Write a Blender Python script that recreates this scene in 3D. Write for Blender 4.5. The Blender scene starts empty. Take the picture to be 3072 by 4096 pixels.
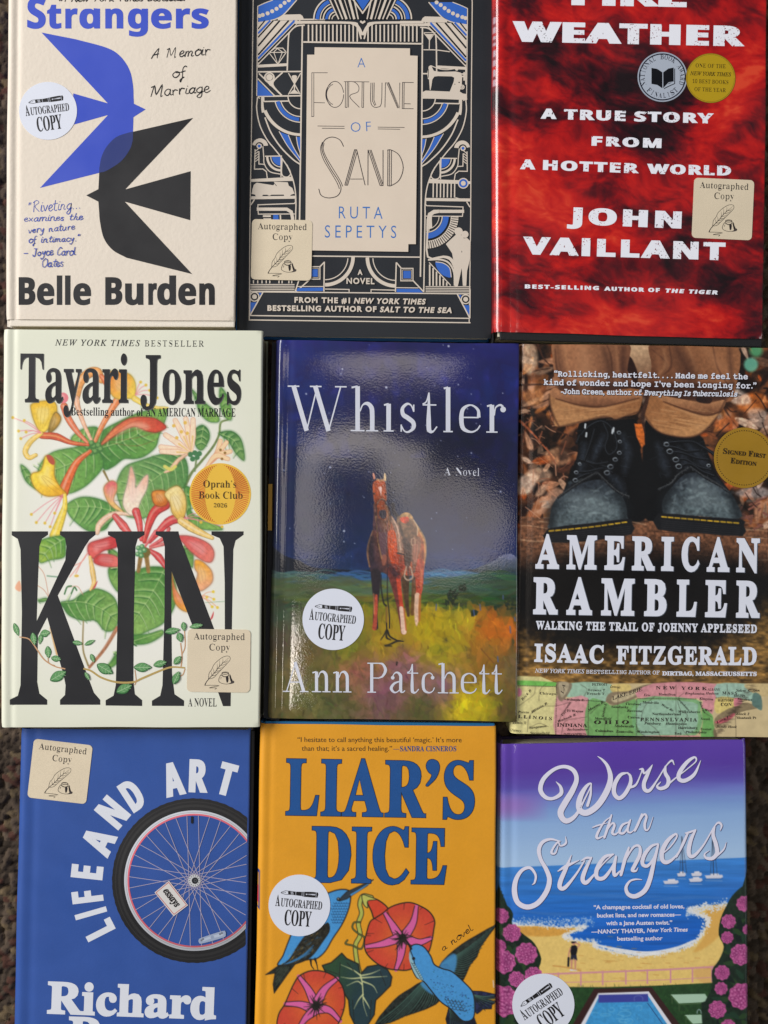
import bpy, bmesh, math, random
import numpy as np
from mathutils import Vector, geometry
S = bpy.context.scene
COL = S.collection
R = math.radians
rng = np.random.default_rng(7)
random.seed(5)
# ---------------- camera, world, lamps, exposure ----------------
PX = 0.000147            # metres per photo pixel on the plane of the covers
CZ, ZT = 0.63, 0.030     # camera height, reference height of the covers
cam = bpy.data.cameras.new('camera'); cam_o = bpy.data.objects.new('camera', cam)
COL.objects.link(cam_o); S.camera = cam_o
cam.sensor_fit = 'VERTICAL'; cam.sensor_height = 24; cam.sensor_width = 18
cam.lens = 24 * (CZ - ZT) / (4096 * PX)
cam_o.location = (0, 0, CZ); cam.clip_start = 0.01; cam.clip_end = 50
W = bpy.data.worlds.new('World'); S.world = W; W.use_nodes = True
W.node_tree.nodes['Background'].inputs[0].default_value = (0.86, 0.92, 1.0, 1)
W.node_tree.nodes['Background'].inputs[1].default_value = 0.11
def area(name, loc, target, sx, sy, power, col):
    l = bpy.data.lights.new(name, 'AREA'); l.shape = 'ELLIPSE' if 'ceiling' in name else 'RECTANGLE'; l.size = sx; l.size_y = sy
    l.energy = power; l.color = col
    o = bpy.data.objects.new(name, l); COL.objects.link(o); o.location = loc
    d = Vector(target) - Vector(loc); o.rotation_euler = d.to_track_quat('-Z', 'Y').to_euler()
    return o
area('window_light', (-2.15, 0.80, 1.45), (0.0, 0.0, 0), 1.6, 1.3, 84, (1.0, 0.99, 0.975))
area('room_light', (2.5, -0.5, 1.9), (0, 0, 0), 1.0, 1.2, 15, (0.9, 0.95, 1.0))  # added fill lamp, evens out the window's fall-off towards the right
# added lamps, shaped and placed to mirror as ceiling patches in glossy jackets
for i_, (x_, y_, sx_, sy_, k_) in enumerate(((.018, .450, .36, .085, 13), (-.125, .192, .26, .087, 17), (.187, -.046, .30, .215, 10), (.050, .118, .13, .12, 14), (-.228, .005, .098, .288, 12), (-.315, -.46, .05, .26, 110))):
    area('ceiling_light' + ('.%03d' % i_ if i_ else ''), (x_, y_, 2.45), (x_, y_, 0), sx_ * 1.2, sy_ * 1.25, k_ * sx_ * sy_, (1.0, 0.9, 0.8))
S.view_settings.view_transform = 'Standard'; S.view_settings.look = 'None'
S.view_settings.exposure = 0.10; S.view_settings.gamma = 1
S.cycles.max_bounces = 4; S.cycles.use_denoising = True

# ---------------- helpers ----------------
def lin(c):
    c = np.asarray(c, float) / 255.0
    return np.where(c <= 0.04045, c / 12.92, ((c + 0.055) / 1.055) ** 2.4)
def P(px, py, z):
    """photo pixel -> point at height z"""
    k = PX * (CZ - z) / (CZ - ZT)
    return ((px - 1536) * k, (2048 - py) * k, z)
def cat(pts, n=6, closed=False):
    p = np.asarray(pts, float)
    if len(p) < 3: return p
    if closed: q = np.vstack([p[-1], p, p[0], p[1]])
    else: q = np.vstack([2 * p[0] - p[1], p, 2 * p[-1] - p[-2]])
    out = []
    t = np.linspace(0, 1, n, endpoint=False)[:, None]
    for i in range(1, len(q) - 2):
        a, b, c, d = q[i - 1], q[i], q[i + 1], q[i + 2]
        out.append(.5 * ((2 * b) + (-a + c) * t + (2 * a - 5 * b + 4 * c - d) * t ** 2 + (-a + 3 * b - 3 * c + d) * t ** 3))
    if not closed: out.append(p[-1:])
    return np.vstack(out)
def arc(cx, cy, r, a0, a1, n=24, ry=None):
    a = np.radians(np.linspace(a0, a1, n)); ry = r if ry is None else ry
    return np.stack([cx + r * np.cos(a), cy + ry * np.sin(a)], 1)
def circ(cx, cy, r, n=40, ry=None): return arc(cx, cy, r, 0, 360, n + 1, ry)[:-1]
def rrect(x0, y0, x1, y1, r, n=6):
    return np.vstack([arc(x1 - r, y0 + r, r, -90, 0, n), arc(x1 - r, y1 - r, r, 0, 90, n),
                      arc(x0 + r, y1 - r, r, 90, 180, n), arc(x0 + r, y0 + r, r, 180, 270, n)])
def rot(pts, cx, cy, deg):
    a = R(deg); c, s = math.cos(a), math.sin(a); p = np.asarray(pts, float) - (cx, cy)
    return np.stack([p[:, 0] * c - p[:, 1] * s + cx, p[:, 0] * s + p[:, 1] * c + cy], 1)
def vnoise(X, Y, seed=0):
    r = np.random.default_rng(seed).random((64, 64))
    xi = np.floor(X).astype(int); yi = np.floor(Y).astype(int); fx = X - xi; fy = Y - yi
    fx = fx * fx * (3 - 2 * fx); fy = fy * fy * (3 - 2 * fy)
    g = lambda i, j: r[(yi + j) % 64, (xi + i) % 64]
    return (g(0, 0) * (1 - fx) + g(1, 0) * fx) * (1 - fy) + (g(0, 1) * (1 - fx) + g(1, 1) * fx) * fy
def fbm(X, Y, oct=5, seed=0, gain=.5):
    v = 0; a = 1; t = 0
    for o in range(oct):
        v = v + a * vnoise(X * 2 ** o + 17.3 * o, Y * 2 ** o + 9.1 * o, seed + o); t += a; a *= gain
    return v / t
def sstep(a, b, x):
    t = np.clip((x - a) / (b - a), 0, 1); return t * t * (3 - 2 * t)

# ---------------- painted canvas: pigment of a printed picture, one colour per mesh vertex ----------------
class Canvas:
    def __init__(s, x0, y0, x1, y1, step=3.0, col=(255, 255, 255)):
        s.x0, s.y0, s.step = x0, y0, step
        s.nx = int((x1 - x0) / step) + 2; s.ny = int((y1 - y0) / step) + 2
        s.X, s.Y = np.meshgrid(x0 + np.arange(s.nx) * step, y0 + np.arange(s.ny) * step)
        s.a = np.zeros((s.ny, s.nx, 3)) + np.asarray(col, float); s.o = (0, 0, 1)
    def f(s, ox, oy, k): s.o = (ox, oy, k)
    def m(s, p):
        return np.asarray(p, float).reshape(-1, 2) * s.o[2] + (s.o[0], s.o[1])
    def fx(s): return (s.X - s.o[0]) / s.o[2], (s.Y - s.o[1]) / s.o[2]
    def win(s, p, pad):
        i0 = max(0, int((p[:, 0].min() - pad - s.x0) / s.step)); i1 = min(s.nx, int((p[:, 0].max() + pad - s.x0) / s.step) + 2)
        j0 = max(0, int((p[:, 1].min() - pad - s.y0) / s.step)); j1 = min(s.ny, int((p[:, 1].max() + pad - s.y0) / s.step) + 2)
        return (slice(j0, j1), slice(i0, i1)) if i1 > i0 and j1 > j0 else None
    def seg(s, p, rad, D, w, rr=None, closed=False):
        n = len(p); wx, wy = s.X[w], s.Y[w]; x0, y0 = wx[0, 0], wy[0, 0]
        for i in range(n if closed else n - 1):
            a, b = p[i], p[(i + 1) % n]
            ra, rb = (0, 0) if rr is None else (rr[i], rr[(i + 1) % n])
            pad = rad
            i0 = max(0, int((min(a[0], b[0]) - pad - x0) / s.step)); i1 = int((max(a[0], b[0]) + pad - x0) / s.step) + 2
            j0 = max(0, int((min(a[1], b[1]) - pad - y0) / s.step)); j1 = int((max(a[1], b[1]) + pad - y0) / s.step) + 2
            if i1 <= i0 or j1 <= j0: continue
            X = wx[j0:j1, i0:i1]; Y = wy[j0:j1, i0:i1]
            if X.size == 0: continue
            d = b - a; L = d @ d + 1e-9
            t = np.clip(((X - a[0]) * d[0] + (Y - a[1]) * d[1]) / L, 0, 1)
            q = np.hypot(X - a[0] - t * d[0], Y - a[1] - t * d[1]) - (ra + (rb - ra) * t)
            D[j0:j1, i0:i1] = np.minimum(D[j0:j1, i0:i1], q)
    def put(s, w, M, col, tex=0):
        c = np.asarray(col, float)
        if c.ndim == 1 and tex:
            c = c * (1 + tex * (fbm(s.X[w] / 9, s.Y[w] / 9, 3, 11) - .5)[..., None] * 2)
        s.a[w] = s.a[w] * (1 - M[..., None]) + np.clip(c, 0, 255) * M[..., None]
    def poly(s, pts, col, soft=0, a=1, sm=0, tex=0, col2=None, ax=None):
        p = s.m(pts)
        if sm: p = cat(p, sm, True)
        soft = max(soft * s.o[2], s.step)
        w = s.win(p, soft)
        if w is None: return
        X, Y = s.X[w], s.Y[w]; ins = np.zeros(X.shape, bool)
        q = np.roll(p, -1, 0)
        for (xa, ya), (xb, yb) in zip(p, q):
            if ya == yb: continue
            c = ((ya > Y) != (yb > Y)) & (X < (xb - xa) * (Y - ya) / (yb - ya) + xa); ins ^= c
        D = np.full(X.shape, 1e3); s.seg(p, soft, D, w, closed=True)
        sd = np.where(ins, -D, D); M = np.clip(.5 - sd / soft, 0, 1) * a
        if col2 is not None:                       # colour varies across the shape along ax
            (ax0, ay0), (ax1, ay1) = s.m(ax); dx, dy = ax1 - ax0, ay1 - ay0
            t = np.clip(((X - ax0) * dx + (Y - ay0) * dy) / (dx * dx + dy * dy), 0, 1)
            t = np.clip(t + .25 * (fbm(X / 14, Y / 14, 3, 5) - .5), 0, 1)[..., None]
            col = np.asarray(col, float) * (1 - t) + np.asarray(col2, float) * t
            if tex: col = col * (1 + tex * (fbm(X / 9, Y / 9, 3, 11) - .5)[..., None] * 2)
        s.put(w, M, col, tex)
    def line(s, pts, wd, col, a=1, sm=5, soft=0, tex=0):
        p = s.m(pts)
        wd = np.atleast_1d(np.asarray(wd, float)) * s.o[2] / 2
        n0 = len(p)
        if sm and n0 > 2: p = cat(p, sm)
        r = np.interp(np.linspace(0, 1, len(p)), np.linspace(0, 1, len(wd)), wd)
        soft = max(soft * s.o[2], s.step); fade = 1.0
        rm = np.maximum(r, s.step * .32)
        fade = float(np.clip(r.mean() / rm.mean(), .2, 1))
        w = s.win(p, rm.max() + soft)
        if w is None: return
        D = np.full(s.X[w].shape, 1e3); s.seg(p, rm.max() + soft, D, w, rm)
        s.put(w, np.clip(.5 - D / soft, 0, 1) * a * fade, col, tex)
    def dot(s, x, y, r, col, a=1, soft=0, ry=None): s.poly(circ(x, y, r, 14, ry), col, soft, a)
    def sample(s, px, py):
        u = np.clip((px - s.x0) / s.step, 0, s.nx - 1.001); v = np.clip((py - s.y0) / s.step, 0, s.ny - 1.001)
        i = u.astype(int); j = v.astype(int); a = (u - i)[..., None]; b = (v - j)[..., None]
        A = s.a
        return (A[j, i] * (1 - a) + A[j, i + 1] * a) * (1 - b) + (A[j + 1, i] * (1 - a) + A[j + 1, i + 1] * a) * b

# ---------------- lettering and flat printed shapes as thin ink meshes ----------------
STY = {'serifb': (0x1D400, 0x1D41A), 'italic': (0x1D434, 0x1D44E), 'serifbi': (0x1D468, 0x1D482),
       'script': (0x1D4D0, 0x1D4EA), 'sansb': (0x1D5D4, 0x1D5EE), 'sans': (0x1D5A0, 0x1D5BA), 'slab': (0x1D670, 0x1D68A), 'hum': None}
def conv(t, st):
    b = STY[st]
    if b is None: return t
    o = ''
    for c in t:
        if c == 'I' and st == 'sansb': o += chr(b[1] + 11)      # plain bar instead of the slabbed capital
        elif 'A' <= c <= 'Z': o += chr(b[0] + ord(c) - 65)
        elif c == 'h' and st == 'italic': o += '\u210e'
        elif 'a' <= c <= 'z': o += chr(b[1] + ord(c) - 97)
        elif c.isdigit() and st in ('serifb', 'italic', 'serifbi'): o += chr(0x1D7CE + int(c))
        else: o += c
    return o
_cap = {}
def glyphs(t, st, track=1.0, res=3):
    cu = bpy.data.curves.new('t', 'FONT'); cu.body = conv(t, st); cu.size = 1; cu.resolution_u = res; cu.space_character = track
    o = bpy.data.objects.new('t', cu); COL.objects.link(o)
    dg = bpy.context.evaluated_depsgraph_get()
    me = bpy.data.meshes.new_from_object(o.evaluated_get(dg))
    bpy.data.objects.remove(o); bpy.data.curves.remove(cu)
    bm = bmesh.new(); bm.from_mesh(me); bpy.data.meshes.remove(me)
    bmesh.ops.remove_doubles(bm, verts=bm.verts, dist=1e-4)
    bm.verts.index_update()
    V = np.array([v.co[:2] for v in bm.verts]); F = []
    N = {}
    for f in bm.faces:
        ids = [v.index for v in f.verts]
        if f.normal.z < 0: ids.reverse()
        F.append(ids)
        n = len(ids)
        for k in range(n):
            N.setdefault((ids[k], ids[(k + 1) % n]), 0)
            N[(ids[k], ids[(k + 1) % n])] += 1
    E = [(a, b) for (a, b) in N if (b, a) not in N]
    bm.free()
    if st == 'sansb' and t.isupper() and 'I' in t: V[:, 1] = np.minimum(V[:, 1], .725)
    return V, F, E
def capH(st):
    if st not in _cap: V, _, _ = glyphs('H', st); _cap[st] = V[:, 1].max() - V[:, 1].min()
    return _cap[st]
def thicken(V, E, kx, ky):
    """push the outlines out (or in) - weight of the letters"""
    if not len(E): return V
    A = np.zeros_like(V); C = np.zeros(len(V))
    E = np.array(E); d = V[E[:, 1]] - V[E[:, 0]]; L = np.hypot(d[:, 0], d[:, 1]) + 1e-12
    n = np.stack([d[:, 1], -d[:, 0]], 1) / L[:, None]
    for k in (0, 1):
        np.add.at(A, E[:, k], n); np.add.at(C, E[:, k], 1)
    M = np.hypot(A[:, 0], A[:, 1]) + 1e-9
    nn = A / M[:, None]; cosv = np.clip(M / np.maximum(C, 1), .55, 1)
    nn = nn / cosv[:, None]; nn[C == 0] = 0
    return V + nn * (kx, ky)
class Ink:
    def __init__(s, z): s.z = z; s.V = []; s.F = []; s.C = []; s.o = (0, 0, 1); s.n = 0; s.lay = 0; s.dz = 2.5e-6; s.r = None; s.sep = False
    def f(s, ox, oy, k): s.o = (ox, oy, k)
    def _add(s, p, faces, col):
        p = np.asarray(p, float) * s.o[2] + (s.o[0], s.o[1])
        if s.r: p = rot(p, *s.r)
        s.lay += 1; z = s.z + s.lay * s.dz
        if s.sep and len(faces):                  # every triangle on its own hair-thin level, so overlaps stay clean
            faces = [t for f in faces for t in ([f] if len(f) == 3 else [[f[0], f[1], f[2]], [f[0], f[2], f[3]]])]
            idx = np.array(faces).ravel(); p = p[idx]; faces = [[3 * i, 3 * i + 1, 3 * i + 2] for i in range(len(idx) // 3)]
            z = z + np.repeat((np.arange(len(faces)) % 23) * 1e-7, 3)
        else: z = np.full(len(p), z)
        k = PX * (CZ - z) / (CZ - ZT)
        s.V.append(np.stack([(p[:, 0] - 1536) * k, (2048 - p[:, 1]) * k, z], 1))
        s.C.append(np.tile(np.asarray(col, float), (len(p), 1)) if np.ndim(col) == 1 else np.asarray(col, float))
        s.F += [[i + s.n for i in f] for f in faces]; s.n += len(p)
    def poly(s, pts, col, sm=0, out=0, oc=(0, 0, 0)):
        p = np.asarray(pts, float)
        if sm: p = cat(p, sm, True)
        if out: s.line(np.vstack([p, p[:1]]), out * 2, oc, sm=0)
        A = np.sum(p[:, 0] * np.roll(p[:, 1], -1) - np.roll(p[:, 0], -1) * p[:, 1])
        if A > 0: p = p[::-1]
        tr = geometry.tessellate_polygon([[Vector((x, -y, 0)) for x, y in p]])
        F = []
        for t in tr:
            a, b, c = [p[i] for i in t]
            cr = (b[0] - a[0]) * (c[1] - a[1]) - (b[1] - a[1]) * (c[0] - a[0])
            F.append(list(t) if cr < 0 else [t[0], t[2], t[1]])
        s._add(p, F, col)
    def circ(s, x, y, r, col, ry=None, n=40): s.poly(circ(x, y, r, n, ry), col)
    def line(s, pts, wd, col, sm=5, cap=0):
        p = np.asarray(pts, float)
        if sm and len(p) > 2: p = cat(p, sm)
        keep = [0] + [i for i in range(1, len(p)) if np.hypot(*(p[i] - p[i - 1])) > 1e-6]; p = p[keep]
        if len(p) < 2: return
        wd = np.atleast_1d(np.asarray(wd, float)) / 2
        w = np.interp(np.linspace(0, 1, len(p)), np.linspace(0, 1, len(wd)), wd)
        if cap:
            p = p.copy(); a = p[0] - p[1]; b = p[-1] - p[-2]
            p = np.vstack([p[0] + a / np.hypot(*a) * w[0] * .8, p, p[-1] + b / np.hypot(*b) * w[-1] * .8]); w = np.r_[w[0] * .35, w, w[-1] * .35]
        d = np.diff(p, axis=0); d /= np.hypot(d[:, 0], d[:, 1])[:, None] + 1e-12
        t = np.vstack([d[:1], d[:-1] + d[1:], d[-1:]]); L = np.hypot(t[:, 0], t[:, 1]); L[0] = L[-1] = 1
        mit = np.ones(len(p)); mit[1:-1] = np.clip(2 / np.maximum(L[1:-1], .6), 1, 1.8)
        t /= np.maximum(np.hypot(t[:, 0], t[:, 1]), 1e-9)[:, None]
        nrm = np.stack([-t[:, 1], t[:, 0]], 1) * (w * mit)[:, None]
        n = len(p); q = np.vstack([p + nrm, p - nrm])
        s._add(q, [[i, i + 1, n + i + 1, n + i] for i in range(n - 1)], col)
    def text(s, t, p0, p1, cap, st='hum', col=(0, 0, 0), kx=0, ky=None, track=1.0, shear=0, shadow=None, arch=0, res=3, nodot=False, clip=0):
        ky = kx if ky is None else ky
        V, F, E = glyphs(t, st, track, res)
        if nodot: keep = V[:, 1] < .5; F = [f for f in F if keep[f].all()]; E = [e for e in E if keep[list(e)].all()]; V = V * keep[:, None] + (~keep[:, None]) * V[keep][0]
        if clip: V = V.copy(); V[:, 1] = np.minimum(V[:, 1], clip)
        sy = cap / capH(st); x0, x1 = V[:, 0].min(), V[:, 0].max()
        p0 = np.array(p0, float); p1 = np.array(p1, float); d = p1 - p0; L = np.hypot(*d); u = d / L; up = np.array([u[1], -u[0]])
        sx = L / (x1 - x0)
        Q = np.stack([(V[:, 0] - x0) * sx, V[:, 1] * sy], 1)
        if kx or ky:
            Q0 = Q; Q = thicken(Q, E, kx, ky)
            Fa = []                               # drop the few triangles the push has turned over
            for f in F:
                a, b, c = Q[f[0]], Q[f[1]], Q[f[2]]
                if (b[0] - a[0]) * (c[1] - a[1]) - (b[1] - a[1]) * (c[0] - a[0]) > 0: Fa.append(f)
            F = Fa
            if max(kx, ky) > 4:
                s.sep = True
        if shear: Q[:, 0] += Q[:, 1] * shear
        if arch: Q[:, 1] += arch * (1 - (2 * Q[:, 0] / L - 1) ** 2)
        def put(Q, c, off=(0, 0)): s._add(p0 + off + Q[:, :1] * u + Q[:, 1:] * up, F, c)
        if shadow: put(thicken(Q, E, shadow[1], shadow[1]) if shadow[1] else Q, shadow[0], shadow[2])
        put(Q, col); s.sep = False
    def emit(s, name, parent, mat, label=None, col=True):
        if not s.V: return None
        return mesh(name, np.vstack(s.V), s.F, mat, parent, np.vstack(s.C) if col else None, label)

def mesh(name, V, F, mat, parent=None, C=None, label=None, smooth=False):
    me = bpy.data.meshes.new(name); V = np.asarray(V, float)
    if parent is not None: V = V - np.array(WORLD[parent.name])
    if isinstance(F, np.ndarray):
        me.vertices.add(len(V)); me.vertices.foreach_set('co', V.ravel().astype(np.float32))
        nf, k = F.shape
        me.loops.add(nf * k); me.loops.foreach_set('vertex_index', F.ravel().astype(np.int32))
        me.polygons.add(nf); me.polygons.foreach_set('loop_start', np.arange(0, nf * k, k, dtype=np.int32))
        me.update(calc_edges=True)
    else:
        me.from_pydata(V.tolist(), [], F)
    if C is not None:
        at = me.color_attributes.new('Col', 'FLOAT_COLOR', 'POINT')
        c = np.ones((len(V), 4), np.float32); c[:, :3] = lin(C); at.data.foreach_set('color', c.ravel())
    if smooth: me.polygons.foreach_set('use_smooth', np.ones(len(me.polygons), bool))
    me.materials.append(mat); me.update()
    o = bpy.data.objects.new(name, me); COL.objects.link(o)
    if parent is not None: o.parent = parent
    if label: o['label'] = label
    WORLD[o.name] = WORLD[parent.name] if parent is not None else (0, 0, 0)
    return o
WORLD = {}

def material(name, col=None, rough=.5, spec=.5, bump=0, bscale=900, vary=0, coat=0, cr=.09, wave=0, metal=0, wear=0, fleck=0):
    m = bpy.data.materials.new(name); m.use_nodes = True; nt = m.node_tree; b = nt.nodes['Principled BSDF']
    b.inputs['Roughness'].default_value = rough; b.inputs['Specular IOR Level'].default_value = spec
    b.inputs['Coat Weight'].default_value = coat; b.inputs['Coat Roughness'].default_value = .06; b.inputs['Metallic'].default_value = metal
    if coat: b.inputs['Coat Roughness'].default_value = cr
    tc = nt.nodes.new('ShaderNodeTexCoord')
    if col is None:
        a = nt.nodes.new('ShaderNodeAttribute'); a.attribute_name = 'Col'; src = a.outputs['Color']
    else:
        a = nt.nodes.new('ShaderNodeRGB'); a.outputs[0].default_value = (*lin(col), 1); src = a.outputs[0]
    def noise(sc, det=3):
        n = nt.nodes.new('ShaderNodeTexNoise'); n.inputs['Scale'].default_value = sc; n.inputs['Detail'].default_value = det
        nt.links.new(tc.outputs['Object'], n.inputs['Vector']); return n.outputs['Fac']
    def mulmix(src, fac_out, lo, hi):
        mr = nt.nodes.new('ShaderNodeMapRange'); mr.inputs['From Min'].default_value = .3; mr.inputs['From Max'].default_value = .7
        mr.inputs['To Min'].default_value = lo; mr.inputs['To Max'].default_value = hi; nt.links.new(fac_out, mr.inputs['Value'])
        mx = nt.nodes.new('ShaderNodeVectorMath'); mx.operation = 'SCALE'
        nt.links.new(src, mx.inputs[0]); nt.links.new(mr.outputs[0], mx.inputs['Scale']); return mx.outputs[0]
    if col is None or vary:                        # handling marks: the sheen is not even
        mr_ = nt.nodes.new('ShaderNodeMapRange'); mr_.inputs['From Min'].default_value = .35; mr_.inputs['From Max'].default_value = .65
        mr_.inputs['To Min'].default_value = max(rough - .07, .02); mr_.inputs['To Max'].default_value = min(rough + .10, 1)
        nt.links.new(noise(28, 5), mr_.inputs['Value']); nt.links.new(mr_.outputs[0], b.inputs['Roughness'])
    if vary: src = mulmix(src, noise(60, 4), 1 - vary, 1 + vary)
    if fleck: src = mulmix(src, noise(2600, 2), 1 - fleck, 1 + fleck * .5)
    nt.links.new(src, b.inputs['Base Color'])
    last = None
    def addbump(fac, dist, strg):
        nonlocal last
        bp = nt.nodes.new('ShaderNodeBump'); bp.inputs['Distance'].default_value = dist; bp.inputs['Strength'].default_value = strg
        nt.links.new(fac, bp.inputs['Height'])
        if last: nt.links.new(last, bp.inputs['Normal'])
        last = bp.outputs[0]
    if wave: addbump(noise(14, 1), .002, wave)
    if bump: addbump(noise(bscale, 2), .0002, bump)
    if last:
        nt.links.new(last, b.inputs['Normal'])
        if coat: nt.links.new(last, b.inputs['Coat Normal'])
    if wear:                                       # ink worn away in small irregular spots
        o = nt.nodes['Material Output']; tr = nt.nodes.new('ShaderNodeBsdfTransparent'); mx = nt.nodes.new('ShaderNodeMixShader')
        mr = nt.nodes.new('ShaderNodeMath'); mr.operation = 'MULTIPLY'
        def thr(f, t):
            q = nt.nodes.new('ShaderNodeMath'); q.operation = 'GREATER_THAN'; q.inputs[1].default_value = t; nt.links.new(f, q.inputs[0]); return q.outputs[0]
        nt.links.new(thr(noise(900, 4), wear), mr.inputs[0]); nt.links.new(thr(noise(75, 2), .5), mr.inputs[1])
        nt.links.new(mr.outputs[0], mx.inputs[0]); nt.links.new(b.outputs[0], mx.inputs[1]); nt.links.new(tr.outputs[0], mx.inputs[2])
        nt.links.new(mx.outputs[0], o.inputs['Surface'])
    return m

def empty(name, loc, label, cat_):
    o = bpy.data.objects.new(name, None); COL.objects.link(o); o.location = loc; o.empty_display_size = .02
    o['label'] = label; o['category'] = cat_; WORLD[o.name] = loc; return o
# ---------------- a hardback book ----------------
M_page = material('page_paper', (232, 224, 200), .8, .2, bump=.6, bscale=400)
def quadpt(q, u, v):
    TL, TR, BR, BL = [np.asarray(c, float) for c in q]
    u = np.asarray(u)[..., None]; v = np.asarray(v)[..., None]
    return (TL * (1 - u) + TR * u) * (1 - v) + (BL * (1 - u) + BR * u) * v
def slab(name, q, z0, z1, mat, parent, ztop, inset=(0, 0, 0, 0), bev=6, smooth=True):
    """plate over the quad; inset (left, top, right, bottom) in px (negative = sticks out); q is read at ztop"""
    TL, TR, BR, BL = [np.array(c, float) for c in q]; l, t, r, b = inset
    q2 = np.array([TL + (l, t), TR + (-r, t), BR + (-r, -b), BL + (l, -b)])
    bm = bmesh.new(); k = PX * (CZ - ztop) / (CZ - ZT)
    W2 = [((x - 1536) * k, (2048 - y) * k) for x, y in q2]
    o = WORLD[parent.name]
    vs = [[bm.verts.new((x - o[0], y - o[1], z - o[2])) for x, y in W2] for z in (z0, z1)]
    bm.faces.new(vs[1][::-1]); bm.faces.new(vs[0])
    for i in range(4):
        j = (i + 1) % 4; bm.faces.new((vs[0][j], vs[0][i], vs[1][i], vs[1][j]))
    bmesh.ops.recalc_face_normals(bm, faces=bm.faces)
    if bev: bmesh.ops.bevel(bm, geom=list(bm.edges), offset=min(bev * PX, (z1 - z0) * .4), segments=2, affect='EDGES', profile=.6)
    me = bpy.data.meshes.new(name); bm.to_mesh(me); bm.free(); me.materials.append(mat)
    ob = bpy.data.objects.new(name, me); COL.objects.link(ob); ob.parent = parent; WORLD[ob.name] = o
    return ob
def book(label, quad, zt, zb=.0045, mat=None, canvas=None, step=3, rl=20, rr=6, hinge=.25, board=None, board_in=(3, 3, 3, 3),
         page_in=(22, 14, 10, 14), spine_left=True, wall=None, flat=None, curl=.22):
    q = [np.array(c, float) for c in quad]
    cx = sum(c[0] for c in q) / 4; cy = sum(c[1] for c in q) / 4
    x, y, _ = P(cx, cy, zt)
    root = empty('book', (x, y, zb), label, 'book')
    bm_ = board
    slab('back_board', q, zb, zb + .0022, bm_, root, zt, board_in)
    slab('page_block', q, zb + .00225, zt - .0032, M_page, root, zt, page_in, bev=0)
    slab('front_board', q, zt - .003, zt - .0011, bm_, root, zt, (max(board_in[0], rl * .8),) + tuple(board_in[1:]))
    slab('spine', q, zb + .00225, zt - .0031, bm_, root, zt, (board_in[0] + 1, board_in[1] + 1, (q[1][0] - q[0][0]) - page_in[0] + 1, board_in[3] + 1), bev=0)
    # jacket: spine wall, rounded shoulder, hinge, front, rounded fore edge, return
    Wd = ((q[1][0] - q[0][0]) + (q[2][0] - q[3][0])) / 2; Hh = ((q[3][1] - q[0][1]) + (q[2][1] - q[1][1])) / 2
    rlm, rrm = rl * PX, rr * PX
    prof = [(0, zb + .001), (0, (zb + zt) / 2), (0, zt - rlm)]
    prof += [(rl * (1 - math.cos(a)), zt - rlm + rlm * math.sin(a)) for a in np.linspace(.2, math.pi / 2, 8)]
    n_in = max(int((Wd - rl - rr) / step), 12)
    prof += [(rl + (Wd - rl - rr) * i / n_in, zt) for i in range(1, n_in + 1)]
    prof += [(Wd - rr + rr * math.sin(a), zt - rrm + rrm * math.cos(a)) for a in np.linspace(.25, math.pi / 2, 5)]
    prof += [(Wd, zt - .0032), (Wd - 12, zt - .0034)]
    pu = np.array([p[0] for p in prof]) / Wd; pz = np.array([p[1] for p in prof])
    pz = pz - hinge * .001 * np.exp(-((pu * Wd - rl * 1.9) / (rl * .55)) ** 2)
    nv = max(int(Hh / step), 12)
    v = np.linspace(0, 1, nv + 1)
    U, Vv = np.meshgrid(pu, v)
    XY = quadpt(q, U, Vv)
    ph = q[0][0] * .01                            # paper edges are never ruler-straight
    XY[..., 0] += (np.sin(Vv * Hh / 210 + ph) * 1.3 + np.sin(Vv * Hh / 77 + 2 * ph) * .5) * (np.exp(-U * 14) - np.exp(-(1 - U) * 14))
    XY[..., 1] += (np.sin(U * Wd / 190 + ph) * 1.4 + np.sin(U * Wd / 61 + 3 * ph) * .5) * (np.exp(-Vv * 18) - np.exp(-(1 - Vv) * 18))
    cd = np.minimum(np.hypot(U * Wd, Vv * Hh), np.minimum(np.hypot((1 - U) * Wd, Vv * Hh), np.minimum(np.hypot(U * Wd, (1 - Vv) * Hh), np.hypot((1 - U) * Wd, (1 - Vv) * Hh))))
    Z = np.tile(pz, (nv + 1, 1))
    Z = Z - .0006 * np.exp(-(cd / 14) ** 2)
    if curl: Z = Z - curl * .001 * (np.exp(-Vv * Hh / 18) + np.exp(-(1 - Vv) * Hh / 18))
    k = PX * (CZ - zt) / (CZ - ZT)
    V = np.stack([(XY[..., 0] - 1536) * k, (2048 - XY[..., 1]) * k, Z], -1).reshape(-1, 3)
    nc = len(pu); i = np.arange(nc - 1)[None, :]; j = np.arange(nv)[:, None]
    a = j * nc + i; F = np.stack([a, a + nc, a + nc + 1, a + 1], -1).reshape(-1, 4)
    C = None
    if canvas is not None:
        sx = XY[..., 0].copy(); C = canvas.sample(sx, XY[..., 1]).reshape(-1, 3)
        if wall is not None:
            w = np.zeros(U.shape, bool); w[:, :3] = True; C[w.reshape(-1)] = wall
    jk = mesh('jacket', V, F, mat, root, C, smooth=True)
    return root, jk
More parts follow.
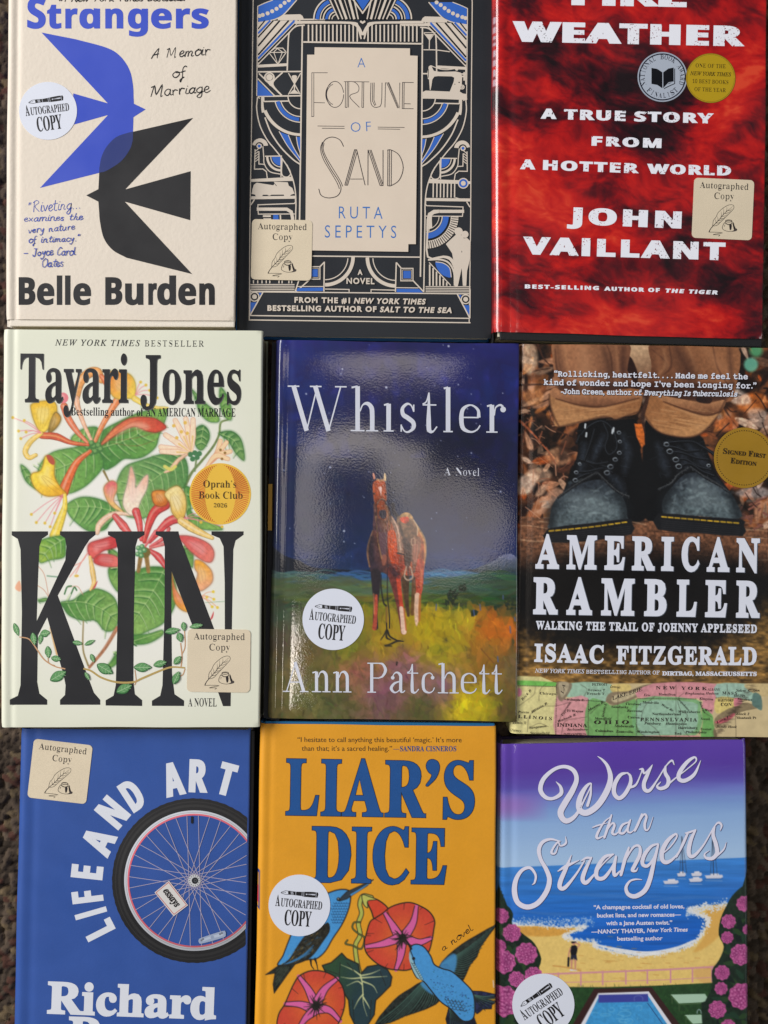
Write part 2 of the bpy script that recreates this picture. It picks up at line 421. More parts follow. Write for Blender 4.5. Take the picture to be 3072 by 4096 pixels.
# ---------------- a small pen-written alphabet (stroke skeletons, x-height 10) ----------------
HW = {
'a': (9, '8 8,5 10,1 7,0 3,2 0,5 1,8 7;8 10,7 3,8 0,10 1'), 'b': (9, '3 19,1 8,1 1,4 0,8 4,7 8,4 9,1 6'), 'c': (7, '7 8,4 10,0 6,1 1,4 0,8 2'),
'd': (9, '8 8,4 10,0 5,1 0,5 1,8 8,10 19;9 14,8 3,10 0'), 'e': (7, '0 4,5 6,6 9,3 10,0 6,1 1,4 0,8 3'), 'f': (6, '8 17,6 19,3 14,2 0,0 -8,-1 -9,-1 -5,4 -1;0 9,6 10'),
'g': (9, '8 8,5 10,1 7,0 3,3 0,7 3,8 10,7 -5,3 -9,0 -6,5 -1,10 2'), 'h': (9, '4 19,2 8,0 0;1 4,5 10,7 8,6 2,8 0,10 1'), 'i': (4, '2 10,1 2,3 0,5 1;3 14,3 13.4'),
'j': (5, '4 10,2 -6,-1 -8;4 14,4 13.4'), 'k': (8, '3 19,1 0;8 10,2 5,8 0'), 'l': (4, '3 19,1 3,3 0,5 1'), 'm': (14, '1 10,0 0;0 5,4 10,6 8,5 0;5 5,9 10,12 8,11 2,13 0,15 1'),
'n': (10, '1 10,0 0;0 5,4 10,7 8,6 2,8 0,10 1'), 'o': (8, '4 10,0 6,1 1,4 0,8 4,7 9,4 10,5 8,9 8'), 'p': (9, '2 10,0 -9;1 7,5 10,8 7,6 1,1 1'), 'q': (9, '8 8,4 10,0 5,2 0,7 3,8 10,6 -9'),
'r': (7, '1 10,1 0;1 5,4 10,8 9'), 's': (6, '6 9,3 10,1 7,5 4,4 0,0 1'), 't': (6, '4 17,2 3,4 0,6 1;0 11,8 12'), 'u': (10, '1 10,0 3,3 0,7 4,8 10;8 10,7 2,10 1'), 'v': (8, '0 10,3 0,8 10'),
'w': (12, '0 10,2 0,6 9,8 0,12 10'), 'x': (8, '0 10,7 0;8 10,0 0'), 'y': (9, '1 10,1 5,4 3,8 10;8 10,5 -5,1 -9,-1 -6'), 'z': (8, '0 10,7 10,0 0,8 0'),
'A': (14, '0 0,5 10,11 18,10 8,10 0;2 6,12 8'), 'M': (18, '0 0,4 17,7 3,14 18,13 0,15 0;0 15,4 17'), 'R': (12, '2 18,1 0;0 16,6 19,10 15,3 9,11 0'), 'J': (10, '2 18,10 18;7 18,6 2,2 -1,0 3'),
'C': (10, '10 15,6 18,1 10,2 1,6 0,10 3'), 'O': (11, '5 18,0 12,1 2,5 0,10 6,9 15,5 18'), 'N': (12, '0 0,2 17,9 0,12 18'), 'Y': (11, '0 18,4 9,10 18;4 9,2 0'), 'T': (11, '0 18,11 18;6 18,4 0'),
'B': (10, '2 18,1 0;1 17,8 16,7 11,2 9,8 8,8 2,1 0'), '#': (9, '4 16,2 2;8 16,6 2;1 11,9 11;0 6,8 6'), '1': (5, '1 14,3 17,2 0'), '2': (9, '1 14,4 17,8 13,0 0,8 0'),
'.': (4, '1 .8,1.6 .4'), '“': (6, '1 18,0 14;4 18,3 14'), '”': (6, '1 18,0 14;4 18,3 14'), '—': (12, '0 6,10 6'), '’': (3, '1 18,0 14'), ' ': (7, '')}
def hand(I, t, p0, p1, cap, col, w, sp=2.0, slant=.12, mono=True):
    x = 0; st = []; jr = np.random.default_rng(len(t) * 7 + int(p0[0])); wob = 0
    for ch in t:
        adv, d = HW[ch]; wob = jr.normal(0, .4); sc_ = jr.uniform(.9, 1.12); ln_ = jr.normal(0, .05)
        for s_ in d.split(';'):
            if not s_: continue
            q = np.array([[float(v) for v in c.split()] for c in s_.split(',')]); q = q * sc_ + jr.normal(0, .12, q.shape); q[:, 0] += x + q[:, 1] * ln_; q[:, 1] += wob; st.append(q)
        x += adv + sp
    x -= sp; p0 = np.array(p0, float); p1 = np.array(p1, float); L = np.hypot(*(p1 - p0)); u = (p1 - p0) / L; up = np.array([u[1], -u[0]])
    k = L / x; ky = cap / 18
    for q in st:
        X = q[:, 0] * k + q[:, 1] * ky * slant; Y = q[:, 1] * ky
        r = p0 + X[:, None] * u + Y[:, None] * up
        I.line(r, w * jr.uniform(.65, 1.35, 4), col, sm=4, cap=1)
def letters(I, spec, b0, b1, cap, st, col, kx=0, ky=0, shadow=None, xh=None, dy=None):
    """letters placed one by one: spec = [(char, x0, x1)]; the baseline runs b0 -> b1"""
    (X0, Y0), (X1, Y1) = b0, b1
    for ch, a, b in spec:
        f = lambda x: Y0 + (Y1 - Y0) * (x - X0) / (X1 - X0)
        dot_ = ch == 'ı'
        I.text('i' if dot_ else ch, (a, f(a) - (cap * .62 if ch == '’' else 0)), (b, f(b) - (cap * .62 if ch == '’' else 0)), cap if ch != '’' else cap * .95, st, col, kx, ky, shadow=shadow, nodot=dot_)
def spline_w(c, P_, col, sm=6):
    p = np.array(P_, float); return p[:, :2], p[:, 2]
def brush(I, pts, col):
    p = np.array(pts, float); q = cat(p, 6); d = q[:, :2]; I.sep = True; I.line(d, q[:, 2] * .88, col, sm=0, cap=1); I.sep = False

def inside(p, x, y):
    p = np.asarray(p, float); c = False
    for (xa, ya), (xb, yb) in zip(p, np.roll(p, -1, 0)):
        if (ya > y) != (yb > y) and x < (xb - xa) * (y - ya) / (yb - ya) + xa: c = not c
    return c
def didone(I, spec, b0, b1, cap, xh, st, hr, col):
    """light high-contrast roman letters built from stems, hairlines and bowls; spec = [(char, x0, x1)]"""
    (X0, Y0), (X1, Y1) = b0, b1
    for ch, a, b in spec:
        sl = (Y1 - Y0) / (X1 - X0); w = b - a
        T = lambda x, y: (a + x * w, Y0 + sl * (a + x * w - X0) - y)       # x in 0..1 across the letter, y up in px
        def L(pts, wd, sm=0, cp=0): I.sep = True; I.line([T(*p) for p in pts], wd, col, sm=sm, cap=cp); I.sep = False
        def stem(x, y0, y1): L([(x, y0), (x, y1)], st)
        def serif(x, y, r, up=0): L([(x - r, y - hr / 2 if up else y + hr / 2), (x + r, y - hr / 2 if up else y + hr / 2)], hr)
        h2 = hr * .8; e = st / 2 / w; r = st * 1.05 / w
        if ch == 'W':
            L([(.09, cap), (.315, 0)], st); L([(.315, 0), (.5, cap)], hr); L([(.46, cap), (.69, 0)], st); L([(.69, 0), (.90, cap)], hr); serif(.09, cap, .10, 1); serif(.47, cap, .10, 1); serif(.90, cap, .10, 1)
        elif ch == 'A':
            L([(.13, 0), (.50, cap)], hr); L([(.47, cap), (.82, 0)], st); L([(.25, cap * .33), (.70, cap * .33)], hr); serif(.12, 0, .13); serif(.83, 0, .17)
        elif ch == 'P':
            stem(.24, 0, cap); serif(.24, 0, .22); L([(.02, cap - hr / 2), (.6, cap - hr / 2)], hr)
            L([(.6, cap - hr / 2), (.8, cap * .95), (.94, cap * .76), (.80, cap * .56), (.6, cap * .49)], [hr, st * .7, st, st * .7, hr], 6); L([(.24, cap * .49), (.62, cap * .49)], hr)
        elif ch in 'hn':
            x = .26; stem(x, 0, cap * 1.0 if ch == 'h' else xh); serif(x, 0, .25); L([(x - .22, (cap if ch == 'h' else xh) - hr), (x, (cap if ch == 'h' else xh))], hr * 1.3)
            L([(x + e, xh * .72), (.45, xh * .95), (.62, xh), (.76, xh * .86), (.79, xh * .6), (.79, 0)], [hr, hr, st * .8, st, st, st], 5); serif(.79, 0, .22)
        elif ch in 'ıl':
            t = xh if ch == 'ı' else cap; stem(.52, 0, t); serif(.52, 0, .46); L([(.1, t - hr), (.52, t)], hr * 1.3)
        elif ch == 's':
            L([(.86, xh * .72), (.86, xh * .98)], hr); L([(.86, xh * .74), (.7, xh * .95), (.45, xh), (.18, xh * .84), (.22, xh * .62), (.5, xh * .50), (.82, xh * .34), (.84, xh * .14), (.55, 0), (.3, 4), (.1, xh * .22)], [hr, hr, st * .6, st * .8, st, st, st * .9, st * .5, hr, hr], 5); L([(.1, xh * .26), (.1, 0)], hr)
        elif ch == 't':
            L([(.46, xh * 1.42), (.44, xh * .25), (.52, xh * .02 + 3), (.72, 4), (.96, xh * .2)], [hr, st, st, st * .7, hr, hr], 5); L([(.06, xh - hr / 2), (.92, xh - hr / 2)], hr); L([(.46, xh * 1.42), (.3, xh * 1.1), (.06, xh)], hr, 4)
        elif ch == 'e':
            L([(.10, xh * .54), (.90, xh * .54)], hr); L([(.90, xh * .54), (.86, xh * .82), (.54, xh - 2), (.2, xh * .84), (.12, xh * .5), (.2, xh * .15), (.54, 3), (.82, xh * .1), (.96, xh * .26)], [st * .8, st * .6, hr, st * .8, st, st * .9, hr * 1.4, hr, hr], 5)
        elif ch == 'c':
            L([(.84, xh * .80), (.74, xh * .94), (.52, xh - 2), (.2, xh * .84), (.12, xh * .5), (.2, xh * .15), (.54, 3), (.82, xh * .1), (.96, xh * .28)], [hr, hr, hr, st * .8, st, st * .9, hr * 1.4, hr, hr], 5); I.circ(*T(.82, xh * .76), st * .6, col, n=14)
        elif ch == 'a':
            L([(.16, xh * .74), (.3, xh * .94), (.5, xh), (.7, xh * .86), (.72, xh * .6), (.72, xh * .14), (.84, 3), (1.0, xh * .12)], [hr, hr, st * .6, st, st, st, hr, hr], 5); I.circ(*T(.2, xh * .74), st * .6, col, n=14); L([(.72, xh * .58), (.3, xh * .46), (.1, xh * .22), (.28, 4), (.5, 6), (.72, xh * .22)], [hr, st * .7, st, st * .6, hr, hr], 5)
        elif ch == 'r':
            stem(.3, 0, xh); serif(.3, 0, .3); L([(.04, xh - hr), (.3, xh)], hr * 1.3); L([(.3 + e, xh * .62), (.5, xh * .9), (.74, xh), (.9, xh * .93)], [hr, hr, hr * 1.5, st * .5], 5); I.circ(*T(.9, xh * .84), st * .62, col, n=14)
# ---------------- carpet ----------------
def carpet():
    st = .0011; x = np.arange(-.46, .46, st); y = np.arange(-.56, .56, st); X, Y = np.meshgrid(x, y)
    n = .0046; gx = X / n; gy = Y / n
    r = np.random.default_rng(3); J = r.random((300, 300, 3)); best = np.full(X.shape, 9.); idv = np.zeros(X.shape); an = np.zeros(X.shape)
    i0 = np.floor(gx).astype(int); j0 = np.floor(gy).astype(int)
    for di in (-1, 0, 1):
        for dj in (-1, 0, 1):
            a = (i0 + di) % 300; b = (j0 + dj) % 300
            dx = gx - (i0 + di + .5 + .75 * (J[b, a, 0] - .5)); dy = gy - (j0 + dj + .5 + .75 * (J[b, a, 1] - .5))
            th = J[b, a, 2] * 3.14; ex = dx * np.cos(th) + dy * np.sin(th); ey = -dx * np.sin(th) + dy * np.cos(th)
            d = np.hypot(ex * .85, ey * 1.35); m = d < best; best[m] = d[m]; idv = np.where(m, J[b, a, 2], idv); an = np.where(m, ex + ey * .6, an)
    Z = .0004 + .0038 * np.clip(1 - best ** 2 * 1.5, 0, 1) ** .6 * (.75 + .35 * idv) + .0005 * np.sin(an * 20) * 1.5 * np.clip(1 - best, 0, 1)
    Z = np.minimum(Z + .0006 * fbm(X * 60, Y * 60, 2, 4), .0044)
    t = (.5 + .5 * idv) * (.85 + .3 * fbm(X * 900, Y * 900, 2, 8))
    C = np.stack([122 * t, 104 * t, 88 * t - 8 * (idv > .7)], -1) * .94; C[idv > .86] *= (.75, .6, .66)
    V = np.stack([X, Y, Z], -1).reshape(-1, 3); nc = len(x); a = (np.arange(len(y) - 1)[:, None] * nc + np.arange(nc - 1)[None, :])
    F = np.stack([a, a + 1, a + nc + 1, a + nc], -1).reshape(-1, 4)
    o = mesh('carpet', V, F, material('carpet_pile', None, .95, .1, bump=.8, bscale=2500, fleck=.25), None, C.reshape(-1, 3), smooth=True)
    o['kind'] = 'structure'
carpet()

# ---------------- shared inks and stickers ----------------
INK = material('printed_ink', None, .42, .4, vary=.02)
INKG = material('glossy_ink', None, .25, .5)
M_round = material('sticker_paper', (226, 229, 241), .45, .4, vary=.01)
M_square = material('speckled_sticker_paper', (229, 212, 184), .6, .3, vary=.03, fleck=.13, bump=.2)
def decal(name, outline, zt, mat, parent, th=2.4e-4, label=None):
    """thin die-cut sticker with its own thickness"""
    p = np.asarray(outline, float); V = []; n = len(p)
    for z, sh in ((zt + 2e-5, 0), (zt + th, .25)):
        c = p.mean(0); q = c + (p - c) * (1 - sh / np.hypot(*(p - c).T)[:, None]); k = PX * (CZ - z) / (CZ - ZT)
        V.append(np.stack([(q[:, 0] - 1536) * k, (2048 - q[:, 1]) * k, np.full(n, z)], 1))
    A = np.sum(p[:, 0] * np.roll(p[:, 1], -1) - np.roll(p[:, 0], -1) * p[:, 1])
    F = [list(range(n, 2 * n))[::(1 if A < 0 else -1)]]
    F += [[i, (i + 1) % n, n + (i + 1) % n, n + i][::(1 if A < 0 else -1)] for i in range(n)]
    return mesh(name, np.vstack(V), F, mat, parent, None, label)
def round_sticker(root, zt, cx, cy, r, ang):
    k = r / 680.; d = decal('round_sticker', circ(cx, cy, r, 72), zt, M_round, root)
    I = Ink(zt + 2.6e-4); I.f(cx - 845 * k, cy - 815 * k, k); I.r = (cx, cy, ang - 5.6)
    K = (34, 32, 34); Wt = (214, 217, 230)
    I.text('A', (315, 820), (412, 826), 240, 'serifb', K, 2)
    I.text('UTOGRAPHED', (430, 826), (1338, 918), 178, 'serifb', K, 1, .5)
    I.text('COPY', (505, 1240), (1090, 1290), 335, 'serifb', K, 3, 1)
    I.emit('sticker_lettering', d, INK)
    I = Ink(zt + 2.6e-4); I.f(cx - 845 * k, cy - 815 * k, k); I.r = (cx, cy, ang - 5.6)
    I.poly([(600, 490), (640, 492), (700, 502), (780, 512), (900, 516), (1010, 516), (1130, 520), (1255, 535), (1268, 575), (1245, 650), (1100, 640), (940, 625), (900, 610), (780, 592), (690, 582), (600, 575)], K)
    I.line([(598, 495), (540, 488), (450, 520), (445, 535), (530, 566), (598, 572)], 11, K, sm=0)
    I.line([(450, 527), (545, 526)], 7, K); I.circ(545, 526, 8, K)
    for x in (665, 685, 705): I.line([(x - 4, 508), (x + 8, 574)], 9, Wt)
    for x in (772, 908, 948, 1218): I.line([(x, 506 + (x - 700) * .03), (x - 5, 595 + (x - 700) * .12)], 8, Wt)
    I.line([(1000, 572), (1100, 580), (1185, 590), (1185, 575), (1100, 572), (1000, 570)], 12, Wt); I.circ(1005, 572, 14, Wt)
    I.emit('pen_emblem', d, INK)
def square_sticker(root, zt, cx, cy, side, ang):
    k = side / 1256.; K = (40, 34, 34)
    d = decal('square_sticker', rot(rrect(cx - side / 2, cy - side / 2, cx + side / 2, cy + side / 2, side * .07), cx, cy, ang), zt, M_square, root)
    def mk():
        I = Ink(zt + 2.6e-4); I.f(cx - 787 * k, cy - 808 * k, k); I.r = (cx, cy, ang - 2.5); return I
    I = mk()
    I.text('Autographed', (300, 365), (1320, 410), 128, 'serifb', K, -4.5, 1.5)
    I.text('Copy', (600, 596), (1020, 610), 130, 'serifb', K, -5.5, 1.5)
    I.emit('sticker_lettering', d, INK)
    I = mk()
    I.line([(495, 1288), (530, 1222), (600, 1142), (700, 1040), (800, 920), (900, 830), (985, 755)], [20, 15, 14, 10, 9, 6, 4], K)
    I.line([(570, 1170), (588, 1050), (640, 980), (690, 880), (790, 790), (880, 735), (960, 718), (1010, 740), (1010, 800), (950, 870), (870, 950), (790, 1030), (720, 1100), (680, 1138), (600, 1165)], 9, K)
    for (a, b) in (((640, 1100), (622, 1010)), ((680, 1060), (672, 960)), ((740, 990), (752, 860)), ((790, 930), (800, 800)), ((850, 870), (870, 760)), ((690, 1050), (790, 1000)), ((760, 960), (880, 920)), ((820, 900), (950, 850)), ((650, 1100), (730, 1070)), ((880, 840), (980, 800)), ((720, 1010), (830, 980))):
        m = ((a[0] + b[0]) / 2 + 8, (a[1] + b[1]) / 2 + 14); I.line([a, m, b], [12, 7, 2], K)
    I.line([(490, 1290), (640, 1292), (780, 1306), (640, 1328), (588, 1344), (700, 1346), (722, 1356), (690, 1376)], 9, K, sm=3)
    I.line([(825, 1085), (795, 1130), (775, 1215), (850, 1265), (960, 1275), (1045, 1232), (1020, 1150), (1005, 1095), (975, 1080)], 9, K)
    I.line(arc(907, 1058, 66, 0, 360, 30, 22), 13, K, sm=0); I.line([(842, 1060), (845, 1100), (900, 1125), (965, 1110), (975, 1060)], 9, K)
    I.line([(815, 1095), (900, 1138), (1010, 1105)], 7, K)
    I.poly([(920, 1135), (965, 1135), (968, 1190), (955, 1240), (930, 1240)], K, 3); I.poly([(990, 1120), (1010, 1110), (1040, 1220), (1015, 1235)], K, 3)
    I.poly([(1045, 1215), (1080, 1225), (1070, 1262), (980, 1280), (1000, 1262)], (70, 62, 60), 3)
    I.line([(825, 1135), (812, 1180)], [10, 3], K); I.line([(860, 1045), (950, 1045)], 12, K)
    I.emit('quill_emblem', d, INK)

# ================= cream memoir with two birds =================
def book_birds():
    zt = .030; K = (40, 39, 41); B = (62, 84, 196)
    brd = material('cream_cloth_board', (236, 226, 212), .8, .2, bump=.5, bscale=1200)
    root, jk = book('cream hardback with a blue bird and a black bird, ivory jacket', [(29, -260), (949, -260), (940, 1281), (17, 1278)], zt,
        mat=material('laid_jacket_paper', None, .62, .3, bump=.75, bscale=420, vary=.012), canvas=cream_canvas(), step=5, rl=22, hinge=.8, board=brd, board_in=(3, 3, 3, -26), page_in=(22, 14, 14, -14), wall=(60, 90, 180))
    z = zt + 6e-5
    I = Ink(z); I.f(0, 0, .6101)
    Bt = (64, 86, 200)
    def LT(ch, x0, x1, y, cap, col, k=6, clip=0): I.text(ch, (x0 + k + 2, y), (x1 - k - 2, y), cap, 'sansb', col, k + 2, 4, clip=clip)
    LT('S', 178, 300, 183, 196, Bt, 5)
    for ch, x0, x1 in (('t', 308, 402), ('r', 428, 508), ('d', 520, 656), ('n', 690, 808), ('g', 838, 970), ('e', 990, 1126), ('r', 1153, 1246), ('s', 1256, 1368)): LT(ch, x0, x1, 183, 160, Bt, 4, .545 if ch == 'd' else 0)
    I.emit('title_lettering', jk, INK)
    I = Ink(z); I.f(0, 0, .6101)
    for ch, x0, x1 in (('B', 122, 232), ('e', 242, 356), ('l', 372, 408), ('l', 426, 462), ('e', 480, 597), ('B', 690, 802), ('u', 820, 940), ('r', 972, 1028), ('d', 1030, 1154), ('e', 1168, 1286), ('n', 1306, 1408)): LT(ch, x0, x1, 1995, 174, K, 4)
    I.emit('author_lettering', jk, INK)
    I = Ink(z); I.f(0, 0, .6101)
    I.poly([(272, 213)] + list(cat([(500, 258), (700, 313), (790, 370), (850, 460), (872, 560), (876, 640), (878, 680)], 5)) + [(955, 717), (875, 768)] +
           list(cat([(872, 860), (850, 960), (790, 1060), (700, 1118), (640, 1136)], 5)) + [(262, 1232), (708, 754), (480, 818), (480, 612), (706, 677)], B)
    I.emit('blue_bird', jk, INK)
    I = Ink(z + 3e-5); I.f(0, 0, .6101)
    I.poly([(1266, 773), (820, 1242), (1250, 1122), (1247, 1444), (818, 1322), (1260, 1797)] +
           list(cat([(830, 1690), (740, 1640), (680, 1560), (655, 1450), (650, 1390), (645, 1322)], 5)) + [(565, 1281), (645, 1240)] +
           list(cat([(652, 1100), (665, 1030), (700, 960), (760, 900), (830, 873), (880, 862)], 5)), K)
    I.emit('black_bird', jk, INK)
    I = Ink(z + 6e-5); I.f(0, 0, .6101)
    I.poly(list(cat([(872, 862), (868, 930), (845, 990), (790, 1060), (700, 1118), (652, 1132)], 5)) + list(cat([(654, 1090), (665, 1030), (700, 960), (760, 900), (830, 873), (872, 863)], 5)), (50, 62, 122))
    I.emit('bird_overlap', jk, INK)
    I = Ink(z); I.f(0, 0, .6101)
    hand(I, '#1 New York Times Bestseller', (385, 10), (1225, 4), 34, K, 6.5)
    I.emit('bestseller_handwriting', jk, INK); I = Ink(z); I.f(0, 0, .6101)
    hand(I, 'A Memoir', (992, 384), (1372, 360), 66, K, 6.5); hand(I, 'of', (1135, 512), (1215, 498), 60, K, 6.5)
    hand(I, 'Marriage', (990, 632), (1372, 604), 66, K, 6.5)
    I.emit('subtitle_handwriting', jk, INK)
    I = Ink(z); I.f(0, 0, .6101); Bb = (62, 84, 178)
    hand(I, '“Riveting...', (190, 1392), (530, 1366), 66, Bb, 5); hand(I, 'examines the', (160, 1452), (540, 1440), 42, Bb, 5)
    hand(I, 'very nature', (186, 1528), (488, 1506), 42, Bb, 5); hand(I, 'of intimacy.”', (190, 1592), (526, 1580), 42, Bb, 5)
    hand(I, '— Joyce Carol', (155, 1678), (492, 1670), 50, Bb, 5); hand(I, 'Oates', (275, 1752), (412, 1746), 50, Bb, 5)
    I.emit('quote_handwriting', jk, INK)
    round_sticker(root, zt, 192, 443.5, 116, -7)
def cream_canvas():
    c = Canvas(0, -300, 980, 1300, 5, (232, 219, 203)); return c
# ================= romance with beach painting and brush script =================
def book_beach():
    zt = .028; Wt = (232, 228, 244)
    c = Canvas(1960, 2930, 3020, 4400, 2.7, (90, 60, 160)); c.f(1940, 2900, .6823); X, Y = c.fx(); r = np.random.default_rng(4)
    Y2 = Y + (X - 800) * .05 + 26 * (fbm(X / 300, Y / 30, 3, 5) - .5)
    c.a = np.stack([np.interp(Y2, [80, 250, 330, 400, 480, 560, 780], [p[k] for p in ((98, 62, 176), (92, 62, 166), (96, 80, 176), (118, 128, 206), (130, 162, 218), (148, 182, 228), (172, 202, 236))]) for k in range(3)], -1)
    bl = np.clip(1 - ((X - 120) / 260) ** 2, 0, 1) * np.clip(1 - ((Y - 480) / 90) ** 2, 0, 1); c.a += (np.array([166, 96, 180]) - c.a) * (.6 * bl)[..., None]
    hz = 838 - (X - 70) * .042; sea = sstep(-3, 3, Y - hz)[..., None]; d = np.clip((Y - hz) / 400, 0, 1)[..., None]; s0 = np.array([64, 134, 212]) * (1 - d) + np.array([28, 100, 196]) * d
    s0 = s0 * (.86 + .3 * fbm(X / 260, Y / 16, 4, 15))[..., None]; c.a = c.a * (1 - sea) + s0 * sea
    for q in ([(900, 1040), (1200, 1010), (1500, 1020)], [(200, 1090), (420, 1110), (600, 1100)], [(300, 980), (700, 1000), (1100, 1010)]): c.line(q, [4, 22, 4], (80, 130, 196), .35, soft=8)
    beach = [(100, 1168), (300, 1178), (470, 1188), (580, 1185), (560, 1200), (470, 1235), (520, 1262), (640, 1276), (650, 1305), (760, 1330), (880, 1352), (1000, 1348), (1120, 1322), (1210, 1290), (1262, 1240), (1302, 1170), (1300, 1135), (1240, 1110), (1200, 1082), (1300, 1060), (1420, 1048), (1560, 1050), (1560, 1560), (60, 1560), (60, 1200)]
    c.poly(beach, (240, 204, 118), 4, tex=.05); Bq = cat(beach[:20], 10)
    c.poly([(150, 1180), (420, 1186), (520, 1196), (430, 1235), (250, 1238), (180, 1220)], (222, 156, 62), 12, .8, sm=3, tex=.1); c.poly([(1300, 1080), (1420, 1060), (1400, 1200), (1300, 1300), (1220, 1330), (1290, 1230)], (222, 160, 70), 14, .6, sm=3); c.poly([(1220, 1440), (1420, 1400), (1400, 1540), (1300, 1530)], (218, 160, 96), 16, .5, sm=3)
    for k in range(1500):
        p = Bq[r.integers(len(Bq))] + r.normal(0, (9, 7)) + (0, -4); c.dot(p[0] - 1940 * 0, p[1], r.uniform(1.5, 6), (238, 236, 234), r.uniform(.4, .95))
    for k in range(420): x = r.uniform(150, 640); y = 1166 + r.normal(-14, 14) + (x < 400) * 2; c.dot(x, y, r.uniform(1.5, 4), (200, 216, 236), .7)
    for k in range(300): x = r.uniform(1180, 1420); y = 1050 + (1420 - x) * .22 + r.normal(0, 14); c.dot(x, y, r.uniform(1.5, 5), (226, 230, 236), .8)
    c.line([(660, 1290), (780, 1318), (900, 1338), (1010, 1334), (1130, 1306), (1230, 1262)], [10, 26, 22, 10], (244, 242, 240), .95, tex=.04)
    for k in range(60): x, y = r.normal(900, 260), r.normal(1395, 50); c.line([(x, y), (x + 26, y + 2)], r.uniform(3, 8), (204, 146, 74), .4)
    c.line([(60, 1532), (700, 1536), (1340, 1515)], 4, (220, 180, 110)); c.poly([(60, 1534), (700, 1537), (1000, 1528), (1560, 1500), (1560, 2400), (60, 2400)], (36, 70, 34), 3, tex=.2)
    for k in range(500): x = r.uniform(300, 1500); y = r.uniform(1530, 1753); c.line([(x, y), (x + r.uniform(-5, 5), y - 16)], 2.5, ((60, 100, 50), (26, 54, 28))[k % 2], .6)
    Pf = (220, 150, 160)
    for p in ([(330, 1462), (700, 1448), (1060, 1434), (1340, 1418)], [(330, 1512), (700, 1504), (1060, 1494), (1330, 1480)]): c.line(p, 10 if p[0][1] < 1500 else 4, Pf, sm=0)
    for x in (430, 562, 690, 826, 952, 1088, 1216, 1330): c.line([(x, 1455 - (x - 400) * .035), (x, 1530 - (x - 400) * .03)], 9, Pf)
    c.poly([(640, 1546), (978, 1538), (1160, 1780), (1300, 2300), (300, 2300), (500, 1780)], (58, 32, 30), 2); c.poly([(664, 1572), (960, 1562), (1112, 1780), (1240, 2300), (360, 2300), (548, 1780)], (232, 232, 240), 2)
    c.poly([(672, 1584), (950, 1578), (1085, 1780), (1190, 2300), (400, 2300), (575, 1780)], (66, 156, 216), 2, tex=.1); c.poly([(666, 1582), (955, 1576), (958, 1622), (665, 1628)], (64, 70, 160), 2)
    for k in range(12): x, y = r.uniform(640, 960), r.uniform(1650, 1740); c.line(arc(x, y, r.uniform(14, 40), r.uniform(0, 360), r.uniform(200, 560), 10, r.uniform(6, 16)), 4, (110, 190, 232), .7)
    c.line([(953, 1630), (1060, 1780)], 4, (40, 70, 120)); c.line(arc(900, 1606, 26, 150, 380, 10, 20), 4, (110, 120, 190), .8)
    for x0, y0, w in ((1100, 1580, 210), (1182, 1700, 180)):
        c.poly([(x0 - 12, y0), (x0 + w - 20, y0 - 4), (x0 + w + 10, y0 + 44), (x0 + 36, y0 + 52)], (176, 208, 180), 2); c.line([(x0 - 12, y0 + 4), (x0 + 36, y0 + 58), (x0 + w + 10, y0 + 50)], 7, (70, 100, 60), sm=0)
        for a, b in ((x0 - 4, y0 + 10), (x0 + 38, y0 + 58), (x0 + w - 4, y0 + 50)): c.line([(a, b), (a, b + 38)], 7, (60, 86, 50))
    c.line(arc(1255, 1690, 12, 180, 360, 8, 22), 4, (180, 200, 210))
    # boats
    for x, y, s_ in ((1090, 920, 46), (1152, 876, 26), (1240, 875, 32), (1235, 908, 40), (1342, 888, 54)):
        c.poly([(x - s_, y - 6), (x + s_ * .9, y - 10), (x + s_, y + 2), (x + s_ * .7, y + 12), (x - s_ * .8, y + 12)], (222, 220, 232), 2); c.poly([(x - s_ * .4, y - 16), (x + s_ * .5, y - 18), (x + s_ * .6, y - 6), (x - s_ * .4, y - 4)], (232, 230, 240), 2); c.line([(x - s_, y + 14), (x + s_, y + 12)], 3, (70, 90, 130), .8); c.line([(x - s_ * .9, y + 24), (x + s_ * .9, y + 26)], 4, (170, 190, 220), .6)
    for x, y0, y1 in ((1160, 655, 868), (1340, 640, 878)):
        c.line([(x - 6, y0), (x, y1)], 4, (40, 50, 70)); c.line([(x - 6, y0), (x - 18, y1)], 2.5, (50, 60, 80), .9); c.line([(x - 6, y0), (x + 22, y1)], 2.5, (50, 60, 80), .9); c.line([(x - 20, y0 + 150), (x + 16, y0 + 150)], 2.5, (50, 60, 80))
    c.line([(1380, 250), (1440, 240)], 2, (120, 110, 180), .5)
    # bather
    c.poly([(498, 1312), (508, 1294), (528, 1290), (544, 1302), (540, 1330), (534, 1350), (504, 1350)], (20, 20, 26), 2); c.poly([(504, 1348), (536, 1348), (541, 1380), (526, 1382), (520, 1366), (514, 1380), (500, 1378)], (34, 38, 58), 2)
    for x in (508, 530): c.line([(x, 1380), (x - 1, 1428)], [13, 9], (214, 150, 124)); c.line([(x - 5, 1436), (x + 6, 1436)], 12, (236, 230, 230))
    c.dot(520, 1281, 10, (210, 150, 124)); c.line([(510, 1274), (531, 1274)], 10, (26, 26, 32)); c.line([(542, 1304), (556, 1288), (530, 1277)], 7, (214, 150, 124), sm=0); c.line([(500, 1310), (492, 1340), (490, 1370)], 8, (210, 146, 120)); c.line([(490, 1366), (488, 1412)], 12, (22, 22, 28)); c.line([(400, 1412), (470, 1420), (560, 1440)], 9, (206, 140, 70), .6)
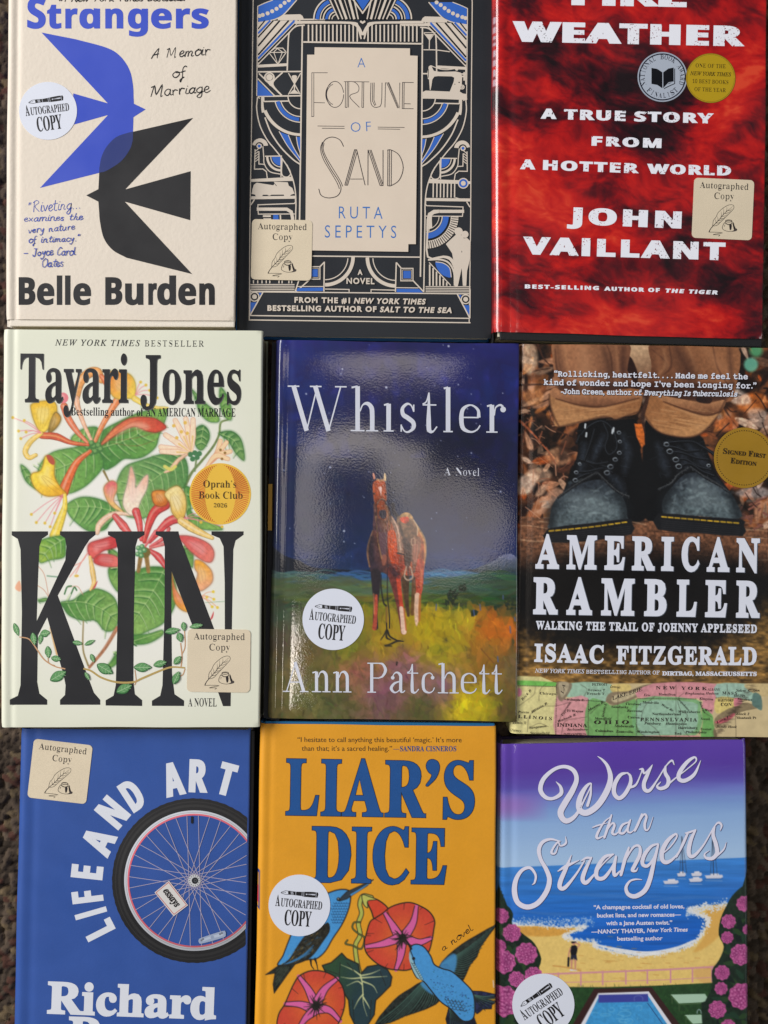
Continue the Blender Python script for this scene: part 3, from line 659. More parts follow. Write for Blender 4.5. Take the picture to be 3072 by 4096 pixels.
    # hedges and blossoms
    def hedge(p, fl, seed):
        rr = np.random.default_rng(seed); c.poly(p, (24, 42, 28), 3, sm=3, tex=.3); q = np.array(p, float)
        for k in range(160):
            x, y = rr.uniform(q[:, 0].min(), q[:, 0].max()), rr.uniform(q[:, 1].min(), min(q[:, 1].max(), 2000)); ins = inside(q, x, y) and inside(q, x + 40, y) and inside(q, x - 40, y)
            a = rr.uniform(0, 6.28); ins = ins and inside(q, x + 78 * math.cos(a), y + 78 * math.sin(a))
            if ins: c.poly([(x, y), (x + 34 * math.cos(a + .5), y + 34 * math.sin(a + .5)), (x + 78 * math.cos(a), y + 78 * math.sin(a)), (x + 34 * math.cos(a - .5), y + 34 * math.sin(a - .5))], ((40, 66, 34), (18, 30, 26), (30, 58, 40))[k % 3], 3, sm=3)
        for x, y, R_ in fl:
            c.poly([(x + R_ * (1 + .07 * math.sin(9 * t)) * math.cos(t), y + R_ * (1 + .07 * math.sin(9 * t)) * math.sin(t)) for t in np.linspace(0, 6.28, 40)[:-1]], (196, 92, 152), 2)
            for k in range(int(R_ * .9)):
                t = rr.uniform(0, 6.28); q_ = R_ * math.sqrt(rr.uniform(0, .8)); px, py = x + q_ * math.cos(t), y + q_ * math.sin(t); c.line(arc(px, py, R_ * .17, rr.uniform(0, 360), rr.uniform(400, 620), 6), 2.8, (136, 46, 104), .75, sm=0); c.dot(px, py, R_ * .07, (222, 136, 184), .5)
    hedge([(60, 1035), (130, 1060), (165, 1110), (160, 1170), (230, 1230), (290, 1280), (330, 1370), (320, 1450), (420, 1560), (440, 1800), (430, 2400), (40, 2400)], [(96, 1120, 44), (158, 1220, 52), (242, 1340, 64), (110, 1390, 68), (84, 1300, 40), (184, 1490, 46), (284, 1470, 52), (110, 1620, 90), (120, 1850, 90), (260, 1950, 80)], 3)
    hedge([(1560, 935), (1510, 945), (1450, 1000), (1415, 1060), (1380, 1140), (1370, 1230), (1400, 1300), (1370, 1380), (1330, 1440), (1330, 1540), (1290, 1620), (1270, 1700), (1350, 2400), (1580, 2400)], [(1520, 1048, 46), (1428, 1152, 42), (1420, 1246, 36), (1540, 1200, 30), (1500, 1346, 62), (1390, 1452, 44), (1384, 1545, 38), (1505, 1590, 76), (1362, 1668, 52), (1426, 1770, 44), (1500, 1900, 80), (1400, 2050, 70)], 4)
    brd = material('lilac_board', (60, 44, 90), .6, .4)
    root, jk = book('purple to blue hardback with a painted beach, white brush script', [(1992, 2976), (2987, 2958), (2996, 4330), (1984, 4330)], zt, canvas=c,
        mat=material('satin_beach_jacket', None, .34, .5, coat=.3, wave=.08, bump=.15), step=2.7, rl=30, rr=14, hinge=.4, board=brd, board_in=(3, 3, 3, 3))
    z = zt + 6e-5; D = (70, 74, 120)
    I = Ink(z); I.f(2000, 3000, .60277)
    S_ = dict(
      w=[[(372, 210, 4), (402, 245, 22), (404, 290, 30), (350, 322, 24), (300, 312, 30), (268, 262, 34), (290, 190, 32), (360, 128, 26), (430, 110, 26), (488, 136, 32), (508, 195, 34), (480, 270, 42), (432, 350, 46), (402, 410, 46), (415, 455, 42), (450, 470, 38), (505, 430, 26), (560, 330, 12), (603, 240, 10), (598, 222, 14), (570, 245, 26), (538, 300, 38), (522, 360, 42), (535, 405, 44), (580, 415, 46), (650, 365, 46), (710, 270, 46), (733, 185, 38), (715, 110, 26), (680, 65, 16), (648, 42, 4)],
         [(606, 232, 8), (600, 300, 18), (580, 370, 22)], [(850, 150, 8), (800, 165, 26), (762, 225, 32), (758, 288, 32), (790, 320, 30), (830, 290, 30), (865, 222, 28), (864, 172, 20), (842, 150, 8)], [(850, 250, 22), (900, 232, 16), (934, 160, 8), (944, 122, 10)],
         [(925, 128, 8), (946, 128, 18), (960, 154, 14), (1012, 98, 5)], [(1008, 104, 10), (975, 170, 28), (955, 222, 30), (962, 264, 30), (995, 266, 24), (1045, 196, 12), (1100, 108, 10), (1140, 70, 14), (1156, 98, 6)], [(1098, 108, 14), (1096, 150, 26), (1118, 195, 30), (1108, 238, 28), (1066, 256, 26), (1042, 240, 16), (1066, 212, 6)], [(1110, 232, 16), (1170, 182, 10), (1240, 128, 8), (1300, 75, 10), (1290, 48, 16), (1240, 82, 28), (1192, 148, 32), (1188, 192, 30), (1228, 203, 30), (1290, 160, 24), (1332, 70, 4)]],
      t=[[(738, 440, 6), (690, 480, 12), (646, 555, 20), (646, 586, 18), (690, 570, 6)], [(614, 514, 8), (650, 500, 12), (712, 484, 4)], [(740, 430, 12), (716, 510, 20), (692, 582, 18)], [(700, 548, 10), (742, 488, 14), (760, 500, 18), (745, 548, 20), (765, 560, 14), (795, 535, 6)], [(856, 478, 10), (812, 498, 18), (792, 545, 20), (822, 550, 16), (854, 500, 10), (866, 462, 12)], [(862, 470, 16), (846, 532, 18), (866, 548, 12), (896, 524, 5)], [(942, 425, 14), (916, 490, 20), (894, 536, 18)], [(908, 505, 10), (952, 430, 14), (972, 442, 18), (960, 492, 20), (966, 530, 16), (988, 520, 10), (1016, 444, 4)]],
      s=[[(435, 574, 4), (437, 618, 16), (402, 636, 12), (384, 612, 14), (352, 652, 16), (342, 684, 18), (368, 684, 12), (386, 636, 6)], [(400, 606, 8), (335, 592, 18), (282, 612, 26), (258, 662, 30), (270, 725, 28), (308, 795, 32), (328, 862, 36), (308, 940, 38), (250, 1016, 38), (180, 1042, 38), (118, 1012, 38), (96, 940, 40), (106, 860, 34), (146, 798, 26), (200, 782, 22), (236, 830, 18), (230, 878, 14), (214, 894, 4)], [(474, 698, 6), (440, 780, 28), (402, 868, 34), (398, 912, 32), (432, 912, 28), (505, 824, 16), (560, 735, 12)], [(384, 804, 8), (440, 770, 24), (524, 732, 6)],
         [(540, 735, 8), (572, 716, 18), (606, 716, 14)], [(608, 712, 12), (566, 795, 30), (548, 858, 32), (572, 880, 30), (622, 830, 16), (684, 755, 10), (750, 692, 10)], [(752, 692, 14), (692, 712, 26), (644, 788, 32), (644, 846, 30), (690, 848, 28), (742, 780, 18), (772, 712, 12)], [(770, 706, 18), (756, 780, 28), (762, 832, 24), (800, 800, 8)], [(856, 646, 14), (830, 722, 26), (802, 830, 22)], [(814, 764, 10), (880, 650, 16), (924, 638, 20), (928, 692, 26), (892, 768, 28), (878, 798, 24), (902, 802, 14), (916, 780, 4)],
         [(1050, 622, 12), (1002, 640, 22), (956, 700, 30), (946, 756, 28), (980, 768, 24), (1020, 716, 14), (1046, 640, 14)], [(1050, 628, 16), (1020, 750, 28), (994, 860, 34), (960, 932, 36), (900, 970, 34), (852, 958, 30), (836, 914, 24), (860, 872, 16), (900, 858, 12), (942, 860, 4)], [(1076, 690, 10), (1132, 640, 10), (1172, 580, 12), (1164, 558, 16), (1112, 602, 30), (1076, 672, 34), (1078, 730, 32), (1112, 744, 28), (1170, 700, 14), (1218, 615, 6)],
         [(1172, 712, 8), (1215, 620, 22), (1246, 552, 16)], [(1230, 552, 10), (1262, 544, 16), (1300, 528, 8)], [(1298, 530, 14), (1268, 592, 28), (1252, 662, 32), (1260, 702, 30), (1292, 698, 24), (1352, 628, 14), (1420, 512, 10), (1450, 482, 16), (1470, 500, 16), (1462, 534, 5)], [(1424, 508, 14), (1414, 562, 26), (1432, 622, 30), (1440, 682, 30), (1410, 718, 28), (1368, 716, 20), (1358, 690, 12), (1388, 668, 4)], [(1434, 706, 16), (1484, 660, 12), (1502, 612, 4)]])
    for key, nm in (('w', 'worse_script'), ('t', 'than_script'), ('s', 'strangers_script')):
        I = Ink(z); I.f(2000, 3000, .60277)
        for s_ in S_[key]: brush(I, [(x + 2, y + 3, w + 4) for x, y, w in s_], D)
        for s_ in S_[key]: brush(I, s_, Wt)
        I.emit('title_brush_script', jk, INK)
    I = Ink(z); I.f(1940, 2900, .6823)
    for t, x0, y0, x1, y1, sh, k in (('“A champagne cocktail of old loves,', 638, 1080, 1168, 1074, 0, 1), ('bucket lists, and new romances—', 658, 1128, 1148, 1122, 0, 1), ('with a Jane Austen twist.”', 712, 1173, 1097, 1169, 0, 1), ('—NANCY THAYER,', 625, 1223, 936, 1217, 0, 1), ('New York Times', 950, 1215, 1186, 1210, .2, .9), ('bestselling author', 776, 1264, 1040, 1261, 0, .8)): I.text(t, (x0, y0), (x1, y1), 23, 'hum', Wt, k, shear=sh)
    I.emit('quote_lettering', jk, INK)
    round_sticker(root, zt, 1940 + 342 * .6823, 2900 + 1640 * .6823, 124.5, -34)
# ================= book with boots photograph and old map =================
def book_boots():
    zt = .030; Wt = (228, 230, 242)
    c = Canvas(2010, 1350, 3090, 2970, 2.7, (30, 22, 18)); c.f(2080, 1360, .59795); X, Y = c.fx(); r = np.random.default_rng(12)
    n = fbm(X / 150, Y / 110, 5, 3); c.a = np.stack([np.interp(n, [.3, .45, .6, .75], v) for v in ((24, 70, 150, 206), (16, 42, 86, 150), (12, 28, 48, 116))], -1)
    pal = [(214, 126, 62), (220, 160, 122), (160, 90, 52), (84, 46, 32), (206, 92, 34), (236, 194, 164), (34, 20, 18), (190, 132, 98), (26, 16, 16), (228, 176, 140)]
    for k in range(420):
        x, y = r.uniform(-20, 1700), r.uniform(10, 1260); s_ = r.uniform(18, 90); an = r.uniform(0, 360); col = np.array(pal[r.integers(10)], float) * r.uniform(.5, 1.05)
        if 500 < x < 900 and y > 500: col *= .5
        p = rot(np.array([(-1, 0), (-.3, .5), (.4, .55), (1, .1), (.5, -.45), (-.4, -.4)]) * (s_, s_ * .62) * r.uniform(.75, 1.2, (6, 2)), 0, 0, an) + (x, y)
        c.poly(p, col, r.uniform(3, 16), .85, sm=3, tex=.3); v = rot([(-s_, 0), (s_, 0)], 0, 0, an) + (x, y); c.line(v, 4, col * .6, .6, soft=3)
    for q in ([(0, 540), (80, 620), (150, 700), (230, 790)], [(0, 260), (90, 210), (200, 190)], [(0, 460), (80, 440), (215, 390)], [(120, 20), (150, 110), (200, 170)], [(100, 520), (120, 600), (140, 680)], [(60, 760), (150, 690)], [(130, 560), (250, 610), (360, 650)], [(1350, 430), (1400, 510), (1460, 590)], [(830, 1250), (850, 1060), (880, 860)], [(0, 300), (200, 295)]): c.line(q, [16, 12, 8], (70, 42, 30) if q[0][1] != 540 else (170, 90, 56), .9, tex=.4, soft=4)
    c.dot(1580, 70, 44, (86, 176, 120), .8, 30); c.dot(1545, 165, 48, (110, 190, 160), .85, 20)
    log = lambda p: c.poly(p, (120, 78, 54), 8, tex=.5)
    log([(0, 1180), (300, 1200), (800, 1230), (900, 1200), (1659, 1260), (1659, 1700), (0, 1700)])
    for k in range(70): y = r.uniform(1180, 1600); x = r.uniform(-50, 1500); c.line([(x, y), (x + 120, y + r.uniform(-8, 16)), (x + 260, y + r.uniform(-10, 24))], r.uniform(4, 12), ((60, 36, 28), (164, 112, 80), (190, 150, 116))[r.integers(3)], .6, tex=.3)
    for k in range(14): x = r.uniform(1450, 1640); y = r.uniform(1080, 1240); c.line([(x, y), (x + r.uniform(-80, 80), y + r.uniform(-50, 50))], 14, (130, 80, 66), tex=.3)
    for x, y, a_, b_, cc, al in ((60, 120, 60, 110, (236, 196, 160), .6), (90, 380, 70, 60, (226, 150, 90), .5), (40, 960, 60, 90, (240, 204, 178), .75), (250, 780, 90, 60, (226, 160, 116), .6), (120, 900, 90, 50, (236, 190, 156), .55), (240, 1050, 80, 60, (222, 168, 136), .6), (1560, 420, 110, 70, (236, 120, 44), .55), (1460, 380, 90, 50, (240, 214, 196), .7), (1600, 520, 90, 60, (222, 190, 170), .6), (1380, 560, 80, 50, (214, 110, 56), .5), (1560, 1020, 120, 40, (214, 196, 190), .6), (1440, 960, 60, 40, (206, 110, 60), .5), (1520, 300, 80, 60, (24, 16, 14), .7), (330, 700, 60, 120, (22, 14, 14), .6), (150, 560, 60, 60, (20, 14, 12), .6)): c.poly(rot(np.array([(-1, .1), (-.5, .8), (.2, 1), (1, .3), (.7, -.7), (-.2, -1)]) * (a_, b_), 0, 0, x % 60) + (x, y), cc, 22, al, sm=4, tex=.35)
    for k in range(60):
        x, y = (r.uniform(-20, 380), r.uniform(420, 1150)) if k % 3 else (r.uniform(1350, 1659), r.uniform(350, 1150)); t = r.uniform(0, 3.14); Ln = r.uniform(40, 150); c.line([(x, y), (x + Ln * math.cos(t) * .5, y + Ln * math.sin(t) * .5 + r.normal(0, 8)), (x + Ln * math.cos(t), y + Ln * math.sin(t))], r.uniform(3, 9), ((34, 20, 18), (196, 140, 110), (150, 86, 60))[k % 3], .8, soft=2)
    cl = lambda p, a_, b_, ax: c.poly(p, a_, 3, sm=4, tex=.14, col2=b_, ax=ax)
    cl([(725, 20), (870, 25), (880, 200), (840, 330), (760, 220)], (206, 168, 130), (120, 84, 62), ((780, 60), (800, 260)))
    cl([(735, 110), (790, 230), (770, 300), (715, 260)], (40, 24, 22), (50, 30, 24), ((740, 120), (760, 280)))
    cl([(215, 20), (300, 10), (500, 14), (730, 20), (718, 200), (745, 330), (300, 340), (240, 300), (222, 150)], (172, 116, 80), (118, 76, 54), ((320, 60), (700, 200)))
    cl([(872, 20), (1100, 14), (1452, 30), (1440, 330), (1360, 420), (900, 400), (850, 330), (880, 180)], (104, 64, 44), (150, 98, 64), ((900, 300), (1240, 80)))
    for q in ([(580, 30), (610, 120), (620, 300)], [(1290, 40), (1320, 180), (1390, 300)], [(880, 60), (980, 160), (920, 260)], [(1000, 40), (1010, 180), (930, 250)], [(235, 60), (245, 180), (290, 300)]): c.line(q, [6, 12, 6], (78, 46, 34), .7, soft=10)
    for q in ([(640, 40), (660, 200)], [(960, 60), (975, 170), (930, 230)], [(300, 60), (320, 200)], [(1120, 40), (1180, 200)]): c.line(q, [10, 34, 10], (190, 134, 92), .5, soft=24)
    c.poly([(235, 285), (1430, 290), (1420, 350), (1370, 410), (900, 400), (600, 350), (260, 350)], (50, 28, 22), 26, .75)
    for p, w, cc, al in (([(250, 40), (270, 200), (300, 300)], 60, (60, 34, 26), .5), ([(420, 40), (440, 200), (430, 330)], 90, (196, 140, 100), .55), ([(560, 60), (600, 200), (590, 300)], 50, (66, 40, 30), .55), ([(690, 60), (690, 200), (720, 320)], 40, (60, 34, 28), .6), ([(1050, 60), (1120, 200), (1150, 300)], 90, (56, 32, 26), .6), ([(1240, 60), (1330, 160), (1400, 220)], 60, (176, 120, 82), .55), ([(920, 100), (940, 250)], 50, (176, 118, 80), .5), ([(1400, 60), (1420, 300)], 40, (60, 36, 28), .6)): c.line(p, [w * .5, w, w * .5], cc, al, soft=w * .9)
    # boots
    Bk = (9, 10, 13)
    c.poly([(395, 560), (560, 520), (770, 530), (800, 700), (840, 960), (850, 1180), (720, 1200), (500, 1000), (290, 1080), (330, 900), (385, 760)], Bk, 8, sm=4); c.poly([(840, 540), (960, 590), (1200, 640), (1250, 740), (1320, 900), (1400, 1020), (1200, 930), (1000, 1040), (960, 1180), (830, 1180), (820, 800)], Bk, 8, sm=4)
    c.poly([(765, 560), (830, 560), (835, 700), (815, 720), (780, 650)], (206, 104, 40), 8, tex=.3)
    cl([(195, 365), (232, 322), (300, 345), (500, 352), (795, 330), (792, 480), (700, 510), (640, 530), (560, 515), (262, 582), (225, 510), (203, 440)], (150, 98, 60), (186, 132, 86), ((500, 360), (460, 520)))
    cl([(198, 350), (235, 318), (300, 352), (500, 372), (795, 345), (792, 385), (560, 440), (400, 432), (240, 392)], (176, 120, 82), (120, 76, 52), ((480, 360), (480, 440)))
    cl([(850, 392), (905, 362), (1050, 392), (1250, 425), (1372, 405), (1322, 505), (1262, 582), (1182, 640), (1072, 650), (920, 610), (828, 500)], (158, 104, 64), (196, 140, 90), ((1000, 420), (1100, 620)))
    cl([(905, 362), (1050, 390), (1250, 420), (1372, 402), (1340, 480), (1250, 500), (1100, 460), (960, 410)], (178, 124, 84), (124, 78, 52), ((1150, 410), (1150, 490))); cl([(1185, 380), (1280, 390), (1270, 425), (1190, 415)], (40, 26, 24), (50, 30, 24), ((1200, 380), (1260, 420)))
    for k in range(60): x = r.uniform(230, 700); y = r.uniform(440, 540); c.line([(x, y + (500 - x) * .06), (x + 70, y + (440 - x) * .06)], 3, ((120, 74, 44), (216, 164, 112))[k % 2], .45)
    for k in range(60): x = r.uniform(870, 1200); y = r.uniform(480, 620); c.line([(x, y - 30), (x + 100, y - 14)], 3, ((120, 74, 44), (220, 170, 120))[k % 2], .45)
    c.line([(870, 340), (840, 430), (820, 520), (835, 620)], [14, 30, 26, 8], (60, 38, 32), .9, tex=.4)
    for p, w in (([(430, 700), (420, 800), (400, 900)], 60), ([(560, 640), (520, 720), (490, 800)], 50), ([(690, 640), (720, 760), (700, 880)], 60), ([(600, 900), (660, 960), (700, 1040)], 60), ([(920, 700), (960, 820), (990, 900)], 60), ([(1120, 700), (1200, 780), (1260, 880)], 60), ([(1060, 720), (1100, 800), (1120, 860)], 50), ([(340, 960), (300, 1020)], 40), ([(1300, 920), (1370, 990)], 36)): c.line(p, [w * .5, w, w * .4], (58, 66, 78), .55, soft=w * .7, tex=.4)
    for k in range(90): x, y = ((r.uniform(400, 740), r.uniform(600, 1000)), (r.uniform(900, 1280), r.uniform(660, 960)))[k % 2]; c.line([(x, y), (x + r.normal(0, 22), y + r.normal(0, 12))], 3, (84, 94, 106), .4)
    for p in ([(195, 365), (203, 440), (225, 510), (262, 582)], [(262, 582), (420, 545), (560, 515), (640, 530), (792, 480)], [(828, 500), (920, 610), (1072, 650), (1182, 640), (1262, 582), (1322, 505), (1372, 405)], [(850, 392), (828, 500)]): c.line(p, [10, 16, 10], (70, 42, 30), .7, soft=12)
    for p in ([(240, 392), (400, 436), (560, 444), (795, 388)], [(960, 412), (1100, 464), (1250, 504), (1345, 478)]): c.line(p, [6, 14, 6], (74, 42, 28), .85, soft=8); c.line(np.array(p) + (0, 16), [6, 14, 6], (206, 152, 104), .5, soft=10)
    tl, tr_ = [(198, 1215), (212, 1120), (262, 1040), (360, 985), (450, 945), (560, 938), (640, 1000), (702, 1080), (718, 1180), (700, 1202), (450, 1232), (205, 1262)], [(955, 1160), (955, 1070), (1030, 965), (1110, 895), (1200, 892), (1300, 940), (1400, 1012), (1455, 1100), (1468, 1195), (1200, 1178), (960, 1166)]
    for p, a0, a1 in ((tl, (430, 960), (460, 1180)), (tr_, (1220, 910), (1240, 1150))):
        c.poly(p, (44, 50, 58), 4, sm=4, tex=.35, col2=(84, 96, 100), ax=(a0, a1))
    for k in range(160):
        L = k % 2; x, y = (r.normal(450, 110), r.normal(1110, 60)) if L else (r.normal(1210, 110), r.normal(1060, 66)); c.line([(x, y), (x + r.normal(0, 40), y + r.normal(0, 22))], r.uniform(4, 22), ((164, 180, 182), (36, 44, 52), (128, 148, 150))[k % 3], .26, soft=8)
    for x, y, a_, b_ in ((430, 1060, 130, 46), (480, 1130, 150, 40), (1230, 1010, 110, 44), (1260, 1090, 150, 40), (1180, 950, 60, 26)): c.poly(circ(x, y, a_, 20, b_), (146, 160, 162), 60, .38)
    for p in ([(210, 1250), (205, 1160), (225, 1100)], [(700, 1190), (712, 1120), (660, 1030)], [(960, 1150), (965, 1070), (1010, 1000)], [(1462, 1190), (1450, 1110), (1400, 1030)]): c.line(p, [60, 80, 60], (20, 24, 28), .65, soft=50)
    for p, q, tr0, a0, a1 in (([(188, 1262), (450, 1228), (722, 1196), (748, 1222), (746, 1300), (450, 1345), (182, 1352)], 0, 0, (190, 1278), (722, 1216)), ([(925, 1160), (1200, 1182), (1482, 1200), (1497, 1240), (1490, 1312), (1200, 1292), (922, 1268)], 1, 0, (945, 1182), (1470, 1226))):
        c.poly(p, (24, 25, 28), 4, sm=2); a0 = np.array(a0, float); a1 = np.array(a1, float)
        for k in range(5): o = np.array([0, 26 + k * 14]); c.line([a0 + o, a1 + o + ((0, 0) if q else (14, 4))], 3, (62, 62, 66), .7)
        for k in range(12): s0 = a0 + (a1 - a0) * (k + .1) / 12; s1 = a0 + (a1 - a0) * (k + .8) / 12; b = 6 * math.sin(math.pi * (k + .5) / 12) * (1 if not q else 0); c.line([s0 + (0, b), s1 + (0, b)], 9, (206, 164, 44), tex=.2)
    Lc = (70, 76, 84)
    for q in ([(355, 945), (430, 905), (520, 880), (600, 850)], [(365, 885), (460, 880), (560, 860), (620, 890)], [(380, 830), (440, 810), (540, 840), (610, 860)], [(400, 800), (500, 830), (590, 820)], [(430, 810), (470, 700), (500, 600)], [(560, 560), (590, 640), (570, 720), (600, 770), (650, 720), (620, 600), (540, 545), (440, 600), (380, 690)], [(380, 690), (400, 640)], [(960, 710), (1040, 720), (1120, 745), (1200, 740)], [(1000, 745), (1100, 760), (1180, 790), (1260, 800)], [(1030, 800), (1110, 800), (1200, 850), (1280, 870)], [(1060, 850), (1140, 830), (1220, 880), (1300, 910)], [(960, 690), (1100, 680), (1180, 690), (1300, 760)], [(1180, 690), (1260, 740), (1300, 770)]):
        c.line(q, 17, (8, 9, 12)); c.line(np.array(q) + (-2, -5), 5, (84, 92, 102), .6)
    for x, y, s_ in ((605, 848, 22), (582, 888, 22), (637, 800, 18), (665, 755, 16), (668, 680, 14), (662, 620, 15), (370, 938, 18), (376, 886, 15), (400, 830, 12), (1002, 745, 24), (1042, 800, 24), (1062, 845, 24), (980, 698, 20), (1262, 840, 14)): c.line(circ(x, y, s_ * .8, 12, s_ * .62), 5, (116, 124, 132), sm=0); c.dot(x, y, s_ * .42, (14, 14, 18)); c.line(arc(x, y, s_ * .8, 190, 300, 6, s_ * .62), 5, (176, 184, 190), .8, sm=0)
    for x, y in ((445, 634), (627, 600), (438, 575), (620, 612)): c.line([(x, y - 12), (x - 3, y + 12)], 11, (206, 212, 216))
    for q in ([(255, 1055), (330, 1000), (420, 940), (510, 890)], [(520, 890), (590, 960), (660, 1020), (730, 1050)], [(925, 1000), (1010, 960), (1060, 900), (1140, 850)], [(1140, 850), (1240, 920), (1330, 970), (1400, 1020)]):
        c.line(q, [16, 20, 14], (24, 26, 30)); c.line(np.array(q) + (0, -5), 3, (110, 112, 112), .7)
        e = cat(np.array(q, float), 8)
        for k in range(0, len(e), 1): c.line([e[k], e[k] + r.normal(0, 9, 2)], 3, (96, 98, 98), .6)
    c.f(2000, 1340, .7507); X, Y = c.fx()
    k = np.clip(sstep(1030, 1230, Y + 60 * (fbm(X / 90, Y / 60, 3, 9) - .5) - 90 * np.abs((X - 740) / 700) ** 2), 0, 1)[..., None]; c.a = c.a * (1 - k) + np.array([12, 9, 9]) * k
    e = np.clip(sstep(1600, 1850, Y + 170 * np.abs((X - 700) / 620) ** 3 + 130 * (fbm(X / 26, Y / 26, 4, 31) - .5)), 0, 1)[..., None]; gold = np.stack([150 * v, 112 * v, 58 * v], -1) if (v := (.35 + 1.3 * (fbm(X / 34, Y / 16, 5, 41)) ** 1.5)) is not None else 0
    c.a = c.a * (1 - e) + gold * e
    # map
    c.f(2000, 2700, .64617); X, Y = c.fx(); top = 56 + 6 * (fbm(X / 60, Y * 0, 2, 3) - .5) + (X < 360) * 0
    mk = sstep(48, 56, Y)[..., None]; mp = np.array([214, 192, 146]) * (.93 + .14 * fbm(X / 50, Y / 50, 4, 2))[..., None]; c.a = c.a * (1 - mk) + mp * mk
    q = lambda p, col: c.poly(p, col, 4, .92, sm=3, tex=.12)
    q([(20, 40), (352, 52), (348, 385), (20, 380)], (226, 216, 150)); q([(110, 34), (350, 46), (350, 70), (110, 62)], (112, 190, 84)); q([(112, 80), (130, 90), (134, 120), (112, 134)], (226, 130, 160)); q([(438, 50), (690, 58), (662, 162), (540, 162), (500, 134), (400, 132)], (158, 196, 172))
    q([(350, 134), (400, 150), (544, 142), (548, 390), (345, 385)], (220, 152, 158)); q([(546, 158), (650, 165), (700, 190), (836, 148), (846, 290), (828, 395), (546, 392)], (116, 172, 100)); q([(350, 46), (440, 50), (434, 100), (385, 162), (356, 136)], (140, 122, 100)); q([(365, 46), (425, 50), (415, 100), (385, 140), (370, 110)], (186, 170, 140))
    q([(690, 62), (800, 58), (800, 100), (700, 110)], (222, 196, 120)); q([(655, 160), (685, 108), (790, 100), (880, 65), (952, 60), (855, 136), (764, 172), (704, 188)], (136, 118, 94)); q([(690, 152), (720, 122), (800, 112), (900, 76), (840, 125), (764, 158), (710, 170)], (200, 184, 146))
    q([(950, 52), (1342, 56), (1334, 140), (1312, 245), (1250, 200), (1222, 145), (850, 140)], (220, 146, 156)); q([(845, 150), (1212, 150), (1242, 222), (1252, 292), (1202, 380), (1000, 388), (845, 382)], (126, 180, 122)); q([(868, 170), (1195, 168), (1220, 230), (1225, 290), (1180, 362), (1000, 370), (868, 362)], (158, 192, 168)); q([(850, 378), (1200, 374), (1200, 392), (850, 392)], (222, 150, 150))
    q([(1250, 205), (1312, 245), (1322, 300), (1332, 392), (1245, 392), (1256, 290)], (108, 172, 92)); q([(1342, 56), (1520, 56), (1560, 100), (1610, 140), (1600, 215), (1560, 165), (1450, 140), (1340, 138)], (158, 194, 176)); q([(1338, 142), (1450, 144), (1450, 205), (1340, 238)], (226, 204, 122)); q([(1450, 144), (1496, 148), (1490, 195), (1452, 200)], (222, 130, 146))
    q([(1330, 270), (1400, 215), (1470, 190), (1520, 170), (1560, 180), (1620, 200), (1470, 235), (1380, 300), (1335, 330)], (140, 122, 92)); q([(1332, 290), (1400, 262), (1446, 236), (1452, 252), (1400, 292), (1350, 300)], (222, 104, 120)); q([(1510, 60), (1659, 60), (1659, 130), (1580, 120)], (206, 182, 130)); q([(1560, 180), (1570, 110), (1616, 130), (1622, 215), (1590, 205)], (90, 120, 112))
    q([(1330, 330), (1345, 380), (1330, 395), (1320, 350)], (140, 120, 90)); K = (52, 40, 34)
    for p in ([(350, 60), (345, 390)], [(546, 150), (546, 390)], [(845, 150), (838, 300), (845, 388)], [(850, 146), (1220, 148)], [(400, 150), (650, 165)], [(110, 66), (350, 72)], [(1335, 142), (1500, 144)]):
        a, b = np.array(p[0], float), np.array(p[-1], float); m = int(np.hypot(*(b - a)) / 14)
        for j in range(m): c.line([a + (b - a) * j / m, a + (b - a) * (j + .55) / m], 3.5, K, .9)
    for p in ([(120, 190), (160, 160), (210, 120), (220, 70)], [(170, 350), (180, 260), (240, 200), (350, 190), (430, 170)], [(380, 380), (400, 290), (470, 270), (540, 260)], [(360, 300), (390, 230), (440, 170)], [(560, 240), (600, 200), (660, 160)], [(640, 390), (650, 300), (640, 230), (660, 180)], [(730, 70), (728, 390)], [(1090, 60), (1090, 390)], [(1000, 390), (960, 330), (880, 270), (900, 190), (960, 130)], [(1140, 110), (1100, 150), (1120, 220), (1160, 250), (1130, 330), (1180, 390)], [(1240, 150), (1255, 220), (1310, 260)], [(1455, 200), (1462, 390)], [(1020, 60), (1020, 120)], [(1405, 60), (1410, 140)], [(500, 60), (540, 90), (520, 130)], [(240, 160), (250, 90), (290, 50)], [(840, 300), (860, 350), (900, 380)], [(180, 330), (240, 300), (300, 320)]): c.line(p, 3, K, .6)
    for k in range(260): x, y = r.uniform(1100, 1659), r.uniform(60, 390); x0 = 1560 - (y - 60) * .75; c.line([(x0 + r.normal(0, 14), y), (x0 + 24 + r.normal(0, 14), y)], 2, K, .35)
    brd = material('brown_black_board', (26, 22, 22), .6, .4)
    root, jk = book('hardback with a photo of black boots and rolled trousers above an old map', [(2079, 1374), (3140, 1392), (3140, 2951), (2044, 2936)], zt, canvas=c,
        mat=material('satin_photo_jacket', None, .4, .3, coat=.2, wave=.1, bump=.15), step=2.7, rl=24, rr=6, hinge=.3, board=brd, board_in=(4, 3, 3, 3))
    z = zt + 6e-5; sh = ((14, 10, 10), 0, (3, 3))
    I = Ink(z); I.f(2000, 1340, .7507)
    letters(I, [('A', 192, 310), ('M', 358, 510), ('E', 560, 660), ('R', 706, 820), ('I', 862, 920), ('C', 970, 1058), ('A', 1105, 1218), ('N', 1262, 1378)], (192, 1236), (1378, 1257), 164, 'serifb', Wt, 4, 9, ((90, 96, 108), 1, (3, 2)))
    letters(I, [('R', 181, 302), ('A', 358, 485), ('M', 543, 710), ('B', 772, 882), ('L', 945, 1042), ('E', 1097, 1203), ('R', 1262, 1378)], (181, 1478), (1378, 1498), 178, 'serifb', Wt, 5, 10, ((90, 96, 108), 1, (3, 2)))
    I.emit('title_lettering', jk, INK)
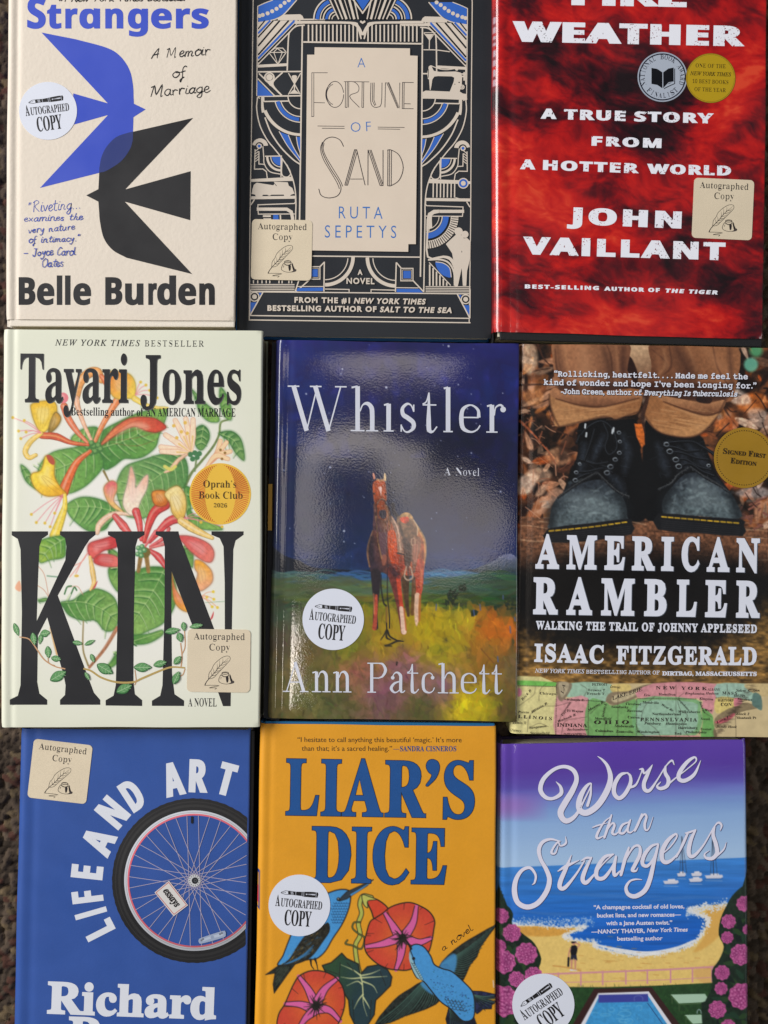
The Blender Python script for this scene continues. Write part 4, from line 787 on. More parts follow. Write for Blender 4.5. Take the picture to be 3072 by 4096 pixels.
    I = Ink(z); I.f(2000, 1340, .7507); I.text('WALKING THE TRAIL OF JOHNNY APPLESEED', (192, 1566), (1368, 1586), 40, 'serifb', Wt, .8, 3, track=1.15); I.emit('subtitle_lettering', jk, INK)
    I = Ink(z); I.f(2000, 1340, .7507); I.text('ISAAC', (184, 1737), (550, 1747), 88, 'serifb', Wt, 2, 5, track=1.12); I.text('FITZGERALD', (622, 1749), (1366, 1756), 88, 'serifb', Wt, 2, 5, track=1.12); I.emit('author_lettering', jk, INK)
    I = Ink(z); I.f(2000, 1340, .7507); I.text('NEW YORK TIMES', (186, 1799), (449, 1803), 21, 'italic', Wt, .4); I.text('BESTSELLING AUTHOR OF', (459, 1804), (850, 1809), 20, 'slab', Wt, .3, 0); I.text('DIRTBAG, MASSACHUSSETTS', (865, 1813), (1367, 1816), 20, 'serifb', Wt, 1, 1.2); I.emit('tagline_lettering', jk, INK)
    I = Ink(z); I.f(2080, 1360, .59795); g = ((40, 24, 20), 1.5, (2, 3))
    I.text('“Rollicking, heartfelt. . . . Made me feel the', (230, 243), (1522, 262), 33, 'slab', Wt, 1.7, 1.5, track=1.06, shadow=g); I.text('kind of wonder and hope I’ve been longing for.”', (160, 299), (1580, 324), 33, 'slab', Wt, 1.7, 1.5, track=1.06, shadow=g); I.text('-John Green, author of', (275, 360), (814, 368), 32, 'slab', Wt, 1.4, 1.2, shadow=g); I.text('Everything Is Tuberculosis', (830, 369), (1450, 378), 32, 'slab', Wt, 1.5, 1.3, shear=.2, shadow=g)
    I.emit('quote_lettering', jk, INK)
    I = Ink(z); I.f(2000, 2700, .64617); K = (46, 36, 32)
    def M(t, x0, y0, x1, y1, h, st='serifb', k=-.2, tr=1): I.text(t, (x0, y0), (x1, y1), h, st, K, k, 0, track=tr, res=1)
    for a in (('LLINOIS', 112, 266, 320, 280, 20, 'serifb', .2, 1.5), ('INDIANA', 352, 320, 540, 324, 22, 'serifb', .3), ('O H I O', 582, 304, 798, 304, 24, 'serifb', .3), ('PENNSYLVANIA', 868, 286, 1220, 288, 22, 'serifb', .3, 1.3), ('NEW YORK', 965, 88, 1282, 94, 20, 'serifb', .3, 1.6), ('MASS.', 1376, 120, 1478, 122, 18, 'serifb', 0, 1.4), ('CON.', 1366, 192, 1440, 192, 20), ('LAKE ERIE', 696, 156, 884, 96, 22, 'italic', .4), ('LA', 392, 118, 404, 62, 18, 'italic', .4)): M(*a)
    for t, x0, y0, x1, y1 in (('Chicago', 245, 120, 345, 124), ('Browns T.', 545, 100, 655, 102), ('French T.', 538, 122, 652, 124), ('DETROIT', 568, 66, 664, 66), ('Detroit', 680, 78, 745, 84), ('Erie', 888, 130, 932, 132), ('Hamilton', 982, 126, 1086, 128), ('Binghamton', 1144, 120, 1266, 124), ('Hudson', 1272, 120, 1352, 122), ('ALBANY', 1284, 96, 1362, 98), ('Kingston', 1234, 152, 1320, 158), ('Cleveland', 778, 186, 874, 188), ('Meadville', 882, 176, 984, 180), ('Sandusky', 690, 204, 796, 206), ('Ravenna', 784, 228, 880, 230), ('Canton', 790, 268, 864, 270), ('Mansfield', 584, 276, 690, 278), ('Columbus', 590, 352, 700, 354), ('Zanesville', 718, 356, 824, 360), ('Stubenville', 708, 322, 832, 326), ('Washington', 848, 358, 986, 360), ('Pittsburg', 892, 306, 996, 308), ('Huntingdon', 1024, 308, 1156, 310), ('Northumberland', 942, 248, 1120, 250), ('Wilkesbarre', 1104, 234, 1240, 236), ('Harrisburg', 1102, 334, 1222, 334), ('Philadelphia', 1148, 360, 1278, 362), ('York', 1080, 368, 1124, 370), ('Sandy Hook', 1340, 326, 1466, 328), ('Block I', 1460, 248, 1544, 248), ('Montauk Pt', 1462, 272, 1586, 272), ('Salem', 1460, 102, 1520, 104), ('C Ann', 1536, 102, 1606, 102), ('BOSTON', 1448, 136, 1518, 136), ('Providence', 1470, 156, 1560, 160), ('HARTFORD', 1348, 164, 1446, 164), ('Springfield', 184, 366, 306, 368), ('Sangamon', 180, 334, 288, 322), ('Quincy', 60, 344, 130, 354), ('Lewis T.', 78, 302, 166, 304), ('Peoria', 112, 236, 178, 238), ('Jacksonboro', 412, 344, 540, 344), ('INDIANOPOLIS', 392, 374, 532, 374), ('Ft Wayne', 414, 228, 514, 232), ('Newark', 1240, 278, 1300, 280), ('Trenton', 1240, 342, 1308, 342), ('West', 1268, 224, 1314, 226)): M(t, x0, y0, x1, y1, 15, 'serifb' if t.isupper() or x0 % 4 else 'serifbi', -.3)
    for t, x0, y0, x1, y1 in (('Rock R.', 138, 160, 200, 92), ('Illinois R.', 196, 238, 300, 176), ('Wabash R.', 360, 294, 476, 248), ('St Josephs R.', 412, 158, 520, 162), ('Maume R.', 548, 226, 646, 168), ('West Br.', 998, 188, 1074, 232), ('Tippecanoe', 388, 256, 440, 168), ('Long I.', 1342, 302, 1420, 262), ('Sandusky R.', 640, 262, 660, 176), ('Susquehanna', 1098, 150, 1166, 224), ('Delaware', 1232, 168, 1262, 240)): M(t, x0, y0, x1, y1, 14, 'serifbi', -.3)
    I.emit('map_lettering', jk, INK)
    cx, cy, rr_ = 2080 + 1500 * .59795, 1360 + 788 * .59795, 203 * .59795
    d = decal('signed_sticker', circ(cx, cy, rr_, 72), zt, material('gold_foil_paper', (172, 130, 30), .42, .6, metal=.25, vary=.06), root)
    I = Ink(zt + 2.6e-4); I.f(2080, 1360, .59795); K = (44, 32, 16)
    for k in range(72): a = 2 * math.pi * k / 72; I.circ(1500 + 182 * math.cos(a), 788 + 182 * math.sin(a), 3.4, K, n=8)
    I.text('S', (1358, 760), (1384, 762), 36, 'serifb', K, .5); I.text('IGNED', (1388, 763), (1510, 775), 27, 'serifb', K, .3); I.text('F', (1528, 777), (1556, 779), 36, 'serifb', K, .5); I.text('IRST', (1560, 780), (1642, 790), 27, 'serifb', K, .3)
    I.text('E', (1408, 823), (1438, 826), 36, 'serifb', K, .5); I.text('DITION', (1442, 827), (1580, 843), 27, 'serifb', K, .3); I.emit('sticker_lettering', d, INK)
# ================= black art deco novel =================
def book_deco():
    zt = .022; E = (222, 208, 192); B = (56, 106, 196); D = (27, 29, 33); K = (38, 32, 42)
    brd = material('bright_blue_board', (20, 92, 160), .6, .4, bump=.3)
    root, jk = book('black hardback with an art deco pattern in cream and blue', [(958, -260), (1973, -260), (1969, 1355), (946, 1342)], zt,
        mat=material('matte_black_jacket', (36, 39, 45), .5, .4, bump=.15, vary=.03), step=8, rl=14, rr=7, hinge=.3, board=brd, board_in=(-7, 3, 3, 3))
    z = zt + 6e-5
    I = Ink(z); I.dz = 1e-6
    def l(p, w, c=E, sm=0): I.line(p, w, c, sm=sm)
    def side(mir):
        I.f(980, 0, .39801)
        if mir: I.f(1600, 22 * .39801, .39801)
        m = (lambda p: [(808 - x - .0217 * y, y) for x, y in p]) if mir else (lambda p: [tuple(q) for q in p])
        L = lambda p, w, c=E, sm=0: I.line(m(p), w, c, sm=sm)
        G = lambda p, c=E, sm=0: I.poly(m(p), c, sm)
        L([(85, -30), (82, 0), (70, 1000), (50, 2212), (43, 3222)], 10)
        G([(135, 62), (280, 0), (505, 0), (460, 70), (400, 130), (320, 180), (250, 204), (135, 222)], B); L([(130, 62), (200, 30), (280, 0)], 9, E, 4); L([(520, 0), (400, 135), (330, 182), (250, 208), (130, 228)], 11, E, 4)
        for x, y in ((146, 160), (178, 150), (227, 134), (273, 113), (317, 88), (358, 60), (398, 28), (440, 2)): I.circ(*m([(x, y)])[0], 20, E, n=20)
        G([(330, 182), (385, 147), (555, 143), (578, 160), (590, 188), (804, 188), (804, 199), (330, 205)])
        G([(130, 235), (240, 210), (560, 203), (430, 350), (130, 655)])
        for xt, yb, w, c in ((200, 290, 13, D), (255, 335, 20, B), (285, 375, 15, D), (350, 462, 17, D), (440, 552, 17, D), (500, 588, 22, B), (540, 625, 17, D)): L([(xt, 206), (132, yb)], w, c)
        L([(128, 60), (118, 965)], 9)
        L([(500, 225), (804, 224)], 30); L([(600, 252), (520, 262), (460, 310), (437, 380), (424, 710)], 14, E, 5)
        L([(577, 250), (548, 2212), (543, 2760)], 15)
        L([(128, 665), (420, 650)], 28); L([(128, 722), (570, 718)], 14)
        L([(128, 968), (570, 962)], 14); L([(190, 1020), (440, 1015)], 13); L([(188, 975), (190, 1022)], 12)
        L([(125, 978), (118, 1100), (150, 1260), (220, 1400), (300, 1500), (370, 1590), (430, 1680), (480, 1800), (505, 1920), (512, 2050), (508, 2212), (505, 2800)], 12, E, 5)
        L([(150, 990), (128, 975)], 10)
        L([(172, 975), (176, 1080), (186, 1130)], [20, 34], E, 4)
        L(arc(560, 965, 388, 90, 158), [26, 34]); L([(200, 1180), (260, 1330), (360, 1480), (480, 1600), (552, 1650)], 14, E, 5)
        L(arc(560, 965, 128, 90, 180), 11); L(arc(560, 965, 206, 90, 164), 10); L(arc(560, 965, 236, 94, 167), 36, B); L(arc(560, 965, 263, 90, 168), 10)
        G([(345, 1325), (435, 1357), (480, 1470), (553, 1585), (553, 1615), (440, 1480)], B); G([(515, 1375), (555, 1378), (555, 1540), (530, 1460)], B)
        L([(435, 1355), (485, 1475), (553, 1590)], 8, E, 4); L([(515, 1372), (530, 1460), (555, 1540)], 8, E, 4); L([(342, 1320), (430, 1470), (552, 1622)], 8, E, 4)
        G(np.vstack([arc(152, 1470, 80, 190, 355, 14), arc(146, 1470, 42, 355, 190, 12)])); cx, cy = m([(143, 1468)])[0]; I.circ(cx, cy, 27, E); I.circ(cx, cy, 15, B)
        L([(102, 1500), (95, 1700), (180, 1698), (215, 1725), (224, 1790)], 10); L([(140, 1520), (140, 1648), (198, 1652)], 10)
        for y in range(1520, 1650, 26): L([(104, y), (136, y - 26)], 8)
        L([(180, 1470), (188, 1570), (195, 1650), (250, 1725), (355, 1750)], 10, E, 5)
        G(np.vstack([[(360, 1576)], arc(360, 1576, 88, 90, 180, 12)]), B); L(arc(360, 1576, 101, 90, 180), 9); L(arc(360, 1576, 136, 90, 180), 22); L([(200, 1570), (372, 1568)], 11); L([(362, 1568), (362, 1780)], 11)
        L([(374, 1592), (368, 1740), (400, 1778), (440, 1772), (458, 1735), (420, 1655)], 11, E, 5)
        G([(60, 1800), (340, 1785), (478, 1775), (492, 1818), (60, 1828)])
        L([(60, 1988), (508, 1982)], 30); L([(60, 2060), (95, 2005)], 12); L([(505, 2000), (508, 2030), (495, 2045), (130, 2058), (130, 2090)], 10)
        L([(118, 2102), (420, 2102), (465, 2130), (478, 2190), (478, 2300)], 32, E, 0); L([(132, 2120), (134, 2152), (500, 2150)], 10)
        if not mir:
            L([(240, 528), (300, 483), (380, 483), (415, 525), (330, 645), (240, 528), (415, 525)], 9); L([(290, 527), (330, 645), (375, 526)], 8); L([(288, 525), (325, 487), (375, 522)], 8)
            L([(140, 738), (365, 955)], 14); L([(128, 790), (300, 965)], 12); G([(125, 805), (283, 963), (123, 963)], B)
            I.circ(245, 780, 54, E); L(circ(245, 776, 35, 30), 5, D); L([(378, 728), (300, 800), (280, 840), (300, 885), (370, 958)], 14, E, 4); G([(215, 820), (285, 800), (285, 880), (250, 860)])
            L([(437, 735), (555, 948)], 10); L([(560, 735), (435, 950)], 10); G([(468, 765), (485, 756), (510, 756), (524, 768), (518, 795), (500, 842), (494, 842), (478, 795)]); L([(497, 840), (497, 905)], 12); G([(446, 942), (465, 922), (495, 895), (527, 922), (552, 942)])
            G([(66, 1950), (75, 1900), (88, 1858), (118, 1836), (285, 1862), (300, 1842), (288, 1826), (430, 1832), (440, 1866), (476, 1890), (492, 1932), (500, 1945), (470, 1955), (120, 1958)]); I.circ(140, 1948, 40, E); I.circ(425, 1944, 38, E); I.circ(245, 1940, 26, E)
            L([(300, 1848), (318, 1870)], 6, D); I.poly([(283, 2158), (335, 2158), (338, 2215), (283, 2215)], B); L([(180, 2172), (260, 2172)], 18); L([(185, 2200), (262, 2200)], 12)
            L([(355, 2160), (358, 2215)], 14)
        else:                                           # glass, sewing machine, stripes, medallion, dial, dancing couple
            I.f(1600, 0, .39801)
            l([(238, 328), (352, 328), (298, 405), (238, 328)], 8); I.poly([(255, 342), (335, 342), (297, 398)], E); l([(296, 400), (294, 492)], 10); l([(235, 500), (360, 502), (500, 520)], 10, E, 4)
            I.poly([(228, 925), (258, 910), (500, 920), (540, 820), (545, 780), (520, 768), (380, 765), (345, 770), (325, 800), (318, 850), (308, 905), (300, 905), (292, 800), (280, 790), (272, 740), (290, 665), (312, 655), (340, 712), (400, 722), (560, 718), (610, 730), (625, 770), (620, 860), (600, 920), (632, 940), (672, 945), (675, 1005), (230, 988)], E)
            l([(310, 660), (390, 690), (470, 700), (570, 686)], 9, E, 4); I.circ(570, 694, 16, E); l([(645, 725), (645, 810)], 16); l([(662, 690), (662, 850)], 14); l([(620, 768), (650, 768)], 16); I.circ(625, 875, 24, E); l(circ(625, 875, 12, 16), 4, D); I.circ(551, 846, 5, D, n=10); I.circ(594, 828, 7, D, n=10); l([(285, 690), (284, 780)], 7, D)
            for x in (335, 372, 408, 442, 478, 515, 550): l([(x, 1835), (x - 2, 1985)], 13)
            I.circ(636, 1842, 54, E); I.circ(636, 1842, 43, B); I.circ(636, 1842, 24, E); l([(300, 1812), (590, 1822)], 22)
            l([(556, 1985), (600, 1998), (712, 2000)], 8)
    side(0); side(1)
    I.f(980, 840, .5666)
    l([(475, 325), (1240, 333)], 9); l([(1272, 0), (1262, 580)], 9); l([(388, 470), (355, 575)], 9)
    l(arc(565, 330, 198, 0, 90), 25); l(arc(565, 330, 162, 4, 90), 7); l(arc(1065, 335, 201, 90, 180), 25); l(arc(1065, 335, 162, 90, 178), 7)
    for q in ([(560, 368), (526, 403)], [(560, 365), (557, 576)], [(1068, 370), (1062, 578)], [(1068, 370), (1102, 410)], [(1188, 500), (1262, 578)], [(470, 480), (360, 576)]): l(q, 9)
    for x, y in ((443, 400), (1100, 412)):
        l([(x, y), (x + 86, y), (x + 86, y + 88), (x, y + 88), (x, y)], 7); l([(x + 11, y + 11), (x + 75, y + 11), (x + 75, y + 77), (x + 11, y + 77), (x + 11, y + 11)], 3); I.poly([(x + 18, y + 18), (x + 70, y + 18), (x + 70, y + 70), (x + 18, y + 70)], B)
    I.poly([(372, 550), (548, 547), (553, 560), (548, 572), (362, 573)], B); I.poly([(1070, 556), (1228, 557), (1258, 583), (1070, 581)], B)
    l([(565, 558), (735, 561), (735, 578)], 7); l([(890, 580), (890, 562), (1062, 566)], 7); l([(360, 540), (560, 540)], 6); l([(1062, 548), (1225, 550)], 6)
    for k in range(5): l([(38, 526 + k * 12), (350, 526 + k * 12)], 6); l([(1275, 541 + k * 12), (1592, 542 + k * 12)], 6)
    for x in (60, 90, 120, 150, 175, 240, 262, 310, 330): l([(x, 496), (x, 518)], 8)
    l([(35, 577), (1592, 592)], 8); l([(35, 745), (1585, 765)], 8); l([(28, 776), (1592, 796)], 8); l([(127, 580), (37, 742)], 9); l([(1498, 592), (1588, 765)], 9); l([(40, 560), (33, 745)], 7); l([(1590, 560), (1588, 765)], 7)
    I.poly([(38, 652), (82, 652), (38, 728)], B); I.poly([(96, 584), (118, 584), (106, 606)], B); I.poly([(1545, 672), (1584, 672), (1584, 745)], B); I.poly([(1508, 598), (1528, 600), (1522, 622)], B)
    for x, y in ((67, 612), (1558, 630)): I.circ(x, y, 35, E); I.circ(x, y, 27, D); I.circ(x, y, 17, E)
    l(arc(1280, 45, 200, 0, 90), 54); l(arc(1280, 45, 168, 0, 90), 5, D)
    for k in range(20): a = R(3 + k * 4.55); l([(1280 + 178 * math.cos(a), 45 + 178 * math.sin(a)), (1280 + 226 * math.cos(a), 45 + 226 * math.sin(a))], 6, D)
    l(arc(1280, 45, 138, 0, 90), 40, B); l(arc(1280, 45, 112, 0, 90), 7); l(arc(1280, 45, 90, 0, 90), 5); l([(1310, 130), (1308, 50), (1325, 20), (1370, 8)], 24, E, 4)
    l([(1290, 130), (1290, 330), (1400, 330), (1455, 350), (1490, 420)], [12, 12, 22, 24], E, 3); l([(1292, 352), (1380, 350), (1440, 375), (1475, 440), (1480, 535)], 12, E, 4)
    I.poly([(1345, 366), (1400, 375), (1445, 410), (1456, 475), (1400, 462), (1360, 420)], B, 3); l([(1345, 366), (1400, 375), (1445, 410), (1456, 475)], 6, E, 4)
    l([(1300, 370), (1452, 532)], 7)
    for x in range(1304, 1450, 24): l([(x, 385 + (x - 1304) * 1.05), (x, 535)], 11)
    I.poly([(1492, 172), (1455, 205), (1418, 240), (1462, 305), (1470, 350), (1482, 540), (1502, 540), (1530, 410), (1538, 536), (1562, 536), (1568, 430), (1590, 340), (1592, 222), (1568, 197), (1545, 200), (1528, 178)], E); I.circ(1508, 152, 29, E); I.circ(1553, 172, 25, E)
    I.poly([(1527, 288), (1533, 290), (1531, 305)], D)
    I.f(920, 0, .651)                                   # top centre: arches, chevrons, curtain of bars
    for sx in (1, -1):
        X = lambda x: 815 + sx * (x - 815)
        for r, w, c in ((140, 9, E), (118, 22, B), (100, 6, E), (82, 8, E), (62, 16, B), (46, 8, E), (28, 6, E)): l([(X(a), b) for a, b in arc(655, 118, r, 180, 308 if r > 60 else 290)], w, c)
        I.poly([(X(a), b) for a, b in ((600, -5), (790, -5), (815, 95), (815, 118), (665, 118))], D)
        for k, w in ((0, 8), (1, 8), (2, 14), (3, 5), (4, 14), (5, 8)): l([(X(612 + 30 * k), -5), (X(668 + 24 * k), 118)], w)
        l([(X(755), -5), (X(818), 84)], 9); l([(X(440), 138), (X(740), 140), (X(785), 160), (X(815), 215)], 14, E, 4); l([(X(800), 130), (X(818), 142)], 12)
        for k in range(13): l([(X(482 + 25 * k), 152), (X(482 + 25 * k), 256)], 9)
        l([(X(742), 142), (X(785), 165), (X(806), 240)], [10, 16, 8], E, 4)
    I.poly([(772, -5), (860, -5), (816, 62)], B); l([(450, 258), (1180, 269)], 10)
    I.emit('deco_pattern', jk, INK)
    I = Ink(z + 6.4e-4); I.f(920, 0, .651)
    I.poly([(520, 290), (1106, 297), (1106, 341), (1153, 343), (1142, 1500), (1096, 1500), (1095, 1547), (462, 1538), (474, 336), (519, 336)], (228, 211, 192))
    I.emit('title_panel', jk, INK)
    zl = z + 6.45e-4
    T = Ink(zl); T.f(920, 0, .651); t = lambda p, w=3.6, sm=0: T.line(p, w, K, sm=sm)
    t([(503, 716), (503, 447), (600, 447)]); t([(515, 716), (515, 450)]); t([(500, 716), (516, 716)]); t([(515, 630), (583, 632)])
    t(circ(645, 580, 53, 50, 80), 4); t(arc(648, 580, 60, 120, 240, 24, 74)); t(arc(652, 580, 58, 110, 250, 24, 66))
    t([(710, 502), (708, 660)]); t([(721, 502), (719, 660), (708, 660)]); t([(730, 502), (728, 660)]); t([(700, 502), (760, 503), (790, 530), (785, 565), (735, 592), (795, 660)], 3.6, 4)
    t([(755, 502), (855, 503)]); t([(812, 504), (810, 660)]); t([(822, 504), (820, 660), (810, 660)])
    t([(866, 508), (864, 620), (880, 655), (908, 658), (930, 635), (934, 508)], 3.8, 3); t([(877, 508), (875, 620), (890, 650)]); t([(886, 508), (884, 615), (896, 646)])
    t([(955, 506), (952, 660)]); t([(962, 506), (1030, 664)]); t([(975, 506), (1042, 664), (1043, 508)]); t([(970, 506), (1036, 664)])
    t([(1128, 507), (1060, 506), (1058, 667), (1128, 668)]); t([(1070, 507), (1068, 667)]); t([(1072, 637), (1110, 638)])
    for q in ([(538, 774), (703, 776)], [(565, 788), (703, 789)], [(908, 781), (1072, 783)], [(908, 792), (1045, 794)]): t(q, 3.2)
    t([(698, 900), (675, 860), (630, 842), (585, 858), (564, 905), (578, 960), (620, 1040), (665, 1110), (682, 1160), (660, 1203), (605, 1216), (560, 1200), (545, 1160)], 4.4, 5)
    t([(568, 872), (556, 915), (572, 975), (612, 1045), (655, 1118), (672, 1160)], 3.6, 5); t([(578, 880), (572, 915), (590, 965), (632, 1036), (676, 1108), (692, 1145)], 3.6, 5)
    t([(705, 1138), (765, 920), (778, 920), (830, 1138)], 4.2); t([(714, 1138), (773, 922)]); t([(705, 1138), (722, 1138), (782, 930)]); t([(738, 1100), (815, 1100)])
    t([(847, 1138), (848, 920)], 4); t([(848, 920), (922, 1140), (940, 1140), (940, 922)], 4); t([(858, 920), (932, 1140)]); t([(866, 920), (938, 1132)])
    for x in (970, 980, 992): t([(x, 922), (x - 2, 1140)])
    t([(966, 922), (992, 922), (1040, 955), (1064, 1030), (1040, 1105), (990, 1140), (966, 1140)], 4, 4)
    T.emit('title_lettering', jk, INK)
    T = Ink(zl); T.f(920, 0, .651); Bl = (64, 118, 190)
    T.text('A', (782, 415), (833, 415), 60, 'hum', Bl, -1); T.emit('small_word_lettering', jk, INK); T = Ink(zl); T.f(920, 0, .651); T.text('OF', (742, 812), (868, 806), 60, 'hum', Bl, -1, track=1.5)
    T.emit('small_word_lettering', jk, INK); T = Ink(zl); T.f(920, 0, .651)
    T.text('RUTA', (668, 1342), (938, 1345), 74, 'hum', Bl, -.5, track=1.5); T.text('SEPETYS', (582, 1460), (1022, 1463), 76, 'hum', Bl, -.5, track=1.5)
    T.emit('author_lettering', jk, INK)
    T = Ink(z + 6.4e-4); T.f(920, 0, .651)
    T.text('A', (786, 1688), (812, 1688), 30, 'hum', E, 1.6); T.text('NOVEL', (717, 1742), (886, 1745), 34, 'hum', E, 1.8, track=1.2)
    T.text('FROM THE #1', (398, 1858), (735, 1862), 31, 'hum', E, 2.2, track=1.25); T.text('NEW YORK TIMES', (763, 1863), (1196, 1869), 31, 'hum', E, 2.2, track=1.2, shear=.2)
    T.text('BESTSELLING AUTHOR OF', (232, 1908), (898, 1915), 31, 'hum', E, 2.2, track=1.2); T.text('SALT TO THE SEA', (922, 1916), (1360, 1922), 31, 'hum', E, 2.2, track=1.2, shear=.2)
    T.emit('tagline_lettering', jk, INK)
    square_sticker(root, zt + 7e-4, 1126.4, 999.3, 242, 1.2)
# ================= orange novel with hummingbirds =================
def book_hummingbirds():
    zt = .030; K = (34, 30, 26); Bl = (74, 152, 214); Pk = (222, 100, 162)
    c = Canvas(1000, 2880, 2010, 4400, 2.6, (232, 160, 38)); c.f(1040, 3480, .57866); X, Y = c.X, c.Y
    c.a *= (.985 + .03 * fbm(X / 6, Y / 6, 3, 5))[..., None]; r = np.random.default_rng(8)
    def out(p, col, w=8, col2=None, ax=None, sm=4, tex=.05):
        q = cat(np.asarray(p, float), sm, True) if sm else np.asarray(p, float)
        c.poly(q, col, 0, col2=col2, ax=ax, tex=tex); c.line(np.vstack([q, q[:1]]), w, K, sm=0)
    def band(p, w):
        e = cat(p, 6); n = np.gradient(e, axis=0); n = np.stack([-n[:, 1], n[:, 0]], 1) / (np.hypot(*n.T)[:, None] + 1e-9); ww = np.interp(np.linspace(0, 1, len(e)), np.linspace(0, 1, len(w)), w)[:, None] / 2
        c.line(p, w, Pk, sm=6); c.line(e + n * ww, 5.5, K, sm=0); c.line(e - n * ww, 5.5, K, sm=0)
    def flower(o, cx, cy, bands, R0):
        q = cat(np.asarray(o, float), 5, True); c.poly(q, (208, 70, 52), tex=.05)
        Xz, Yz = c.fx(); k = np.exp(-(((Xz - cx) / R0) ** 2 + ((Yz - cy) / R0) ** 2) ** 1.2)
        w = c.win(c.m(q), 10); m = ((np.abs(c.a[w] - (208, 70, 52)).sum(-1) < 60) * k[w])[..., None]; c.a[w] = c.a[w] * (1 - .42 * m) + np.array([246, 150, 44]) * .42 * m
        for b in bands: band(b, [26, 38, 54, 66])
        for k in range(46):
            a = r.uniform(0, 6.28); L = r.uniform(30, 92); c.line([(cx + 8 * math.cos(a), cy + 8 * math.sin(a)), (cx + L * math.cos(a + .1), cy + L * math.sin(a + .1) * 1.1)], [9, 5, 2], K, .9)
        c.poly(circ(cx, cy, 26, 14, 30), K, 6, tex=.4); c.line(np.vstack([q, q[:1]]), 8, K, sm=0)
        for k in range(0, len(q), 9): v = np.array([cx, cy]) - q[k]; c.line([q[k], q[k] + v * r.uniform(.12, .32) + r.normal(0, 6, 2)], [5, 2], K, .85)
    # vine and leaves
    out([(740, 208), (800, 200), (880, 258), (880, 310), (800, 350), (770, 285)], (216, 72, 46))
    for w, col in ((34, K), (24, (182, 186, 84))): c.line([(770, 190), (712, 180), (690, 235), (702, 300), (680, 370), (692, 450), (660, 520), (668, 620), (690, 720)], w, col)
    out([(706, 172), (760, 186), (804, 205), (745, 214), (745, 262), (716, 236)], (196, 196, 96), 5)
    for p in ([(690, 360), (650, 364), (640, 402), (680, 440), (722, 470), (700, 545), (640, 522), (592, 510), (604, 486)],): c.line(p, 13, K); c.line(p, 6, (120, 128, 60))
    out([(565, 575), (600, 612), (680, 650), (692, 722), (742, 668), (820, 655), (882, 690), (912, 740), (902, 800), (835, 868), (800, 900), (790, 1000), (742, 1075), (660, 1080), (622, 1000), (612, 900), (582, 850), (545, 780), (450, 700), (430, 660), (492, 640), (540, 598)], (46, 76, 50), 8, (40, 62, 70), ((500, 700), (720, 760)), sm=0)
    for p in ([(692, 722), (706, 780), (712, 860), (716, 930), (740, 1010)], [(692, 726), (640, 690), (560, 655)], [(700, 745), (630, 750), (560, 740)], [(700, 730), (770, 715), (830, 690)], [(706, 745), (790, 740), (880, 735)], [(712, 860), (680, 900), (650, 960)], [(714, 880), (745, 930), (760, 960)], [(706, 790), (670, 770), (600, 800)], [(710, 770), (780, 800), (810, 850)]):
        c.line(p, [11, 7, 2], (206, 208, 150), .95)
    for p in ([(555, 640), (548, 740)], [(450, 690), (540, 720)], [(830, 700), (870, 800)], [(640, 900), (650, 1040)], [(770, 900), (760, 1030)], [(600, 640), (650, 700)]): c.line(p, 4, K, .9)
    flower([(735, 440), (760, 360), (800, 330), (850, 298), (900, 258), (970, 232), (1040, 225), (1110, 250), (1172, 290), (1207, 350), (1200, 420), (1190, 480), (1165, 570), (1105, 640), (1030, 690), (940, 690), (880, 680), (800, 640), (735, 572), (722, 500)], 985, 470,
           [[(865, 300), (915, 380), (960, 460)], [(1082, 252), (1060, 360), (1005, 450)], [(1186, 470), (1100, 500), (1010, 480)], [(940, 690), (970, 600), (980, 500)], [(735, 530), (850, 510), (960, 470)]], 150)
    flower([(118, 1100), (128, 1000), (170, 930), (200, 860), (232, 790), (272, 732), (350, 697), (440, 702), (520, 740), (572, 810), (587, 900), (575, 980), (535, 1075), (480, 1160), (300, 1200), (160, 1180)], 385, 940,
           [[(268, 735), (330, 820), (375, 910)], [(532, 752), (450, 820), (400, 905)], [(175, 925), (280, 930), (360, 960)], [(555, 1045), (480, 970), (400, 960)], [(270, 1090), (320, 1020), (380, 970)]], 160)
    # perched bird
    out([(622, 150), (624, 220), (602, 300), (562, 385), (502, 475), (452, 560), (392, 612), (320, 622), (128, 662), (160, 590), (202, 480), (262, 350), (400, 200), (495, 150), (570, 134)], Bl)
    out([(600, 150), (690, 110), (785, 66), (740, 110), (630, 180), (600, 200), (550, 215), (560, 190)], (50, 60, 70), 5, sm=0); c.line([(630, 172), (700, 130), (778, 76)], [12, 9, 3], Bl); c.dot(542, 202, 13, K); c.dot(541, 199, 4, (230, 230, 230))
    out([(436, 382), (472, 368), (480, 420), (442, 482), (352, 600), (240, 652), (128, 672), (200, 620), (270, 512), (330, 440)], (44, 42, 34), 5, tex=.7); 
    for k in range(150):
        x, y = r.uniform(140, 470), r.uniform(390, 660)
        if abs((y - 530) + (x - 330) * .95) < 60: c.line([(x, y), (x - r.uniform(8, 22), y + r.uniform(8, 20))], 3, ((196, 150, 60), (90, 84, 60), (60, 110, 150))[k % 3], .7)
    for k in range(4): c.line([(370 - 8 * k, 520 + 18 * k), (280 - 10 * k, 600 + 8 * k), (140, 665)], [5, 9, 4], (60, 120, 170), .9)
    out([(128, 660), (248, 645), (190, 722), (98, 852), (90, 790), (104, 712), (38, 726)], (38, 40, 34), 5, sm=0, tex=.6)
    for k in range(5): c.line([(200 - 14 * k, 670), (110, 800 - 24 * k)], 4, (80, 100, 80), .7)
    for q in ([(350, 620), (355, 660), (372, 685)], [(380, 615), (392, 650), (400, 690)]): c.line(q, [16, 8, 5], K)
